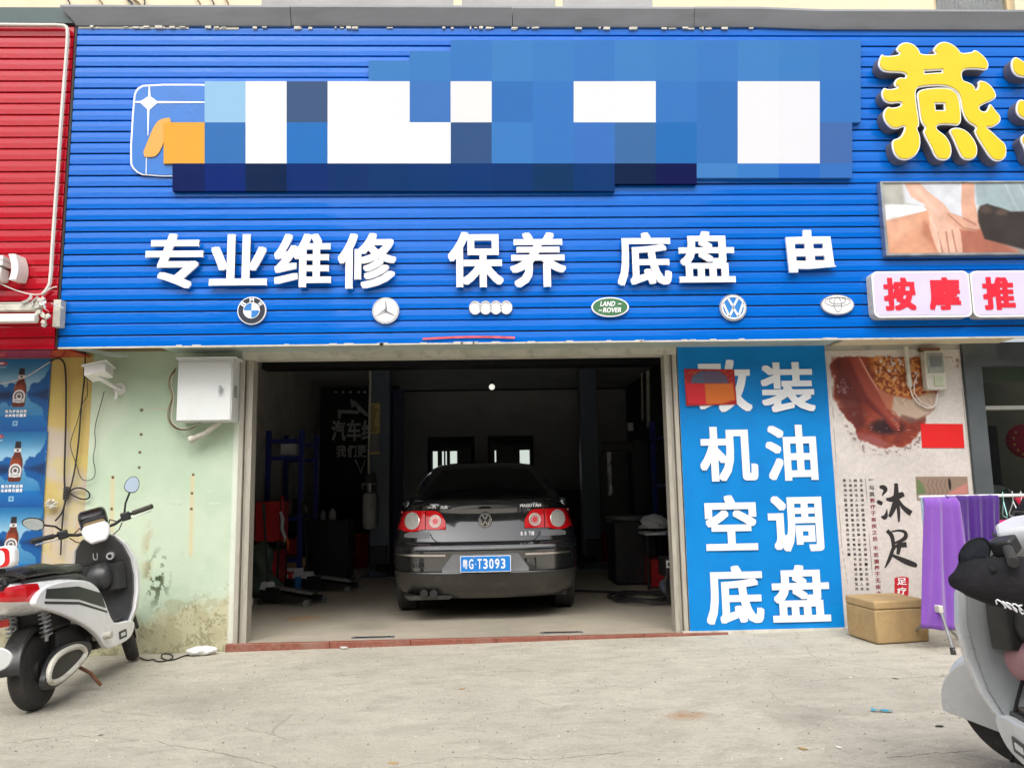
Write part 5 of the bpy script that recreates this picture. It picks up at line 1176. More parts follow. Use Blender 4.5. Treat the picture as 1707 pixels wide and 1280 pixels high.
# exhaust, underside, wheels
patch('exhaust_cutout', ls(-.655, -.405, 16), lambda x: .215, lambda x: .300-.018*abs((x+.53)/.125)**3, 'black_gap', .004, 4)
for x in (-.575, -.485):
    mb = MB(); yy_ = S(x, .262)-.055; mb.lathe([(.038, yy_+.06), (.041, yy_+.02), (.036, yy_), (.033, yy_+.01), (.031, yy_+.04)], (x, 0, .258), 'y', 20); mb.build('tailpipe', M['dark_metal'], car, smooth=50); MB().cyl((x, yy_-.004, .258), (x, yy_+.03, .258), .035, 20).build('tailpipe_bore', M['black_gap'], car)
MB().box(-.78, .78, .35, 4.3, .19, .30).build('underbody', M['black_gap'], car)
MB().prism([(-.72, .20), (-.34, .20), (-.30, .235), (-.76, .235)], .12, .3).build('exhaust_skirt', M['car_lower'], car)
def wheel(x, y, r=.325, w_=.2):
    wh = empty('wheel', (x, y, r)); wh.parent = car; s = 1 if x > 0 else -1
    pr = [(r*.62, -w_/2), (r*.9, -w_/2*1.02), (r*.975, -w_/2*.9), (r, -w_/2*.72)]
    for k in range(1, 5):
        g0 = -w_/2*.72+w_*.72*k/5; pr += [(r, g0-.006), (r-.010, g0-.005), (r-.010, g0+.005), (r, g0+.006)]
    pr += [(r, w_/2*.72), (r*.975, w_/2*.9), (r*.9, w_/2*1.02), (r*.62, w_/2)]
    mb = MB(); mb.lathe(pr, (0, 0, 0), 'x', 40); mb.build('tyre', M['rubber'], wh, smooth=35)
    mb = MB(); mb.lathe([(.03, s*w_*.38), (r*.6, s*w_*.42), (r*.63, s*w_*.5), (r*.6, s*w_*.3), (.03, s*w_*.3)], (0, 0, 0), 'x', 30); mb.build('rim', M['grey_metal'], wh, smooth=35)
for x in (-.80, .80):
    for y in (.95+.0, 3.66): wheel(x, y)
for s in (-1, 1):
    mb = MB(); mb.sphere((0, 0, 0), (.10, .05, .075), 14, 8); o = mb.build('door_mirror', M['black_car'], car, smooth=180, loc=(s*1.0, 2.75, .98)); 
    MB().cyl((-s*.09, 0, -.02), (-s*.2, .02, -.04), .02, 8).build('mirror_arm', M['black_car'], o)
    MB().sphere((0, -.03, 0), (.085, .025, .06), 12, 6).build('mirror_glass', M['mirror'], o, smooth=180)

car.scale = (.95, 1, 1); npl.scale = (1/.95, 1, 1)

# ================================================================== GARAGE CONTENTS
def post(px0, px1, py, lab, side):
    p = gnd((px0+px1)/2, py, 0); w2_ = (px1-px0)/2/FPX*p.y
    t = empty('lift_column', (p.x, p.y, 0), label=lab, cat='lift column', group='columns of the car lift')
    cb_ = MB(); q = .03
    cb_.loft([[(-w2_, -.0, z), (w2_, -.0, z), (w2_, .28, z), (w2_-q, .28, z), (w2_-q, .05, z), (-w2_+q, .05, z), (-w2_+q, .28, z), (-w2_, .28, z)] for z in (.02, ZCEIL-.01)]); cb_.build('column', M['lift_blue'], t, bevel=.006)
    MB().box(-.24, .24, -.12, .40, 0, .018).build('base_plate', M['lift_blue'], t)
    MB().box(-w2_+.02, w2_-.02, -.10, -.002, .12, .42).build('carriage', M['dark_metal'], t, bevel=.01)
    for (dx, dy, l) in ((side*.85, -.75, 1), (side*.7, .8, 1)):
        a_ = math.atan2(dy, dx); m_ = Matrix.Rotation(a_, 3, 'Z'); L_ = math.hypot(dx, dy)
        mb = MB(); mb.T = Matrix.Translation((0, -.05, 0)) @ Matrix.Rotation(a_, 4, 'Z'); mb.box(0, L_*.62, -.055, .055, .10, .19); mb.box(L_*.5, L_, -.04, .04, .108, .18)
        ar = mb.build('lift_arm', M['dark_metal'], t, bevel=.005, kind=None)
        mb = MB(); mb.T = Matrix.Translation((0, -.05, 0)) @ Matrix.Rotation(a_, 4, 'Z'); mb.cyl((L_-.05, 0, .182), (L_-.05, 0, .24), .05, 14); mb.build('arm_pad', M['rubber'], ar)
    return t, p
pL, pLp = post(616, 648, 962, 'left grey column of the two-post car lift', 1)
pR, pRp = post(975, 1004, 948, 'right grey column of the two-post car lift', -1)
# overhead beam and bulb
a = at(640, 600, 9.0); MB().box(XI+.001, XR+.89, 9.5, 9.75, ZCEIL-.22, ZCEIL-.002).build('ceiling_beam', M['int_black'], kind='structure')
bl = empty('bulb', at(820, 645, 8.2), label='small bare bulb hanging in the dark garage above the car', cat='bulb')
MB().sphere((0, 0, 0), .032, 14, 10).build('globe', mat('bare bulb', (.8, .8, .78), .1, var=0, emit=((1, .97, .9), .55)), bl, smooth=180)
MB().cyl((0, 0, .03), (0, 0, .075), .016, 10).build('socket', M['black_plastic'], bl); MB().cyl((0, 0, .075), (0, 0, ZCEIL-bl.location.z), .003, 6).build('flex', M['cable'], bl)
# pale hose in front of the left column, notice, oil cylinder
y_ = pLp.y-.14
cable('hanging_hose', [(617, 560), (617, 640), (616, 700), (615, 750), (615, 790)], .017, 'old_white', 'pale hose hanging down in front of the left lift column', 'hose', Y=y_-.02, sm=0)
a, b = at(614, 672, y_), at(633, 757, y_)
nb_ = empty('notice_board', (a.x, y_, b.z), label='yellowed instruction notice on the left lift column', cat='notice')
hN = a.z-b.z; wN = b.x-a.x
MB().box(0, wN, 0, .006, hN*.4, hN).build('sheet', M['notice'], nb_); MB().box(0, wN, 0, .006, 0, hN*.05).build('sheet', M['notice'], nb_); MB().box(wN*.25, wN*.9, .001, .006, hN*.06, hN*.38).build('sheet', M['recess_grey'], nb_)
mb = MB()
for k in range(14):
    z = hN*.44+k*hN*.038; mb.box(wN*.1, wN*(.5+.4*rng.random()), -.0015, 0, z, z+hN*.018)
mb.build('print_line', M['notice_ink'], nb_, kind='stuff')
p = at(616, 850, y_-.05); h_ = y_/FPX
oc = empty('oil_cylinder', p, label='dirty white cylinder hanging on the left lift column', cat='cylinder')
mb = MB(); mb.lathe([(.01, 30*h_), (10*h_, 27*h_), (11.5*h_, 20*h_), (11.5*h_, -26*h_), (9*h_, -30*h_), (.01, -31*h_)][::-1], (0, 0, 0), 'z', 22); mb.build('tank', M['pump_white'], oc, smooth=50)
mb = MB(); mb.cyl((0, 0, 27*h_), (0, 0, 42*h_), 5*h_, 12); mb.tube([(-12*h_, 0, 34*h_), (-12*h_, 0, 42*h_), (0, 0, 42*h_), (11*h_, 0, 42*h_)], 2*h_, 8); mb.build('valve', M['grey_metal'], oc)
MB().box(-8*h_, 8*h_, .02, .05, -15*h_, 60*h_).build('hanger', M['dark_metal'], oc)
# wall painting on the dark board: spanner, roof line, lettering
yb = 8.6-.0; yb = YB-.6
def board_text(ch, b, nm='lettering', off=.03):
    x0, x1, z0, z1 = pbox(*b, yb-.004); return put_text(nm, ch, x0, x1, z0, z1, yb-.004, M['wall_print'], off=off, thick=.003, parent=wp)
M['wall_print'] = mat('pale wall print', (.62, .64, .68), .6, var=.25, scale=3)
wp = empty('wall_lettering', (0, 0, 0), label='pale painted spanner, roof line and characters on the dark back wall', cat='sign')
MB().box(at(536, 700, yb).x, bx0, yb-.003, yb-.001, .5, 2.85).build('dark_board', M['int_black'], wp)
for ch, b in (('汽', (553, 700, 576, 735)), ('车', (578, 700, 602, 735)), ('维', (603, 700, 628, 735)), ('修', (629, 700, 651, 735)), ('我', (560, 742, 577, 762)), ('们', (579, 742, 594, 762)), ('更', (595, 742, 611, 762)), ('专', (612, 742, 628, 762)), ('业', (630, 742, 648, 762))): board_text(ch, b)
def bpoly(pts, nm): return MB().prism([((lambda q: (q.x, q.z))(at(x, y, yb))) for x, y in pts], yb-.008, yb-.004).build(nm, M['wall_print'], wp)
bpoly([(563, 683), (600, 684), (598, 690), (569, 689), (568, 698), (564, 697)], 'roof_line'); bpoly([(586, 670), (592, 668), (614, 690), (612, 695), (602, 688)], 'spanner_shaft'); bpoly([(584, 668), (586, 664), (591, 673), (596, 672), (594, 676), (586, 680)], 'spanner_jaw')
bpoly([(591, 766), (594, 766), (601, 785), (608, 766), (610, 766), (602, 790)], 'chevron')
for i, x in enumerate((558, 570, 582, 596, 606, 640, 645)): board_text('LEARNED'[i], (x, 651, x+4, 656), off=.0) if False else bpoly([(x, 652), (x+4, 652), (x+4, 655), (x, 655)], 'small_mark')
# blue storage rack at the left wall
r0 = Vector((XI+.1, 9.7, 0))
rk = empty('storage_rack', r0, label='blue steel storage rack against the left wall of the garage', cat='rack')
xs0, xs1 = max(at(444, 800, 9.75).x-r0.x, -.06), at(502, 800, 9.75).x-r0.x
for (x, y) in ((xs0, .05), (xs1, .05), (xs0, .9), (xs1, .9)): MB().box(x-.03, x+.03, y-.025, y+.025, 0, 1.93).build('upright', M['rack_blue'], rk)
for z in (.35, .85, 1.60, 1.81):
    for y in (.05, .9): MB().box(xs0+.031, xs1-.031, y-.02, y+.02, z-.04, z+.01).build('rail', M['rack_blue'], rk)
    if z < 1.6: MB().box(xs0, xs1, .03, .92, z+.011, z+.03).build('shelf', M['dark_metal'], rk)
def stuffbox(nm, x, y, z, a, b, c, m, lab, cat, rz=0, bev=.006, group=None, parent=None):
    return MB().box(-a/2, a/2, -b/2, b/2, 0, c).build(nm, M[m] if isinstance(m, str) else m, bevel=bev, loc=(x, y, z), rot=(0, 0, rz), label=lab, cat=cat, group=group)
shelf_x = r0.x+(xs0+xs1)/2
for k, (dx, dy, z, a, b, c, m, lab) in enumerate(((-.08, .3, .882, .16, .2, .12, 'int_wall', 'grey part box at the left end of the rack shelf'), (.07, .5, .882, .12, .14, .2, 'dark_metal', 'dark metal part standing on the middle rack shelf'), (.0, .3, 1.632, .2, .2, .14, 'print_white', 'pale carton on the upper rack shelf'), (.0, .4, .382, .26, .3, .2, 'tool_red', 'red case on the bottom rack shelf'))):
    stuffbox('part_box', shelf_x+dx, r0.y+dy, z, a, b, c, m, lab, 'box', group='boxes stored on the blue rack')
# red tool trolley in front
tq = gnd(455, 985, 0); ty = 9.1
tt = empty('tool_trolley', (at(452, 860, ty).x, ty, 0), label='red tool trolley just inside the garage at left', cat='trolley')
h_ = ty/FPX; zt1 = at(452, 836, ty).z
MB().box(-26*h_, 14*h_, 0, .4, .60, zt1).build('cabinet', M['tool_red'], tt, bevel=.008)
MB().box(-24*h_, 12*h_, .02, .38, .10, .5).build('drawer_case', M['tool_red'], tt, bevel=.008)
for z in (.14, .27, .39): MB().box(-22*h_, 10*h_, -.006, .019, z, z+.10).build('drawer', M['tool_red'], tt, bevel=.004)
for (x, y) in ((-25, .01), (12, .01), (-25, .37), (12, .37)): MB().box(x*h_-.012, x*h_+.012, y-.012, y+.012, .02, .62).build('leg', M['dark_metal'], tt)
MB().box(-27*h_, 15*h_, -.01, .41, .502, .53).build('tray', M['dark_metal'], tt)
mb = MB()
for k in range(26): x, y = (-22+32*rng.random())*h_, .04+.3*rng.random(); mb.tube([(x, y, .54), (x+.05*rng.normal(), y+.03, .56+.09*rng.random())], .008+.012*rng.random(), 6)
mb.build('loose_tools', M['dark_metal'], tt, kind='stuff')
MB().tube([(18*h_, .02, .62), (20*h_, -.04, zt1-.02), (17*h_, .0, zt1+.06)], .016, 8).build('side_handle', M['tool_red'], tt, smooth=True)
rg = MB(); P = [(-.02, 0, .28), (.01, -.02, .2), (.0, -.01, .1), (.04, -.02, .0), (.03, 0, -.06)]; rg.tube(P, [.03, .045, .04, .035, .01], 8, flat=.5); rg.build('rag', M['print_white'], smooth=True, loc=at(470, 895, 9.02), label='white rag hanging from the red trolley handle', cat='rag')
rg = MB(); rg.tube([(0, 0, .06), (.02, -.01, 0), (.01, 0, -.08)], [.02, .03, .012], 8, flat=.5); rg.build('rag', M['orange'], smooth=True, loc=at(478, 905, 9.05), label='orange rag hanging beside the white rag on the trolley', cat='rag')
# green tarpaulin heap
gp = gnd(432, 995, 0); mb = MB(); 
rings = []
for i in range(15):
    t = i/14; rr = .17*(1-t**1.6)**.5*(1+.25*math.sin(t*9)); rings.append([(rr*math.cos(a)*(1+.22*math.sin(3*a+i*.8)+.1*math.sin(7*a+i)), rr*math.sin(a)*(1+.2*math.sin(4*a+i)), .62*t) for a in np.linspace(0, 2*math.pi, 26)[:-1]])
mb.loft(rings).build('tarpaulin_heap', M['green_bag'], smooth=180, loc=(gp.x+.0, gp.y+.1, 0), label='crumpled green sack slumped at the left jamb inside the garage', cat='sack')
# carton with a dark canister before it
cp = gnd(486, 984, 0); cpy = cp.y
ct = empty('carton', (cp.x, cpy, 0), rot=(0, 0, R(8)), label='open cardboard carton with white and blue print beside the jacks', cat='carton')
h_ = cpy/FPX; a = 18*h_
for (q, m) in (((-a, a, 0, .006, 0, .26), 'print_white'), ((-a, a, .27, .276, 0, .36), 'card'), ((-a, -a+.006, .006, .27, 0, .26), 'card'), ((a-.006, a, .006, .27, 0, .26), 'card')): MB().box(*q).build('panel', M[m], ct)
MB().box(-a+.006, a-.006, .007, .269, .0, .006).build('panel', M['card'], ct)
MB().prism([(-a, .26), (a, .26), (a*.96, .36), (-a*.9, .35)], .266, .2695).build('flap', M['card'], ct)
MB().box(a*.3, a*.98, -.002, -.0005, .02, .16).build('blue_print', M['badge_blue'], ct); MB().box(-a*.8, a*.1, -.002, -.0005, .19, .22).build('red_print', M['ink_red'], ct)
mb = MB(); mb.box(-.055, .055, -.04, .04, 0, .16); cn = mb.build('canister', M['black_gloss'], bevel=.012, loc=(at(484, 950, cpy-.15).x, cpy-.15, 0), label='small black canister with a red cap before the carton', cat='canister')
MB().cyl((0, 0, .16), (0, 0, .2), .022, 12).build('cap', M['red_print'], cn)
for k in range(6): MB().box(-.05+.02*k, -.04+.02*k, -.02, .0, .20+.01*(k % 2), .23+.02*(k % 3)).build('ribbon', M['red_print'], cn) if k in (1, 3, 4) else None
# trolley jacks
def jack(px, py, ang, lab, first=None):
    p = gnd(px, py, 0)
    if first: t = dup(first, None, (p.x, p.y, 0)); t.rotation_euler = (0, 0, ang); t['label'] = lab; return t
    t = empty('trolley_jack', (p.x, p.y, 0), rot=(0, 0, ang), label=lab, cat='jack', group='trolley jacks on the garage floor')
    L_ = .62
    for s in (-1, 1): MB().loft([[(x, s*w_-.006, z0), (x, s*w_+.006, z0), (x, s*w_+.006, z1), (x, s*w_-.006, z1)] for x, w_, z0, z1 in ((-.30, .09, .03, .15), (-.1, .095, .03, .13), (.12, .115, .03, .10), (.32, .13, .04, .085))]).build('side_plate', M['dark_metal'], t)
    MB().loft([[(x, -w_, z), (x, w_, z), (x, w_*.95, z+.03), (x, -w_*.95, z+.03)] for x, w_, z in ((-.18, .045, .15), (.0, .05, .135), (.2, .045, .11), (.29, .04, .10))]).build('lifting_arm', M['grey_metal'], t, bevel=.004)
    MB().lathe([(.001, .13), (.045, .13), (.05, .15), (.04, .155), (.001, .15)][::-1], (.29, 0, 0), 'z', 16).build('saddle', M['dark_metal'], t)
    for s in (-1, 1):
        MB().cyl((.31, s*.13, .035), (.31, s*.17, .035), .035, 16).build('wheel', M['grey_metal'], t); MB().cyl((-.27, s*.10, .03), (-.27, s*.13, .03), .03, 16).build('wheel', M['rubber'], t)
    MB().cyl((.31, -.13, .04), (.31, .13, .04), .014, 10).build('axle', M['dark_metal'], t); MB().cyl((-.3, -.09, .09), (-.3, .09, .09), .018, 10).build('axle', M['dark_metal'], t)
    MB().box(-.26, -.08, -.06, .06, .06, .17).build('pump', M['dark_metal'], t, bevel=.01)
    MB().prism([(-.34, .14), (-.20, .14), (-.23, .22), (-.31, .22)], -.05, .05).build('handle_socket', M['white'], t)
    MB().cyl((-.27, 0, .2), (-.37, .03, 1.02), .012, 10).build('handle', M['dark_metal'], t, smooth=True)
    MB().cyl((-.345, .022, .86), (-.375, .032, 1.05), .018, 10).build('grip', M['rubber'], t, smooth=True)
    return t
j1 = jack(482, 1006, R(-20), 'trolley jack nearest the granite threshold')
jack(548, 984, R(-14), 'trolley jack behind the nearer one, close to the carton', j1)
# dim clutter further in at the left: drums, tubs, wrapped parts
def drum(nm, px, py, r, h, m, lab, cat, group=None):
    p = gnd(px, py, 0); mb = MB(); mb.lathe([(.001, 0), (r*.97, 0), (r, .01), (r*.985, h*.33), (r, h*.35), (r*.985, h*.37), (r*.985, h*.66), (r, h*.68), (r, h), (r*.94, h), (r*.94, h-.012), (.001, h-.012)][::-1], (0, 0, 0), 'z', 22)
    return mb.build(nm, M[m] if isinstance(m, str) else m, smooth=40, loc=(p.x, p.y, 0), label=lab, cat=cat, group=group)
drum('tub', 560, 935, .22, .2, mat('blue tub', (.02, .08, .22), .5), 'wide blue plastic tub on the dark floor left of the lift column', 'tub')
drum('drum', 596, 945, .17, .5, 'tool_red', 'dark red drum behind the left lift column', 'drum')
drum('pail', 505, 935, .10, .24, 'print_white', 'white pail behind the carton', 'pail')
stuffbox('bench', at(530, 900, 10.8).x, 10.8, 0, .9, .5, .78, 'dark_metal', 'dark workbench deep inside the garage at left', 'bench')
for k, (x, y, z, r, m, lab) in enumerate(((505, 868, 10.7, .07, 'print_white', 'white jug at the left end of the dark bench'), (522, 872, 10.7, .05, 'tool_red', 'small red can on the dark bench'), (538, 868, 10.7, .045, 'grey_metal', 'grey can on the dark bench'), (554, 870, 10.75, .05, 'pump_white', 'pale bottle at the right end of the dark bench'))):
    q = at(x, y, z); mb = MB(); mb.lathe([(.001, 0), (r, 0), (r, r*2), (r*.5, r*2.6), (r*.35, r*3), (.001, r*3)][::-1], (0, 0, 0), 'z', 16); mb.build('jug', M[m], smooth=50, loc=(q.x, q.y, .78), label=lab, cat='jug', group='cans on the dark bench')
lo_ = MB(); P = [(.05*math.cos(a)+.1, .02*math.sin(3*a), .09*math.sin(a)+.1) for a in np.linspace(0, 6, 20)]; lo_.tube(P, .02, 8); q = gnd(512, 955, 0); lo_.build('white_hose', M['print_white'], smooth=True, loc=(q.x, q.y, .22), label='loop of white hose lying over the white pail', cat='hose')
# right side: coiled air hose, pump stand, small table with cloth, tyre machine
hc = MB(); c0 = gnd(1088, 998, 0)
P = []
for i in range(150):
    a = i/150*2*math.pi*3.1; r = .34+.08*math.sin(i*.11)+.02*i/150; P.append((r*1.0*math.cos(a)+.05*math.sin(i*.05), r*.85*math.sin(a)+.14*math.sin(i*.033), .012+.02*(i/150)+.006*math.sin(i*.7)))
P += [(-.35, .45, .02), (-.62, .62, .015), (-.9, .7, .015)]
hc.tube(P, .0125, 6); hc.build('air_hose', M['cable'], smooth=True, loc=(c0.x, c0.y, 0), label='black air hose lying in loose coils on the garage floor at right', cat='hose')
gy = 7.75; hx = gy/FPX
st = empty('pump_stand', (at(1121, 930, gy).x, gy, 0), label='dusty compressor stand with hose fittings beside the right door track', cat='compressor')
mb = MB(); mb.box(-14*hx, 12*hx, -.03, .3, .26, .45); mb.build('motor_case', M['dark_metal'], st, bevel=.02)
mb = MB(); mb.lathe([(.001, -.1), (.07, -.09), (.08, 0), (.07, .09), (.001, .1)], (-6*hx, .1, .16), 'y', 16); mb.build('tank', M['lift_blue'], st, smooth=40)
mb = MB(); mb.box(-12*hx, -2*hx, -.05, -.031, .36, .43); mb.build('gauge_plate', M['white'], st, bevel=.004)
mb = MB(); mb.cyl((-7*hx, -.058, .395), (-7*hx, -.051, .395), .022, 14); mb.build('gauge', M['dark_metal'], st)
MB().tube([(-10*hx, 0, .3), (-16*hx, -.05, .22), (-13*hx, -.05, .1), (-5*hx, -.02, .02)], .016, 8).build('hose', M['rubber'], st, smooth=True)
MB().box(-13*hx, -8*hx, -.02, .01, .0, .26).build('leg', M['dark_metal'], st); MB().box(6*hx, 10*hx, -.02, .01, 0, .26).build('leg', M['dark_metal'], st)
mb = MB()
for k in range(9): mb.tube([(.03*math.cos(a+k), .02*math.sin(a*2), .02+.022*k+.01*math.sin(a)) for a in np.linspace(0, 6, 8)], .006, 5)
mb.build('wire_hank', M['cable_white'], smooth=True, loc=(at(1130, 1010, D+.9).x, D+.9, 0), label='hank of white wire standing by the right door track', cat='cable')
ty2 = 8.9; q = at(1110, 887, ty2)
tb = empty('side_table', (q.x, ty2, 0), label='small table with a pale top beside the right wall of the garage', cat='table')
MB().box(-.24, .2, -.02, .5, q.z-.03, q.z).build('table_top', M['white'], tb, bevel=.004)
for (x, y) in ((-.22, 0), (.18, 0), (-.22, .47), (.18, .47)): MB().box(x-.015, x+.015, y-.015, y+.015, 0, q.z-.031).build('leg', M['dark_metal'], tb)
stuffbox('crate', q.x-.02, ty2+.22, .02, .32, .34, .3, 'tool_red', 'faded red crate under the small pale table', 'crate')
mb = MB(); rings = []
for i in range(8): t = i/7; rr = .17*(1-t*t)**.5+.002; rings.append([(rr*math.cos(a)*(1+.3*math.sin(3*a+i)), rr*math.sin(a)*.7*(1+.2*math.sin(5*a+2*i)), .17*t) for a in np.linspace(0, 2*math.pi, 18)[:-1]])
mb.loft(rings).build('cloth_bundle', M['print_white'], smooth=30, loc=(q.x-.08, ty2+.2, q.z+.04), label='crumpled pale cloth bundle on the small table', cat='cloth')
drum('drum', 1017, 935, .12, .45, 'tool_red', 'red and white drum right of the right lift column', 'drum')
drum('drum', 1075, 925, .17, .5, mat('brown drum', (.14, .06, .04), .5), 'brown drum in the shade between the lift column and the small table', 'drum')
tm = empty('tyre_machine', (at(1050, 850, 9.6).x, 9.6, 0), label='dark tyre changing machine standing in the shade at right', cat='machine')
MB().box(-.26, .26, -.3, .3, 0, .75).build('base', M['dark_metal'], tm, bevel=.03); MB().box(.1, .3, .1, .3, .75, 1.75).build('column', M['dark_metal'], tm, bevel=.02); MB().box(-.3, .3, .15, .25, 1.6, 1.72).build('arm', M['dark_metal'], tm, bevel=.02)
MB().lathe([(.001, .75), (.24, .75), (.26, .8), (.001, .82)][::-1], (-.05, -.02, 0), 'z', 22).build('turntable', M['grey_metal'], tm, smooth=40); MB().cyl((-.2, .2, 1.05), (-.2, .2, 1.6), .03, 10).build('tool_head', M['silver'], tm)
# tall things on the right wall: white pipes, blue rack, hung papers
for k, (px, y0, y1, lab) in enumerate(((1070, 622, 700, 'thin pale pipe on the right garage wall'), (1080, 618, 712, 'thicker pale pipe on the right garage wall, nearer the door'))):
    cable('wall_pipe', [(px, y0), (px+1, y1)], .014+.012*k, 'old_white', lab, 'pipe', Y=11.0, sm=0)
rk2 = empty('storage_rack', (2.02, 8.3, 0), label='blue steel rack against the right wall of the garage', cat='rack')
for (x, y) in ((.03, .0), (.4, .0), (.03, 1.2), (.4, 1.2)): MB().box(x-.03, x+.03, y-.025, y+.025, 0, 1.95).build('upright', M['rack_blue'], rk2)
for z in (.6, 1.15, 1.7): MB().box(.0, .44, -.02, 1.22, z, z+.03).build('shelf', M['rack_blue'], rk2)
for k, (z, a, m, lab) in enumerate(((1.73, .2, 'print_white', 'pale carton on top of the right rack'), (1.18, .22, 'tool_red', 'red box on the middle shelf of the right rack'), (.63, .25, 'card', 'brown box on the low shelf of the right rack'))):
    stuffbox('part_box', 2.2, 8.5+.1*k, z, a, .3, .15+.03*k, m, lab, 'box', group='boxes on the right rack')
stuffbox('wall_box', at(1051, 712, 10.4).x, 10.4, at(1051, 718, 10.4).z, .07, .05, .11, 'print_white', 'small pale switch box glimpsed on the dark right wall', 'box')
mb = MB(); 
q = at(990, 840, 12.4); stuffbox('cupboard', at(940, 840, 12.6).x, 12.6, 0, .62, .4, 1.12, 'int_black', 'black cupboard before the back wall right of the car', 'cupboard')
stuffbox('blue_curtain', at(664, 800, 11.0).x, 11.0, 0, .16, .06, 2.6, mat('dark blue panel', (.015, .02, .07), .6), 'dark blue upright panel left of the car roof', 'panel')

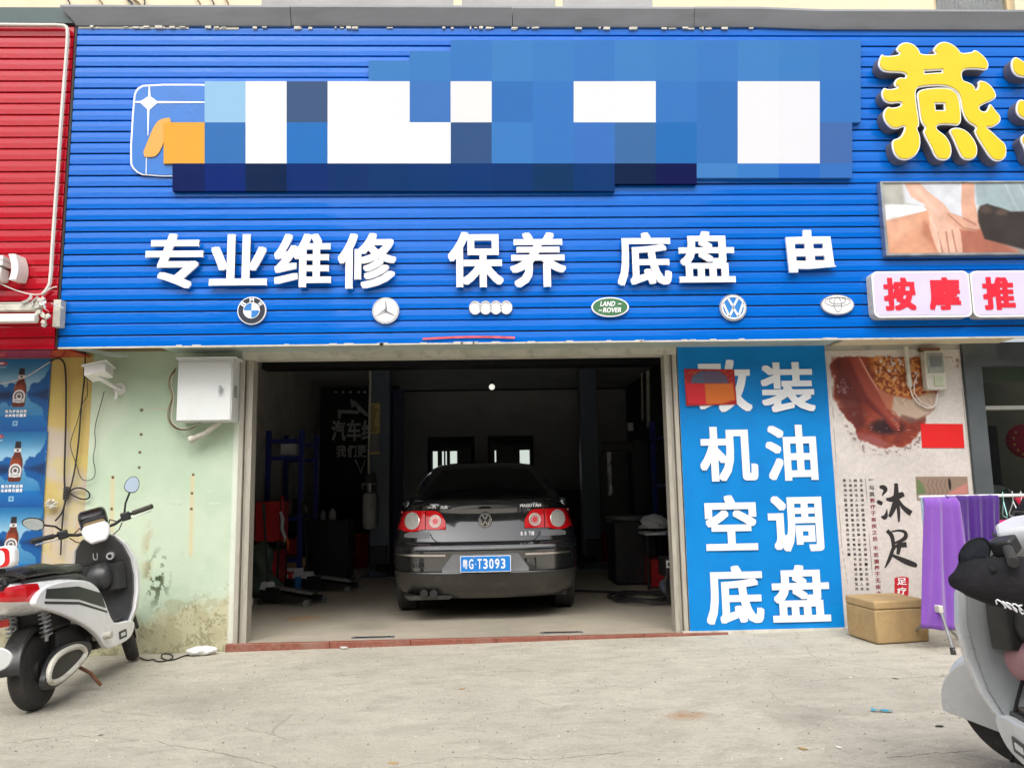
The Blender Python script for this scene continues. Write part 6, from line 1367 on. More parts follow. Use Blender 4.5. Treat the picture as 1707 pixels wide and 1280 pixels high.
# ================================================================== SCOOTERS
def make_scooter(root, P, steer=0., drum=True):
    """local frame: x forward, y to the rider's left, z up, rear axle over x=0"""
    W_ = P['wb']; Rw = P['r']; mw, mk = P['body'], P['trim']
    sup = lambda x, zc, hw, hh, n=2.6, k=24, y0=0: [(x, y0+hw*abs(math.cos(a))**(2/n)*(1 if math.cos(a) >= 0 else -1), zc+hh*abs(math.sin(a))**(2/n)*(1 if math.sin(a) >= 0 else -1)) for a in [2*math.pi*i/k for i in range(k)]]
    ax_top, ax_bot = Vector((W_-.36, 0, .98)), Vector((W_, 0, Rw))
    axd = (ax_top-ax_bot).normalized()
    TS = Matrix.Translation(ax_bot) @ Matrix.Rotation(steer, 4, axd) @ Matrix.Translation(-ax_bot)
    def part(mb, nm, m, sm=40, steerd=False, bevel=0, par=None, label=None):
        if steerd: mb.v = [tuple(TS @ Vector(v)) for v in mb.v]
        return mb.build(nm, M[m] if isinstance(m, str) else m, par or root, smooth=sm, bevel=bevel, label=label)
    def wheel_(cx, st, nm):
        e = bpy.data.objects.new('wheel', None); C.objects.link(e); e.parent = root; tag(e, nm)
        rr = Rw; w = .044
        pr = [(rr*.66, -w*.8), (rr*.80, -w*1.0), (rr*.92, -w*.95), (rr*.98, -w*.6), (rr, -w*.2), (rr*.992, -.004), (rr*.992, .004), (rr, w*.2), (rr*.98, w*.6), (rr*.92, w*.95), (rr*.80, w), (rr*.66, w*.8)]
        mb = MB(); mb.lathe(pr, (cx, 0, rr), 'y', 48); part(mb, 'tyre', 'rubber', 35, st, par=e)
        mb = MB(); mb.lathe([(rr*.67, -w*.75), (rr*.62, -w*.7), (rr*.58, -w*.2), (rr*.58, w*.2), (rr*.62, w*.7), (rr*.67, w*.75), (rr*.665, w*.5), (rr*.665, -w*.5)], (cx, 0, rr), 'y', 40); part(mb, 'rim', 'grey_metal', 40, st, par=e)
        mb = MB(); mb.lathe([(.01, -.06), (.07, -.055), (.075, -.02), (.075, .02), (.07, .055), (.01, .06)], (cx, 0, rr), 'y', 24); part(mb, 'hub', 'dark_metal', 40, st, par=e)
        for k in range(5):
            a = 2*math.pi*k/5+.3; c, s = math.cos(a), math.sin(a); n = Vector((-s, 0, c))*.022; u = Vector((c, 0, s)); o_ = Vector((cx, 0, rr)); q = .018
            mb = MB(); mb.loft([[o_+u*r_+n*kk+Vector((0, yy, 0)) for kk, yy in ((1, -q), (1, q), (-1, q), (-1, -q))] for r_ in (.06, rr*.62)]); part(mb, 'spoke', 'grey_metal', False, st, par=e)
        if st:
            mb = MB(); mb.lathe([(.055, -.062), (.105, -.062), (.105, -.066), (.055, -.066)], (cx, 0, rr), 'y', 32); part(mb, 'brake_disc', 'silver', False, st, par=e)
            for k in range(12): 
                pass
        return e
    wheel_(0, False, 'rear wheel'); wheel_(W_, True, 'front wheel')
    # tail body as a loft, stripe and lamp laid on it
    sec = [(-.44, .70, .05, .035), (-.40, .695, .10, .055), (-.30, .685, .145, .075), (-.15, .665, .165, .09), (.05, .64, .175, .11), (.22, .60, .175, .13), (.36, .55, .165, .155), (.48, .50, .15, .165), (.56, .46, .13, .15)]
    def bs(u, a, off=0.):
        xs_ = [q[0] for q in sec]; x = xs_[0]+(xs_[-1]-xs_[0])*u; zc, hw, hh = (float(np.interp(x, xs_, [q[i] for q in sec])) for i in (1, 2, 3))
        hw += off; hh += off; n = 3.2; c, s = math.cos(a), math.sin(a)
        return (x, hw*abs(c)**(2/n)*(1 if c >= 0 else -1), zc+hh*abs(s)**(2/n)*(1 if s >= 0 else -1))
    mb = MB(); mb.loft([[bs(u, 2*math.pi*i/32) for i in range(32)] for u in np.linspace(0, 1, 22)]); part(mb, 'tail_body', mw, 50)
    for s in (0, 1):       # both sides
        def A(d): return R(d) if s else math.pi-R(d)
        def strip(nm, m, u0, u1, d0, d1, off, n=14, k=5):
            rows = []
            for j in range(k+1):
                rows.append([bs(u0+(u1-u0)*i/n, A((d0(i/n) if callable(d0) else d0)+((d1(i/n) if callable(d1) else d1)-(d0(i/n) if callable(d0) else d0))*j/k), off) for i in range(n+1)])
            mb = MB(); mb.grid(rows); return part(mb, nm, m, 60)
        strip('tail_lamp', 'tail_red', .0, .24, lambda t: -32+14*t, lambda t: 34-8*t, .006)
        # skirt joining tail to floor
        sg = 1 if s else -1
        mb = MB(); pr_ = [(-.30, .64), (-.28, .60), (-.05, .54), (.25, .42), (.44, .31), (.52, .22), (.60, .20), (.88, .20), (.98, .25), (1.0, .33), (.68, .345), (.62, .40), (.54, .54), (.44, .64), (.28, .69), (0, .71), (-.2, .70)]
        y0, y1 = sg*.148, sg*.185
        mb.prism(chaikin(pr_, 2), min(y0, y1), max(y0, y1)); part(mb, 'side_skirt', mw, 35, bevel=.008)
        if P.get('stripe'):
            for q_ in ([(-.17, .685), (.2, .655), (.50, .575), (.555, .47), (.2, .575), (-.19, .635)], [(-.20, .62), (.2, .56), (.565, .45), (.57, .437), (.2, .545), (-.20, .606)]):
                mb = MB(); mb.prism(q_, sg*.1855 if sg > 0 else -.1875, .1875 if sg > 0 else -.1855); part(mb, 'side_stripe', mk, False)
        mb = MB(); mb.prism(rrect(.72, .232, .84, .285, .008), sg*.1865 if sg > 0 else -.1885, .1885 if sg > 0 else -.1865); part(mb, 'footpeg_frame', mk, False)
        mb = MB(); mb.prism(rrect(.745, .247, .815, .270, .006), sg*.189 if sg > 0 else -.1905, .1905 if sg > 0 else -.189); part(mb, 'peg_plate', 'white', False)
    mb = MB(); mb.box(.50, 1.02, -.145, .145, .22, .34); part(mb, 'floorboard', mk, False, bevel=.01)
    mb = MB(); mb.box(.55, 1.0, -.12, .12, .341, .352); part(mb, 'floor_mat', 'rubber', False)
    mb = MB(); mb.loft([sup(x, z, hw, hh, 3) for x, z, hw, hh in ((.44, .40, .13, .12), (.5, .42, .13, .2), (.56, .38, .12, .16), (.60, .34, .11, .08))]); part(mb, 'seat_front_panel', mk, 50)
    # seat
    mb = MB(); mb.loft([sup(x, z, hw, hh, 2.6) for x, z, hw, hh in ((-.38, .775, .07, .02), (-.34, .785, .12, .032), (-.2, .79, .145, .045), (0, .785, .15, .05), (.1, .77, .15, .045), (.25, .765, .145, .045), (.42, .755, .12, .04), (.52, .73, .08, .03), (.55, .72, .03, .015))]); part(mb, 'seat', 'seat_black', 60)
    mb = MB(); mb.loft([sup(x, z, hw, hh, 3) for x, z, hw, hh in ((-.3, .745, .13, .02), (.0, .735, .155, .025), (.3, .715, .15, .03), (.46, .68, .12, .04))]); part(mb, 'seat_base', mk, 60)
    mb = MB(); mb.tube([(-.32, -.15, .77), (-.36, -.12, .80), (-.38, 0, .81), (-.36, .12, .80), (-.32, .15, .77)], .012, 8); part(mb, 'grab_rail', mk)
    # rear mudguard, plate, drive arm, shock
    mb = MB(); rows = []
    for y in (-.062, -.05, .05, .062): rows.append([(-(Rw+.05)*math.sin(a)*(1.0), y, Rw+(Rw+.05)*math.cos(a)-(.02 if abs(y) > .055 else 0)) for a in np.linspace(-.9, 1.45, 20)])
    mb.grid(rows); o = part(mb, 'rear_mudguard', mk, 50); m_ = o.modifiers.new('thickness', 'SOLIDIFY'); m_.thickness = .006
    mb = MB(); mb.T = Matrix.Rotation(R(-12), 4, 'Y'); mb.loft([[(xx, .105*math.cos(a)*(1 if math.sin(a) > 0 else .95), .44+.07*math.sin(a)) for a in [2*math.pi*i/24 for i in range(24)]] for xx in (-.315, -.303)]); part(mb, 'plate_holder', 'white', False, bevel=.01)
    for s in (-1, 1):
        mb = MB(); mb.tube([(-.02, s*.09, .38), (-.04, s*.095, .62)], .012, 8); part(mb, 'shock_rod', 'grey_metal')
        mb = MB()
        mb.tube([(-.02-.02*t+.028*math.cos(t*50), s*.093+.028*math.sin(t*50), .40+.2*t) for t in np.linspace(0, 1, 80)], .007, 5); part(mb, 'shock_spring', 'grey_metal')
        mb = MB(); mb.prism(chaikin([(-.06, .17), (.02, .12), (.42, .24), (.5, .32), (.44, .36), (.1, .27), (-.04, .26)], 1), s*.075-.014, s*.075+.014); part(mb, 'swing_arm', 'dark_metal', False, bevel=.006)
    # pedal-shaped swing arm cover, white loop on the near side
    for s in (-1,):
        outer = chaikin([(-.17, .165), (-.03, .14), (.17, .18), (.30, .225), (.28, .265), (.20, .30), (-.02, .30), (-.13, .25)], 2)
        mb = MB(); mb.prism(chaikin([(-.21, .15), (-.09, .11), (.15, .14), (.4, .22), (.4, .29), (.2, .33), (-.02, .33), (-.14, .25)], 2), s*.135-.018, s*.135+.018); part(mb, 'arm_cover', mk, False, bevel=.006)
        Q = [(x, s*.158, z) for x, z in outer]+[(outer[0][0], s*.158, outer[0][1])]; mb = MB(); mb.tube(Q, .017, 8); part(mb, 'cover_loop', 'old_white')
    mb = MB(); mb.tube([(.30, -.05, .20), (.36, -.15, .10), (.40, -.19, .01)], .011, 8); part(mb, 'stand', 'rust')
    mb = MB(); mb.cyl((.5, -.12, .30), (.5, -.235, .30), .024, 12); part(mb, 'foot_peg', 'old_white')
    mb = MB(); mb.box(.1, .5, -.10, .10, .2, .42); mb.box(.0, .3, -.09, .09, .42, .56); part(mb, 'motor_case', 'dark_metal', False, bevel=.02)
    # leg shield: inner black face, bright outer shell with a rim
    LS = [(a_, b_, c_*P.get('wide', 1)) for a_, b_, c_ in ((.955, .30, .155), (.985, .40, .195), (1.0, .52, .215), (.995, .64, .225), (.975, .76, .215), (.945, .86, .18), (.925, .93, .12))]
    def shield(k, dx, bow=.07, n=14):
        rows = []
        for (x, z, hw) in LS: rows.append([(x+dx+bow*(1-(2*t-1)**2), (2*t-1)*hw*k, z+(0 if z < .9 else .03*(1-(2*t-1)**2))) for t in np.linspace(0, 1, n)])
        return rows
    mb = MB(); a_, b_ = shield(1., .055, .085), shield(1., .0, .0)
    front = shield(1.0, .06, .10); back = shield(1.0, .012, .03)
    rings = [fr+bk[::-1] for fr, bk in zip(front, back)]; mb.loft(rings); part(mb, 'front_shell', mw, 40)
    mb = MB(); f2, b2 = shield(.87, .014, .028), shield(.87, -.012, -.015); mb.loft([fr+bk[::-1] for fr, bk in zip(f2, b2)]); part(mb, 'leg_shield', P.get('inner', mk), 40)
    # glove pockets and bulge
    for s in (-1, 1):
        mb = MB(); rows = [[(x_-.02-(.05*math.sin(math.pi*t)**.6 if j < 3 else .0), s*(.03+.13*t), z_) for t in np.linspace(0, 1, 9)] for j, (x_, z_) in enumerate(((.985, .56), (.985, .66), (.97, .74), (.965, .745)))]
        mb.grid(rows); part(mb, 'pocket', mk, 60)
    mb = MB(); mb.loft([sup(x, z, hw, hh, 2.3) for x, z, hw, hh in ((.96, .66, .095, .10), (.91, .655, .09, .095), (.87, .645, .07, .075), (.85, .64, .03, .03))]); part(mb, P.get('bulge', 'glove_box'), mk, 60)
    mb = MB(); mb.cyl((.955, -.08, .80), (.915, -.08, .795), .026, 18); part(mb, 'ignition', 'silver')
    mb = MB(); mb.cyl((.92, -.08, .796), (.912, -.08, .795), .014, 12); part(mb, 'key_slot', 'black_gloss')
    if P.get('mark'): put_text('badge_letter', 'U', -.02, .015, .78, .83, 0, M['grey_metal'], off=.02, thick=.002, parent=root, xf=lambda p: (.925-p[1]*-1-.0, -p[0]+.02, p[2]))
    # front apron and mudguard (steered)
    mb = MB(); mb.loft([sup(x, z, hw, hh, 2.4) for x, z, hw, hh in ((.98, .62, .12, .20), (1.06, .60, .12, .22), (1.12, .56, .09, .18), (1.16, .54, .04, .10))]); part(mb, 'front_apron', mw, 60)
    rows = []
    g0, g1 = P.get('guard', (-1.2, .9))
    for y in (-.075, -.068, -.045, 0, .045, .068, .075): rows.append([(W_-(Rw+.035+.02*(1-(y/.075)**2))*math.sin(a), y*(1-.25*abs(t-.5)), Rw+(Rw+.035+.02*(1-(y/.075)**2))*math.cos(a)-(.03 if abs(y) > .07 else 0)) for t, a in zip(np.linspace(0, 1, 20), np.linspace(g0, g1, 20))])
    mb = MB(); mb.grid(rows); o = part(mb, 'front_mudguard', mw, 60, True); m_ = o.modifiers.new('thickness', 'SOLIDIFY'); m_.thickness = .006
    if P.get('deep'):
        for s in (-1, 1):
            pts = [(W_-(Rw+.045)*math.sin(a), Rw+(Rw+.045)*math.cos(a)) for a in np.linspace(-1.38, .9, 24)]+[(W_-.13, .12)]
            mb = MB(); mb.prism(pts, s*.078-.004, s*.078+.004); part(mb, 'guard_side', mw, False, True, bevel=.003)
    for s in (-1, 1):
        mb = MB(); mb.tube([ax_bot+Vector((0, s*.075, 0)), ax_bot+axd*.45+Vector((0, s*.07, 0))], .018, 10); part(mb, 'fork_leg', mk, 40, True)
    # bars
    T0 = ax_top; up_ = axd
    mb = MB(); mb.T = TS; c = T0
    mb.loft([[Vector((c.x+dx_, y*w_, z)) for dx_, y in ((-.07, -1), (.06, -1), (.10, 0), (.06, 1), (-.07, 1), (-.09, 0))] for w_, z in ((.05, .90), (.085, .95), (.09, 1.0), (.07, 1.035))]); o = part(mb, 'bar_cowl', mw, False, bevel=.012)
    if P.get('pod', True): mb = MB(); mb.T = TS @ Matrix.Translation((c.x+.005, 0, 1.075)) @ Matrix.Rotation(R(-38), 4, 'Y'); mb.loft([[(zz, y, x) for (y, x) in rrect(-.092*k, -.062*k, .092*k, .062*k, .035*k)] for zz, k in ((.055, .80), (.04, .96), (.0, 1.0), (-.03, .98), (-.045, .9))]); part(mb, 'instrument_pod', 'black_gloss', 40)
    if P.get('pod', True): mb = MB(); mb.T = TS @ Matrix.Translation((c.x+.005, 0, 1.075)) @ Matrix.Rotation(R(-38), 4, 'Y'); mb.loft([[(zz, y, x-.012) for (y, x) in rrect(-.070, -.030, .070, .024, .02)] for zz in (-.0455, -.048)]); part(mb, 'display', 'screen_tan', False)
    for s in (-1, 1):
        mb = MB(); mb.T = TS; mb.tube([(c.x, 0, .985), (c.x+.01, s*.12, .995), (c.x-.03, s*.22, 1.03), (c.x-.10, s*.34, 1.035)], .011, 10); part(mb, 'handlebar', 'dark_metal')
        mb = MB(); mb.T = TS; mb.tube([(c.x-.055, s*.255, 1.032), (c.x-.125, s*.385, 1.036)], .0175, 12); part(mb, 'grip', 'rubber')
        mb = MB(); mb.T = TS; mb.box(c.x-.06, c.x+.02, min(s*.17, s*.235), max(s*.17, s*.235), .995, 1.055); part(mb, 'switch_box', 'black_plastic', False, bevel=.01)
        mb = MB(); mb.T = TS; mb.tube([(c.x+.02, s*.19, 1.0), (c.x+.03, s*.26, 1.005), (c.x-.04, s*.37, 1.01)], [.007, .006, .008], 8, flat=.6); part(mb, 'brake_lever', 'silver' if P.get('stripe') else 'dark_metal')
        mb = MB(); mb.T = TS; mb.tube([(c.x, s*.15, 1.0), (c.x+.06, s*.10, 1.04), (c.x+.08, s*.06, .97), (c.x+.03, s*.03, .93)], .005, 6); mb.tube([(c.x, s*.17, .99), (c.x+.04, s*.14, .95), (c.x+.05, s*.08, .92)], .004, 6); part(mb, 'brake_cable', 'cable')
        # mirrors
        mt, tilt = P['mirror'][s > 0]
        b0 = Vector((c.x-.01, s*.20, 1.05)); b1 = Vector(mt)
        mb = MB(); mb.T = TS; mb.tube([b0, b0+(b1-b0)*.35+Vector((0, 0, .02)), b1], .007, 8); part(mb, 'mirror_stem', 'black_plastic')
        T2 = TS @ Matrix.Translation(b1) @ Matrix.Rotation(R(tilt[0]), 4, 'Z') @ Matrix.Rotation(R(tilt[1]), 4, 'Y') @ Matrix.Rotation(R(tilt[2]), 4, 'X')
        shp = chaikin([(-.03, -.055), (.03, -.055), (.052, -.01), (.045, .05), (.015, .085), (-.015, .09), (-.045, .05), (-.052, -.01)], 2)
        for nm, k, x0_, x1_, m in (('mirror_shell', 1.0, -.002, .018, 'black_plastic'), ('mirror_glass', .90, -.006, -.0025, 'mirror')):
            mb = MB(); mb.T = T2; mb.loft([[(xx, y*k*kk, z*k*kk+.05) for y, z in shp] for xx, kk in ((x0_, 1), (x1_, .8 if nm == 'mirror_shell' else 1))]); part(mb, nm, m, False)
    return TS
# --- the white scooter at left
ra = gnd(28, 1199, gz(-2.6)); fa = gnd(232, 1092, gz(-2.8)); print('L scooter', ra, fa, (fa-ra).length)
hd = math.atan2(fa.y-ra.y, fa.x-ra.x); mid_ = (ra+fa)/2; wb = 1.28
base = mid_-Vector((math.cos(hd), math.sin(hd), 0))*wb/2
sc1 = empty('electric_scooter', (base.x, base.y, gz(base.x)), rot=(R(-7), 0, hd), label='white electric scooter with a red tail lamp parked by the green wall', cat='scooter')
sc1.rotation_mode = 'XYZ'
# lean about the heading axis, then turn
sc1.rotation_euler = (Matrix.Rotation(hd, 3, 'Z') @ Matrix.Rotation(R(-7), 3, 'X')).to_euler()
make_scooter(sc1, dict(wb=wb, r=.215, body='sc_white', trim='sc_black', stripe=True, mark=True, mirror=(((.83, -.27, 1.18), (15, 22, 32)), ((.80, .29, 1.12), (-25, -25, -60)))), steer=R(24))
# backrest with a red outline on a bracket
mb = MB(); mb.loft([[(-.37+x, y, z) for (y, z) in rrect(-.15*k, .90-.06*k, .15*k, .90+.06*k, .04*k)] for x, k in ((-.045, .9), (-.03, 1.0), (.01, 1.0), (.03, .85))]); mb.build('back_rest', M['sc_white'], sc1, bevel=.006)
for (k0, k1, m, x) in ((.86, 0, 'tail_red', -.0455), (.70, 0, 'sc_white', -.0475)):
    mb = MB(); mb.loft([[(-.37+xx, y, z) for (y, z) in rrect(-.15*k0, .90-.06*k0, .15*k0, .90+.06*k0, .03)] for xx in (x, x-.002)]); mb.build('rest_outline' if m == 'tail_red' else 'rest_face', M[m], sc1)
mb = MB(); 
for s in (-1, 1): mb.tube([(-.36, s*.05, .86), (-.37, s*.075, .74)], .016, 6)
mb.box(-.43, -.38, -.09, .09, .725, .75); mb.build('rest_bracket', M['dark_metal'], sc1)
mb = MB(); mb.box(-.31, -.30, -.045, .045, .52, .56); mb.build('reflector', M['reflector'], sc1)
# --- the silver scooter cut by the right edge
hd2 = R(76); wb2 = 1.25
fw = gnd(1722, 1294, gz(1.9)); base2 = Vector((fw.x, fw.y, 0))-Vector((math.cos(hd2), math.sin(hd2), 0))*wb2; print('R scooter', fw)
sc2 = empty('electric_scooter', (base2.x, base2.y, gz(base2.x)), label='silver electric scooter with black handlebar muffs, cut by the right edge', cat='scooter')
sc2.rotation_euler = (Matrix.Rotation(hd2, 3, 'Z') @ Matrix.Rotation(R(-4), 3, 'X')).to_euler()
TS2 = make_scooter(sc2, dict(wb=wb2, r=.235, body='sc_pearl', trim='sc_black', inner='sc_silver', deep=True, wide=1.12, pod=False, guard=(-1.35, 1.3), mirror=(((.92, -.30, 1.06), (20, -10, 20)), ((.99, .27, .99), (-62, -20, 38)))), steer=R(48))
cx2 = wb2-.36
for s in (1, -1):
    mb = MB(); rings = []
    for t, x, z, rw, rh in ((0, .19, .035, .03, .025), (.05, .17, .03, .07, .055), (.2, .10, .01, .095, .08), (.45, 0, -.01, .105, .095), (.7, -.12, -.05, .095, .095), (.95, -.22, -.09, .085, .09), (1, -.235, -.095, .088, .093), (1, -.232, -.094, .07, .075), (.9, -.15, -.06, .06, .065), (.9, -.149, -.06, .003, .003)):
        rings.append([(cx2-.07+x*1.15+.012*math.sin(3*a+t*9), s*(.30)+rw*math.cos(a)*(1+.05*math.sin(5*a+t*7)), 1.03-.10+z+rh*math.sin(a)*(1+.05*math.sin(4*a+t*5))) for a in [2*math.pi*i/30 for i in range(30)]])
    mb.T = None; mb.loft(rings); mb.v = [tuple(TS2 @ Vector(v)) for v in mb.v]; mf = mb.build('handlebar_muff', M['fabric_black'], sc2, smooth=60)
    if s == 1:
        for k in range(7):
            a0 = k*1.1; mb = MB(); mb.tube([(cx2-.03-.016*k+.012*math.cos(a0+t*4), .30+.108, .905+.016*math.sin(a0*1.7+t*5)-.006*k) for t in np.linspace(0, 1, 7)], .0028, 5); mb.v = [tuple(TS2 @ Vector(v)) for v in mb.v]; mb.build('script_mark', M['white_letter'], mf)

# helmet bag hung on the hook with its strap
hb2 = empty('helmet', (0, 0, 0), label='dusty pink helmet with a gold star hanging inside the leg shield of the silver scooter', cat='helmet')
q = at(1722, 1098, 2.95); hb2.location = q
MB().sphere((0, 0, 0), (.095, .11, .10), 24, 14).build('shell', M['pink_bag'], hb2, smooth=180)
mb = MB(); st_ = [((.022 if i % 2 else .009)*math.cos(R(90+36*i))*1, (.022 if i % 2 else .009)*math.sin(R(90+36*i))) for i in range(10)]; mb.prism([(x-.06, z+.02) for x, z in st_], -.098, -.085); mb.build('star', M['gold'], hb2)
cable('helmet_strap', [(1706, 1130), (1692, 1180), (1688, 1220), (1684, 1232), (1690, 1246), (1686, 1270)], .007, 'fabric_black', 'black strap with a knot hanging below the pink helmet', 'strap', Y=2.93)
mb = MB(); mb.sphere((0, 0, 0), (.012, .012, .018), 10, 8); mb.build('strap_knot', M['fabric_black'], smooth=180, loc=at(1686, 1234, 2.925), label='knot in the black strap beside the silver scooter', cat='strap')

# ================================================================== BOX AND DRYING RACK
A, B, Cc = gnd(1463, 1074, 0), gnd(1413, 1058, 0), gnd(1551, 1069, 0)
B.y = min(B.y, D-.06); E_ = B+(Cc-A); E_.y = min(E_.y, D-.05)
hb_ = at(1462, 1001, A.y).z
fbx = empty('foam_box', (A.x, A.y, gz(A.x)), label='tan taped foam box standing against the foot bath poster', cat='box')
def ringz(z, k=1.0):
    c = (A+B+Cc+E_)/4; return [(c.x+(p.x-c.x)*k-A.x, c.y+(p.y-c.y)*k-A.y, z) for p in (A, Cc, E_, B)]
mb = MB(); mb.loft([ringz(.005, .98), ringz(.1, 1.0), ringz(hb_*.8, 1.0)]); mb.build('body', M['foam_tan'], fbx, bevel=.012)
mb = MB(); mb.loft([ringz(hb_*.802, 1.012), ringz(hb_, 1.0)]); mb.build('lid', M['foam_tan'], fbx, bevel=.012)
YR = gnd(1553, 1082, gz(3)).y; zr = at(1600, 827, YR).z; xl_, xj = at(1532, 827, YR).x, at(1553, 1010, YR).x
dr = empty('drying_rack', (xj, YR, gz(xj)), label='folding clothes drying rack with a white rail by the massage shop', cat='drying rack')
zj = at(1553, 1010, YR).z; g0_ = gz(xj)
MB().cyl((xl_-xj, 0, zr-g0_), (1.6, 0, zr-g0_), .011, 12).build('rail', M['white'], dr, smooth=True)
MB().cyl((0, 0, zj-g0_-.03), (0, 0, zr-g0_), .012, 12).build('post', mat('pale blue post', (.4, .5, .62), .4), dr, smooth=True)
for (px, py) in ((1518, 1067), (1590, 1091)):
    f = gnd(px, py, gz(3)); MB().cyl((0, -.10, zj-g0_), (f.x-xj, f.y-YR, .03), .010, 10).build('leg', M['grey_metal'], dr, smooth=True)
    MB().cyl((f.x-xj-(f.x-xj)*.06, (f.y-YR)*.94, .045), (f.x-xj, f.y-YR, 0), .017, 10).build('foot_cap', M['rubber'], dr)
MB().box(-.016, .016, -.118, .018, zj-g0_-.03, zj-g0_+.02).build('joint', M['old_white'], dr, bevel=.006)
MB().cyl((0, 0, zj-g0_-.02), (.35, .30, .01), .010, 10).build('leg', M['grey_metal'], dr, smooth=True)
for (x_) in (1.5,): MB().cyl((x_, 0, 0), (x_, 0, zr-g0_), .012, 12).build('post', M['white'], dr, smooth=True)
def towel(nm, ltop, rtop, lbot, rbot, ybot, m, lab, y0, waves, amp, back=.25, seed=0, n=70):
    zt__ = zr+.013; rows = []
    r_ = np.random.default_rng(seed); ph = r_.random(4)*6
    for v in np.linspace(-back, 1, 34):
        row = []
        for u in np.linspace(0, 1, n):
            t = max(v, 0); X0 = at(ltop, 827, YR).x; X1 = at(rtop, 827, YR).x; x0_ = X0+(at(lbot, ybot, YR).x-X0)*t; x1_ = X1+(at(rbot, ybot, YR).x-X1)*t
            zb_ = at((lbot+rbot)/2, ybot+8*(u-.3), YR).z
            k = amp*(.25+.75*min(abs(v)*2.2, 1)); w_ = k*(math.sin(u*waves*6.28+ph[0]+.5*math.sin(v*3))+.5*math.sin(u*waves*2.3*6.28+ph[1]+v*2)+.08*math.sin(u*waves*4.1*6.28+ph[2]))
            side = -1 if v >= 0 else 1; d_ = .016*min(abs(v)*30, 1)
            z = zt__-(zt__-zb_)*abs(v)-(0 if abs(v) > .03 else 0)
            row.append((x0_+(x1_-x0_)*u, YR+y0*0+side*(d_+(w_+amp*1.2 if v > 0.04 else 0)*1.0)-y0, z))
        rows.append(row)
    mb = MB(); mb.grid(rows); c = Vector(rows[15][n//2]); mb.v = [tuple(Vector(p)-c) for p in mb.v]; o = mb.build(nm, M[m], smooth=180, loc=c, label=lab, cat='towel'); q = o.modifiers.new('thickness', 'SOLIDIFY'); q.thickness = .004
    return o
towel('towel', 1574, 1662, 1588, 1664, 944, 'purple_dark', 'dark violet towel hanging short on the drying rack', .0, 3.5, .010, .5, 2)
towel('towel', 1536, 1590, 1530, 1622, 1046, 'purple_light', 'long lilac towel hanging almost to the ground from the drying rack', .012, 1.6, .022, .3, 5)
# hangers and clothes
def hanger(px, rz, m, lab):
    p = at(px, 827, YR); mb = MB(); mb.tube([(0.0, 0, .0), (.012, 0, .014), (0, 0, .022), (-.014, 0, .012), (-.012, 0, -.01), (0, 0, -.03), (0, 0, -.05)], .0025, 6); mb.tube([(0, 0, -.05), (.19, 0, -.14), (.17, 0, -.155), (-.17, 0, -.155), (-.19, 0, -.14), (0, 0, -.05)], .0035, 6)
    return mb.build('clothes_hanger', M[m], smooth=True, loc=(p.x, p.y, zr+.004), rot=(0, 0, rz), label=lab, cat='hanger', group='wire hangers on the drying rack')
M['mint'] = mat('mint coated wire', (.35, .7, .65), .4)
hanger(1672, R(60), 'mint', 'mint green wire hanger nearest the violet towel'); hanger(1688, R(65), 'white', 'white wire hanger next to the mint green one'); hanger(1702, R(70), 'white', 'white wire hanger at the right edge of the photo'); hanger(1722, R(70), 'white', 'white wire hanger beyond the right edge')
def cloth(nm, pts, y0, m, lab, waves=3, amp=.02):
    P0 = [at(x, y, YR+y0) for x, y in pts]; TL, TR, BR, BL = P0; c = (TL+BR)/2; rows = []
    for v in np.linspace(0, 1, 12): rows.append([((TL*(1-u)+TR*u)*(1-v)+(BL*(1-u)+BR*u)*v)+Vector((0, -amp*math.sin(u*waves*6.28+v*2), .01*math.sin(u*9)))-c for u in np.linspace(0, 1, 36)])
    mb = MB(); mb.grid(rows); o = mb.build(nm, M[m], smooth=180, loc=c, label=lab, cat='clothing'); q = o.modifiers.new('thickness', 'SOLIDIFY'); q.thickness = .004; return o
cloth('shirt', ((1660, 868), (1790, 864), (1790, 905), (1662, 886)), .06, 'pink_cloth', 'bright pink garment hanging below the wire hangers')
cloth('shirt', ((1690, 830), (1800, 826), (1800, 862), (1704, 858)), .12, 'crimson', 'crimson garment at the right end of the rail')
cloth('trousers', ((1658, 885), (1790, 900), (1790, 1000), (1668, 935)), .14, 'crimson', 'dark red garment hanging behind the pink one', 4)

# ================================================================== SMALL THINGS ON THE GROUND
ps = empty('power_strip', gnd(336, 1092, gz(-2.2)), label='power strip wrapped in crumpled white plastic on the ground by the green wall', cat='power strip')
mb = MB(); rings = []
for i in range(11):
    t = i/10; r_ = .04*(math.sin(math.pi*min(max(t, .02), .98))**.35); rings.append([(-.11+.22*t, r_*1.2*math.cos(a)*(1+.18*math.sin(3*a+i*1.3)), .035+r_*.85*math.sin(a)*(1+.15*math.sin(5*a+i*2))) for a in np.linspace(0, 2*math.pi, 18)[:-1]])
mb.loft(rings).build('plastic_wrap', M['foil'], ps, smooth=40); ps.rotation_euler = (0, 0, R(14))
MB().box(-.08, .08, -.02, .02, .01, .035).build('socket_block', M['white_plastic'], ps)
def gcable(nm, pts, r, m, lab):
    P = [gnd(x, y, gz(-2.2))+Vector((0, 0, r+(p_[2] if len(p_ := (x, y)+tuple(rest)) > 2 else 0))) for x, y, *rest in pts]
    for _ in range(2):
        q = [P[0]]
        for a, b in zip(P[:-1], P[1:]): q += [a*.75+b*.25, a*.25+b*.75]
        P = q+[P[-1]]
    c = P[len(P)//2].copy(); mb = MB(); mb.tube([p-c for p in P], r, 6); return mb.build(nm, M[m], smooth=True, loc=c, label=lab, cat='cable')
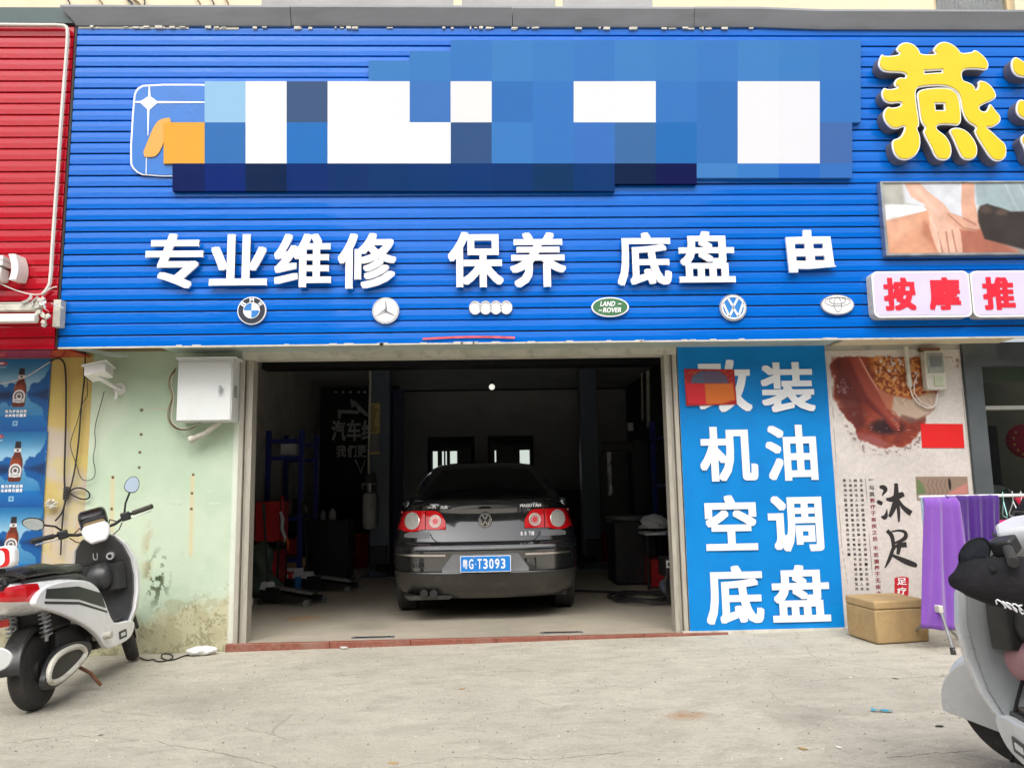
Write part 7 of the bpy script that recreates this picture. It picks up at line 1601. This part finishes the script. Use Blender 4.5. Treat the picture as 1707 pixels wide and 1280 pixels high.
gcable('ground_cable', [(230, 1095), (245, 1102), (256, 1099), (262, 1104), (280, 1102), (290, 1096), (284, 1090), (270, 1090), (268, 1096), (278, 1102), (292, 1100), (305, 1094), (316, 1092)], .005, 'cable', 'black cable curling on the ground from the white scooter to the power strip')
gcable('ground_cable', [(352, 1085), (372, 1081), (390, 1080, .03), (400, 1072, .1), (408, 1055, .16), (418, 1045, .17), (421, 1035, .2), (417, 1030, .2)], .006, 'cable_white', 'white cable rising from the power strip to the left door track')
def scrap(px, py, s, m, lab, cat, nm='litter', flat=.35, grp=None):
    p = gnd(px, py, gz(at(px, py, D).x*.7)); mb = MB(); rings = []
    for i in range(7):
        t = i/6; r_ = s*math.sin(math.pi*min(max(t, .05), .95))**.6; rings.append([(-s*1.2+2.4*s*t+.2*s*math.sin(a*2), r_*.7*math.cos(a)*(1+.3*math.sin(3*a+i)), s*flat*.5+r_*flat*.5*math.sin(a)*(1+.3*math.sin(4*a+i*2))) for a in np.linspace(0, 2*math.pi, 12)[:-1]])
    return mb.loft(rings).build(nm, M[m], smooth=40, loc=(p.x, p.y, p.z), rot=(0, 0, rng.random()*3), label=lab, cat=cat, group=grp)
scrap(573, 1080, .035, 'foil', 'crumpled white tissue on the granite threshold', 'litter', 'tissue')
mb = MB(); mb.grid([[(x, y+.012*math.sin(x*40), .006+.01*abs(math.sin(x*55+y*90))) for x in np.linspace(-.05, .05, 12)] for y in (-.012, 0, .012)])
p = gnd(1470, 1187, gz(1.9)); mb.build('wrapper', M['blue_wrap'], smooth=60, loc=p, rot=(0, 0, R(-38)), label='torn blue wrapper lying on the street concrete', cat='litter')
for (px, py, s, m, lab) in ((1338, 1247, .018, 'leaf', 'small tan dry leaf on the concrete at lower right'), (1398, 1245, .014, 'white_plastic', 'cigarette end next to the tan leaf'), (1566, 1210, .016, 'dark_metal', 'short dark twig near the silver scooter'), (770, 1148, .02, 'card', 'tan scrap of paper before the car'), (1418, 1129, .012, 'white_plastic', 'small white scrap at the middle right of the concrete'),
    (1492, 1131, .018, 'dark_metal', 'dark crumb on the crack in the concrete'), (1372, 1125, .010, 'dark_metal', 'dark speck left of the small white scrap'), (1078, 1012, .02, 'foil', 'white scrap lying beside the hose coils'), (400, 1146, .012, 'leaf', 'brown crumb below the power strip'), (168, 1225, .012, 'dark_metal', 'dark crumb before the white scooter'), (1108, 1100, .012, 'rust', 'rusty scrap right of the threshold end'),
    (505, 1200, .010, 'leaf', 'tiny brown leaf bit at lower middle left'), (655, 1272, .02, 'leaf', 'leaf fragment at the bottom edge of the photo')):
    scrap(px, py, s, m, lab, 'litter', 'litter', .25, 'bits of litter on the street concrete')
# screw heads in the green wall
for i, (x, y) in enumerate(((236, 724), (234, 753), (232, 779), (188, 796), (186, 848), (322, 791), (320, 822), (319, 848))):
    p = at(x, y, D); mb = MB(); mb.lathe([(.001, -.004), (.007, -.003), (.008, .002), (.001, .003)], (0, 0, 0), 'y', 10); mb.build('screw', M['rust'], green, loc=(p.x-XL, -.001, p.z))

# cracks, joints and grit of the street
def crack(nm, pts, wd, seed, parent=None):
    r_ = np.random.default_rng(seed); P = []
    for (a, b) in zip(pts[:-1], pts[1:]):
        n = 14
        for i in range(n): t = i/n; P.append((a[0]+(b[0]-a[0])*t+r_.normal()*2.2, a[1]+(b[1]-a[1])*t+r_.normal()*.9))
    Q = [gnd(x, y, gz(gnd(x, y, GZ).x)) for x, y in P]; L_, R_ = [], []
    for i, q in enumerate(Q):
        t = (Q[min(i+1, len(Q)-1)]-Q[max(i-1, 0)]).normalized(); n = Vector((-t.y, t.x, 0))*wd*(.15+.75*r_.random()); L_.append((q.x+n.x, q.y+n.y, gz(q.x)+.0012)); R_.append((q.x-n.x, q.y-n.y, gz(q.x)+.0012))
    return MB().grid([L_, R_]).build(nm, M['crack'], kind='structure')
M['crack'] = mat('dirt in a crack', (.10, .085, .065), .9, var=.3, scale=20)
crack('ground_crack', [(1277, 1118), (1330, 1135), (1420, 1131), (1490, 1130), (1560, 1126), (1600, 1126)], .0028, 1)
crack('ground_crack', [(400, 1150), (520, 1128), (650, 1120)], .002, 2); crack('ground_crack', [(0, 1240), (120, 1225), (260, 1236), (400, 1262), (470, 1280)], .0026, 3)
crack('ground_crack', [(1480, 1262), (1560, 1255), (1640, 1250)], .0035, 4); crack('ground_crack', [(860, 1160), (930, 1178), (1010, 1172), (1100, 1190)], .0018, 5); crack('ground_crack', [(650, 1280), (760, 1262), (900, 1266), (1060, 1252)], .002, 6)
crack('ground_crack', [(1280, 1148), (1300, 1165), (1352, 1180)], .0016, 7)
gr = MB(); r_ = np.random.default_rng(11)
for k in range(2600):
    x, y = -3.5+7.5*r_.random(), 2.3+3.9*r_.random()**.8; z = gz(x); q = .0015+.0045*r_.random()**3; a = r_.random()*6
    n = gr.av([(x+q*math.cos(a+j*2.1)*(1+r_.random()), y+q*math.sin(a+j*2.1), z) for j in range(3)]+[(x, y, z+q*.9)]); gr.f += [[n, n+1, n+3], [n+1, n+2, n+3], [n+2, n, n+3]]
gr.build('grit', mat('grit', (.15, .13, .10), .9, var=.6, scale=3), label='dark grit and crumbs strewn over the street concrete', cat='grit', kind='stuff')
gr = MB()
for k in range(1200):
    x, y = -3.5+7.5*r_.random(), 2.3+3.9*r_.random(); z = gz(x); q = .0015+.004*r_.random()**3; a = r_.random()*6
    n = gr.av([(x+q*math.cos(a+j*2.1)*(1+r_.random()), y+q*math.sin(a+j*2.1), z) for j in range(3)]+[(x, y, z+q*.9)]); gr.f += [[n, n+1, n+3], [n+1, n+2, n+3], [n+2, n, n+3]]
gr.build('grit', mat('pale grit', (.62, .58, .5), .9, var=.3, scale=3), label='pale grit strewn over the street concrete', cat='grit', kind='stuff')
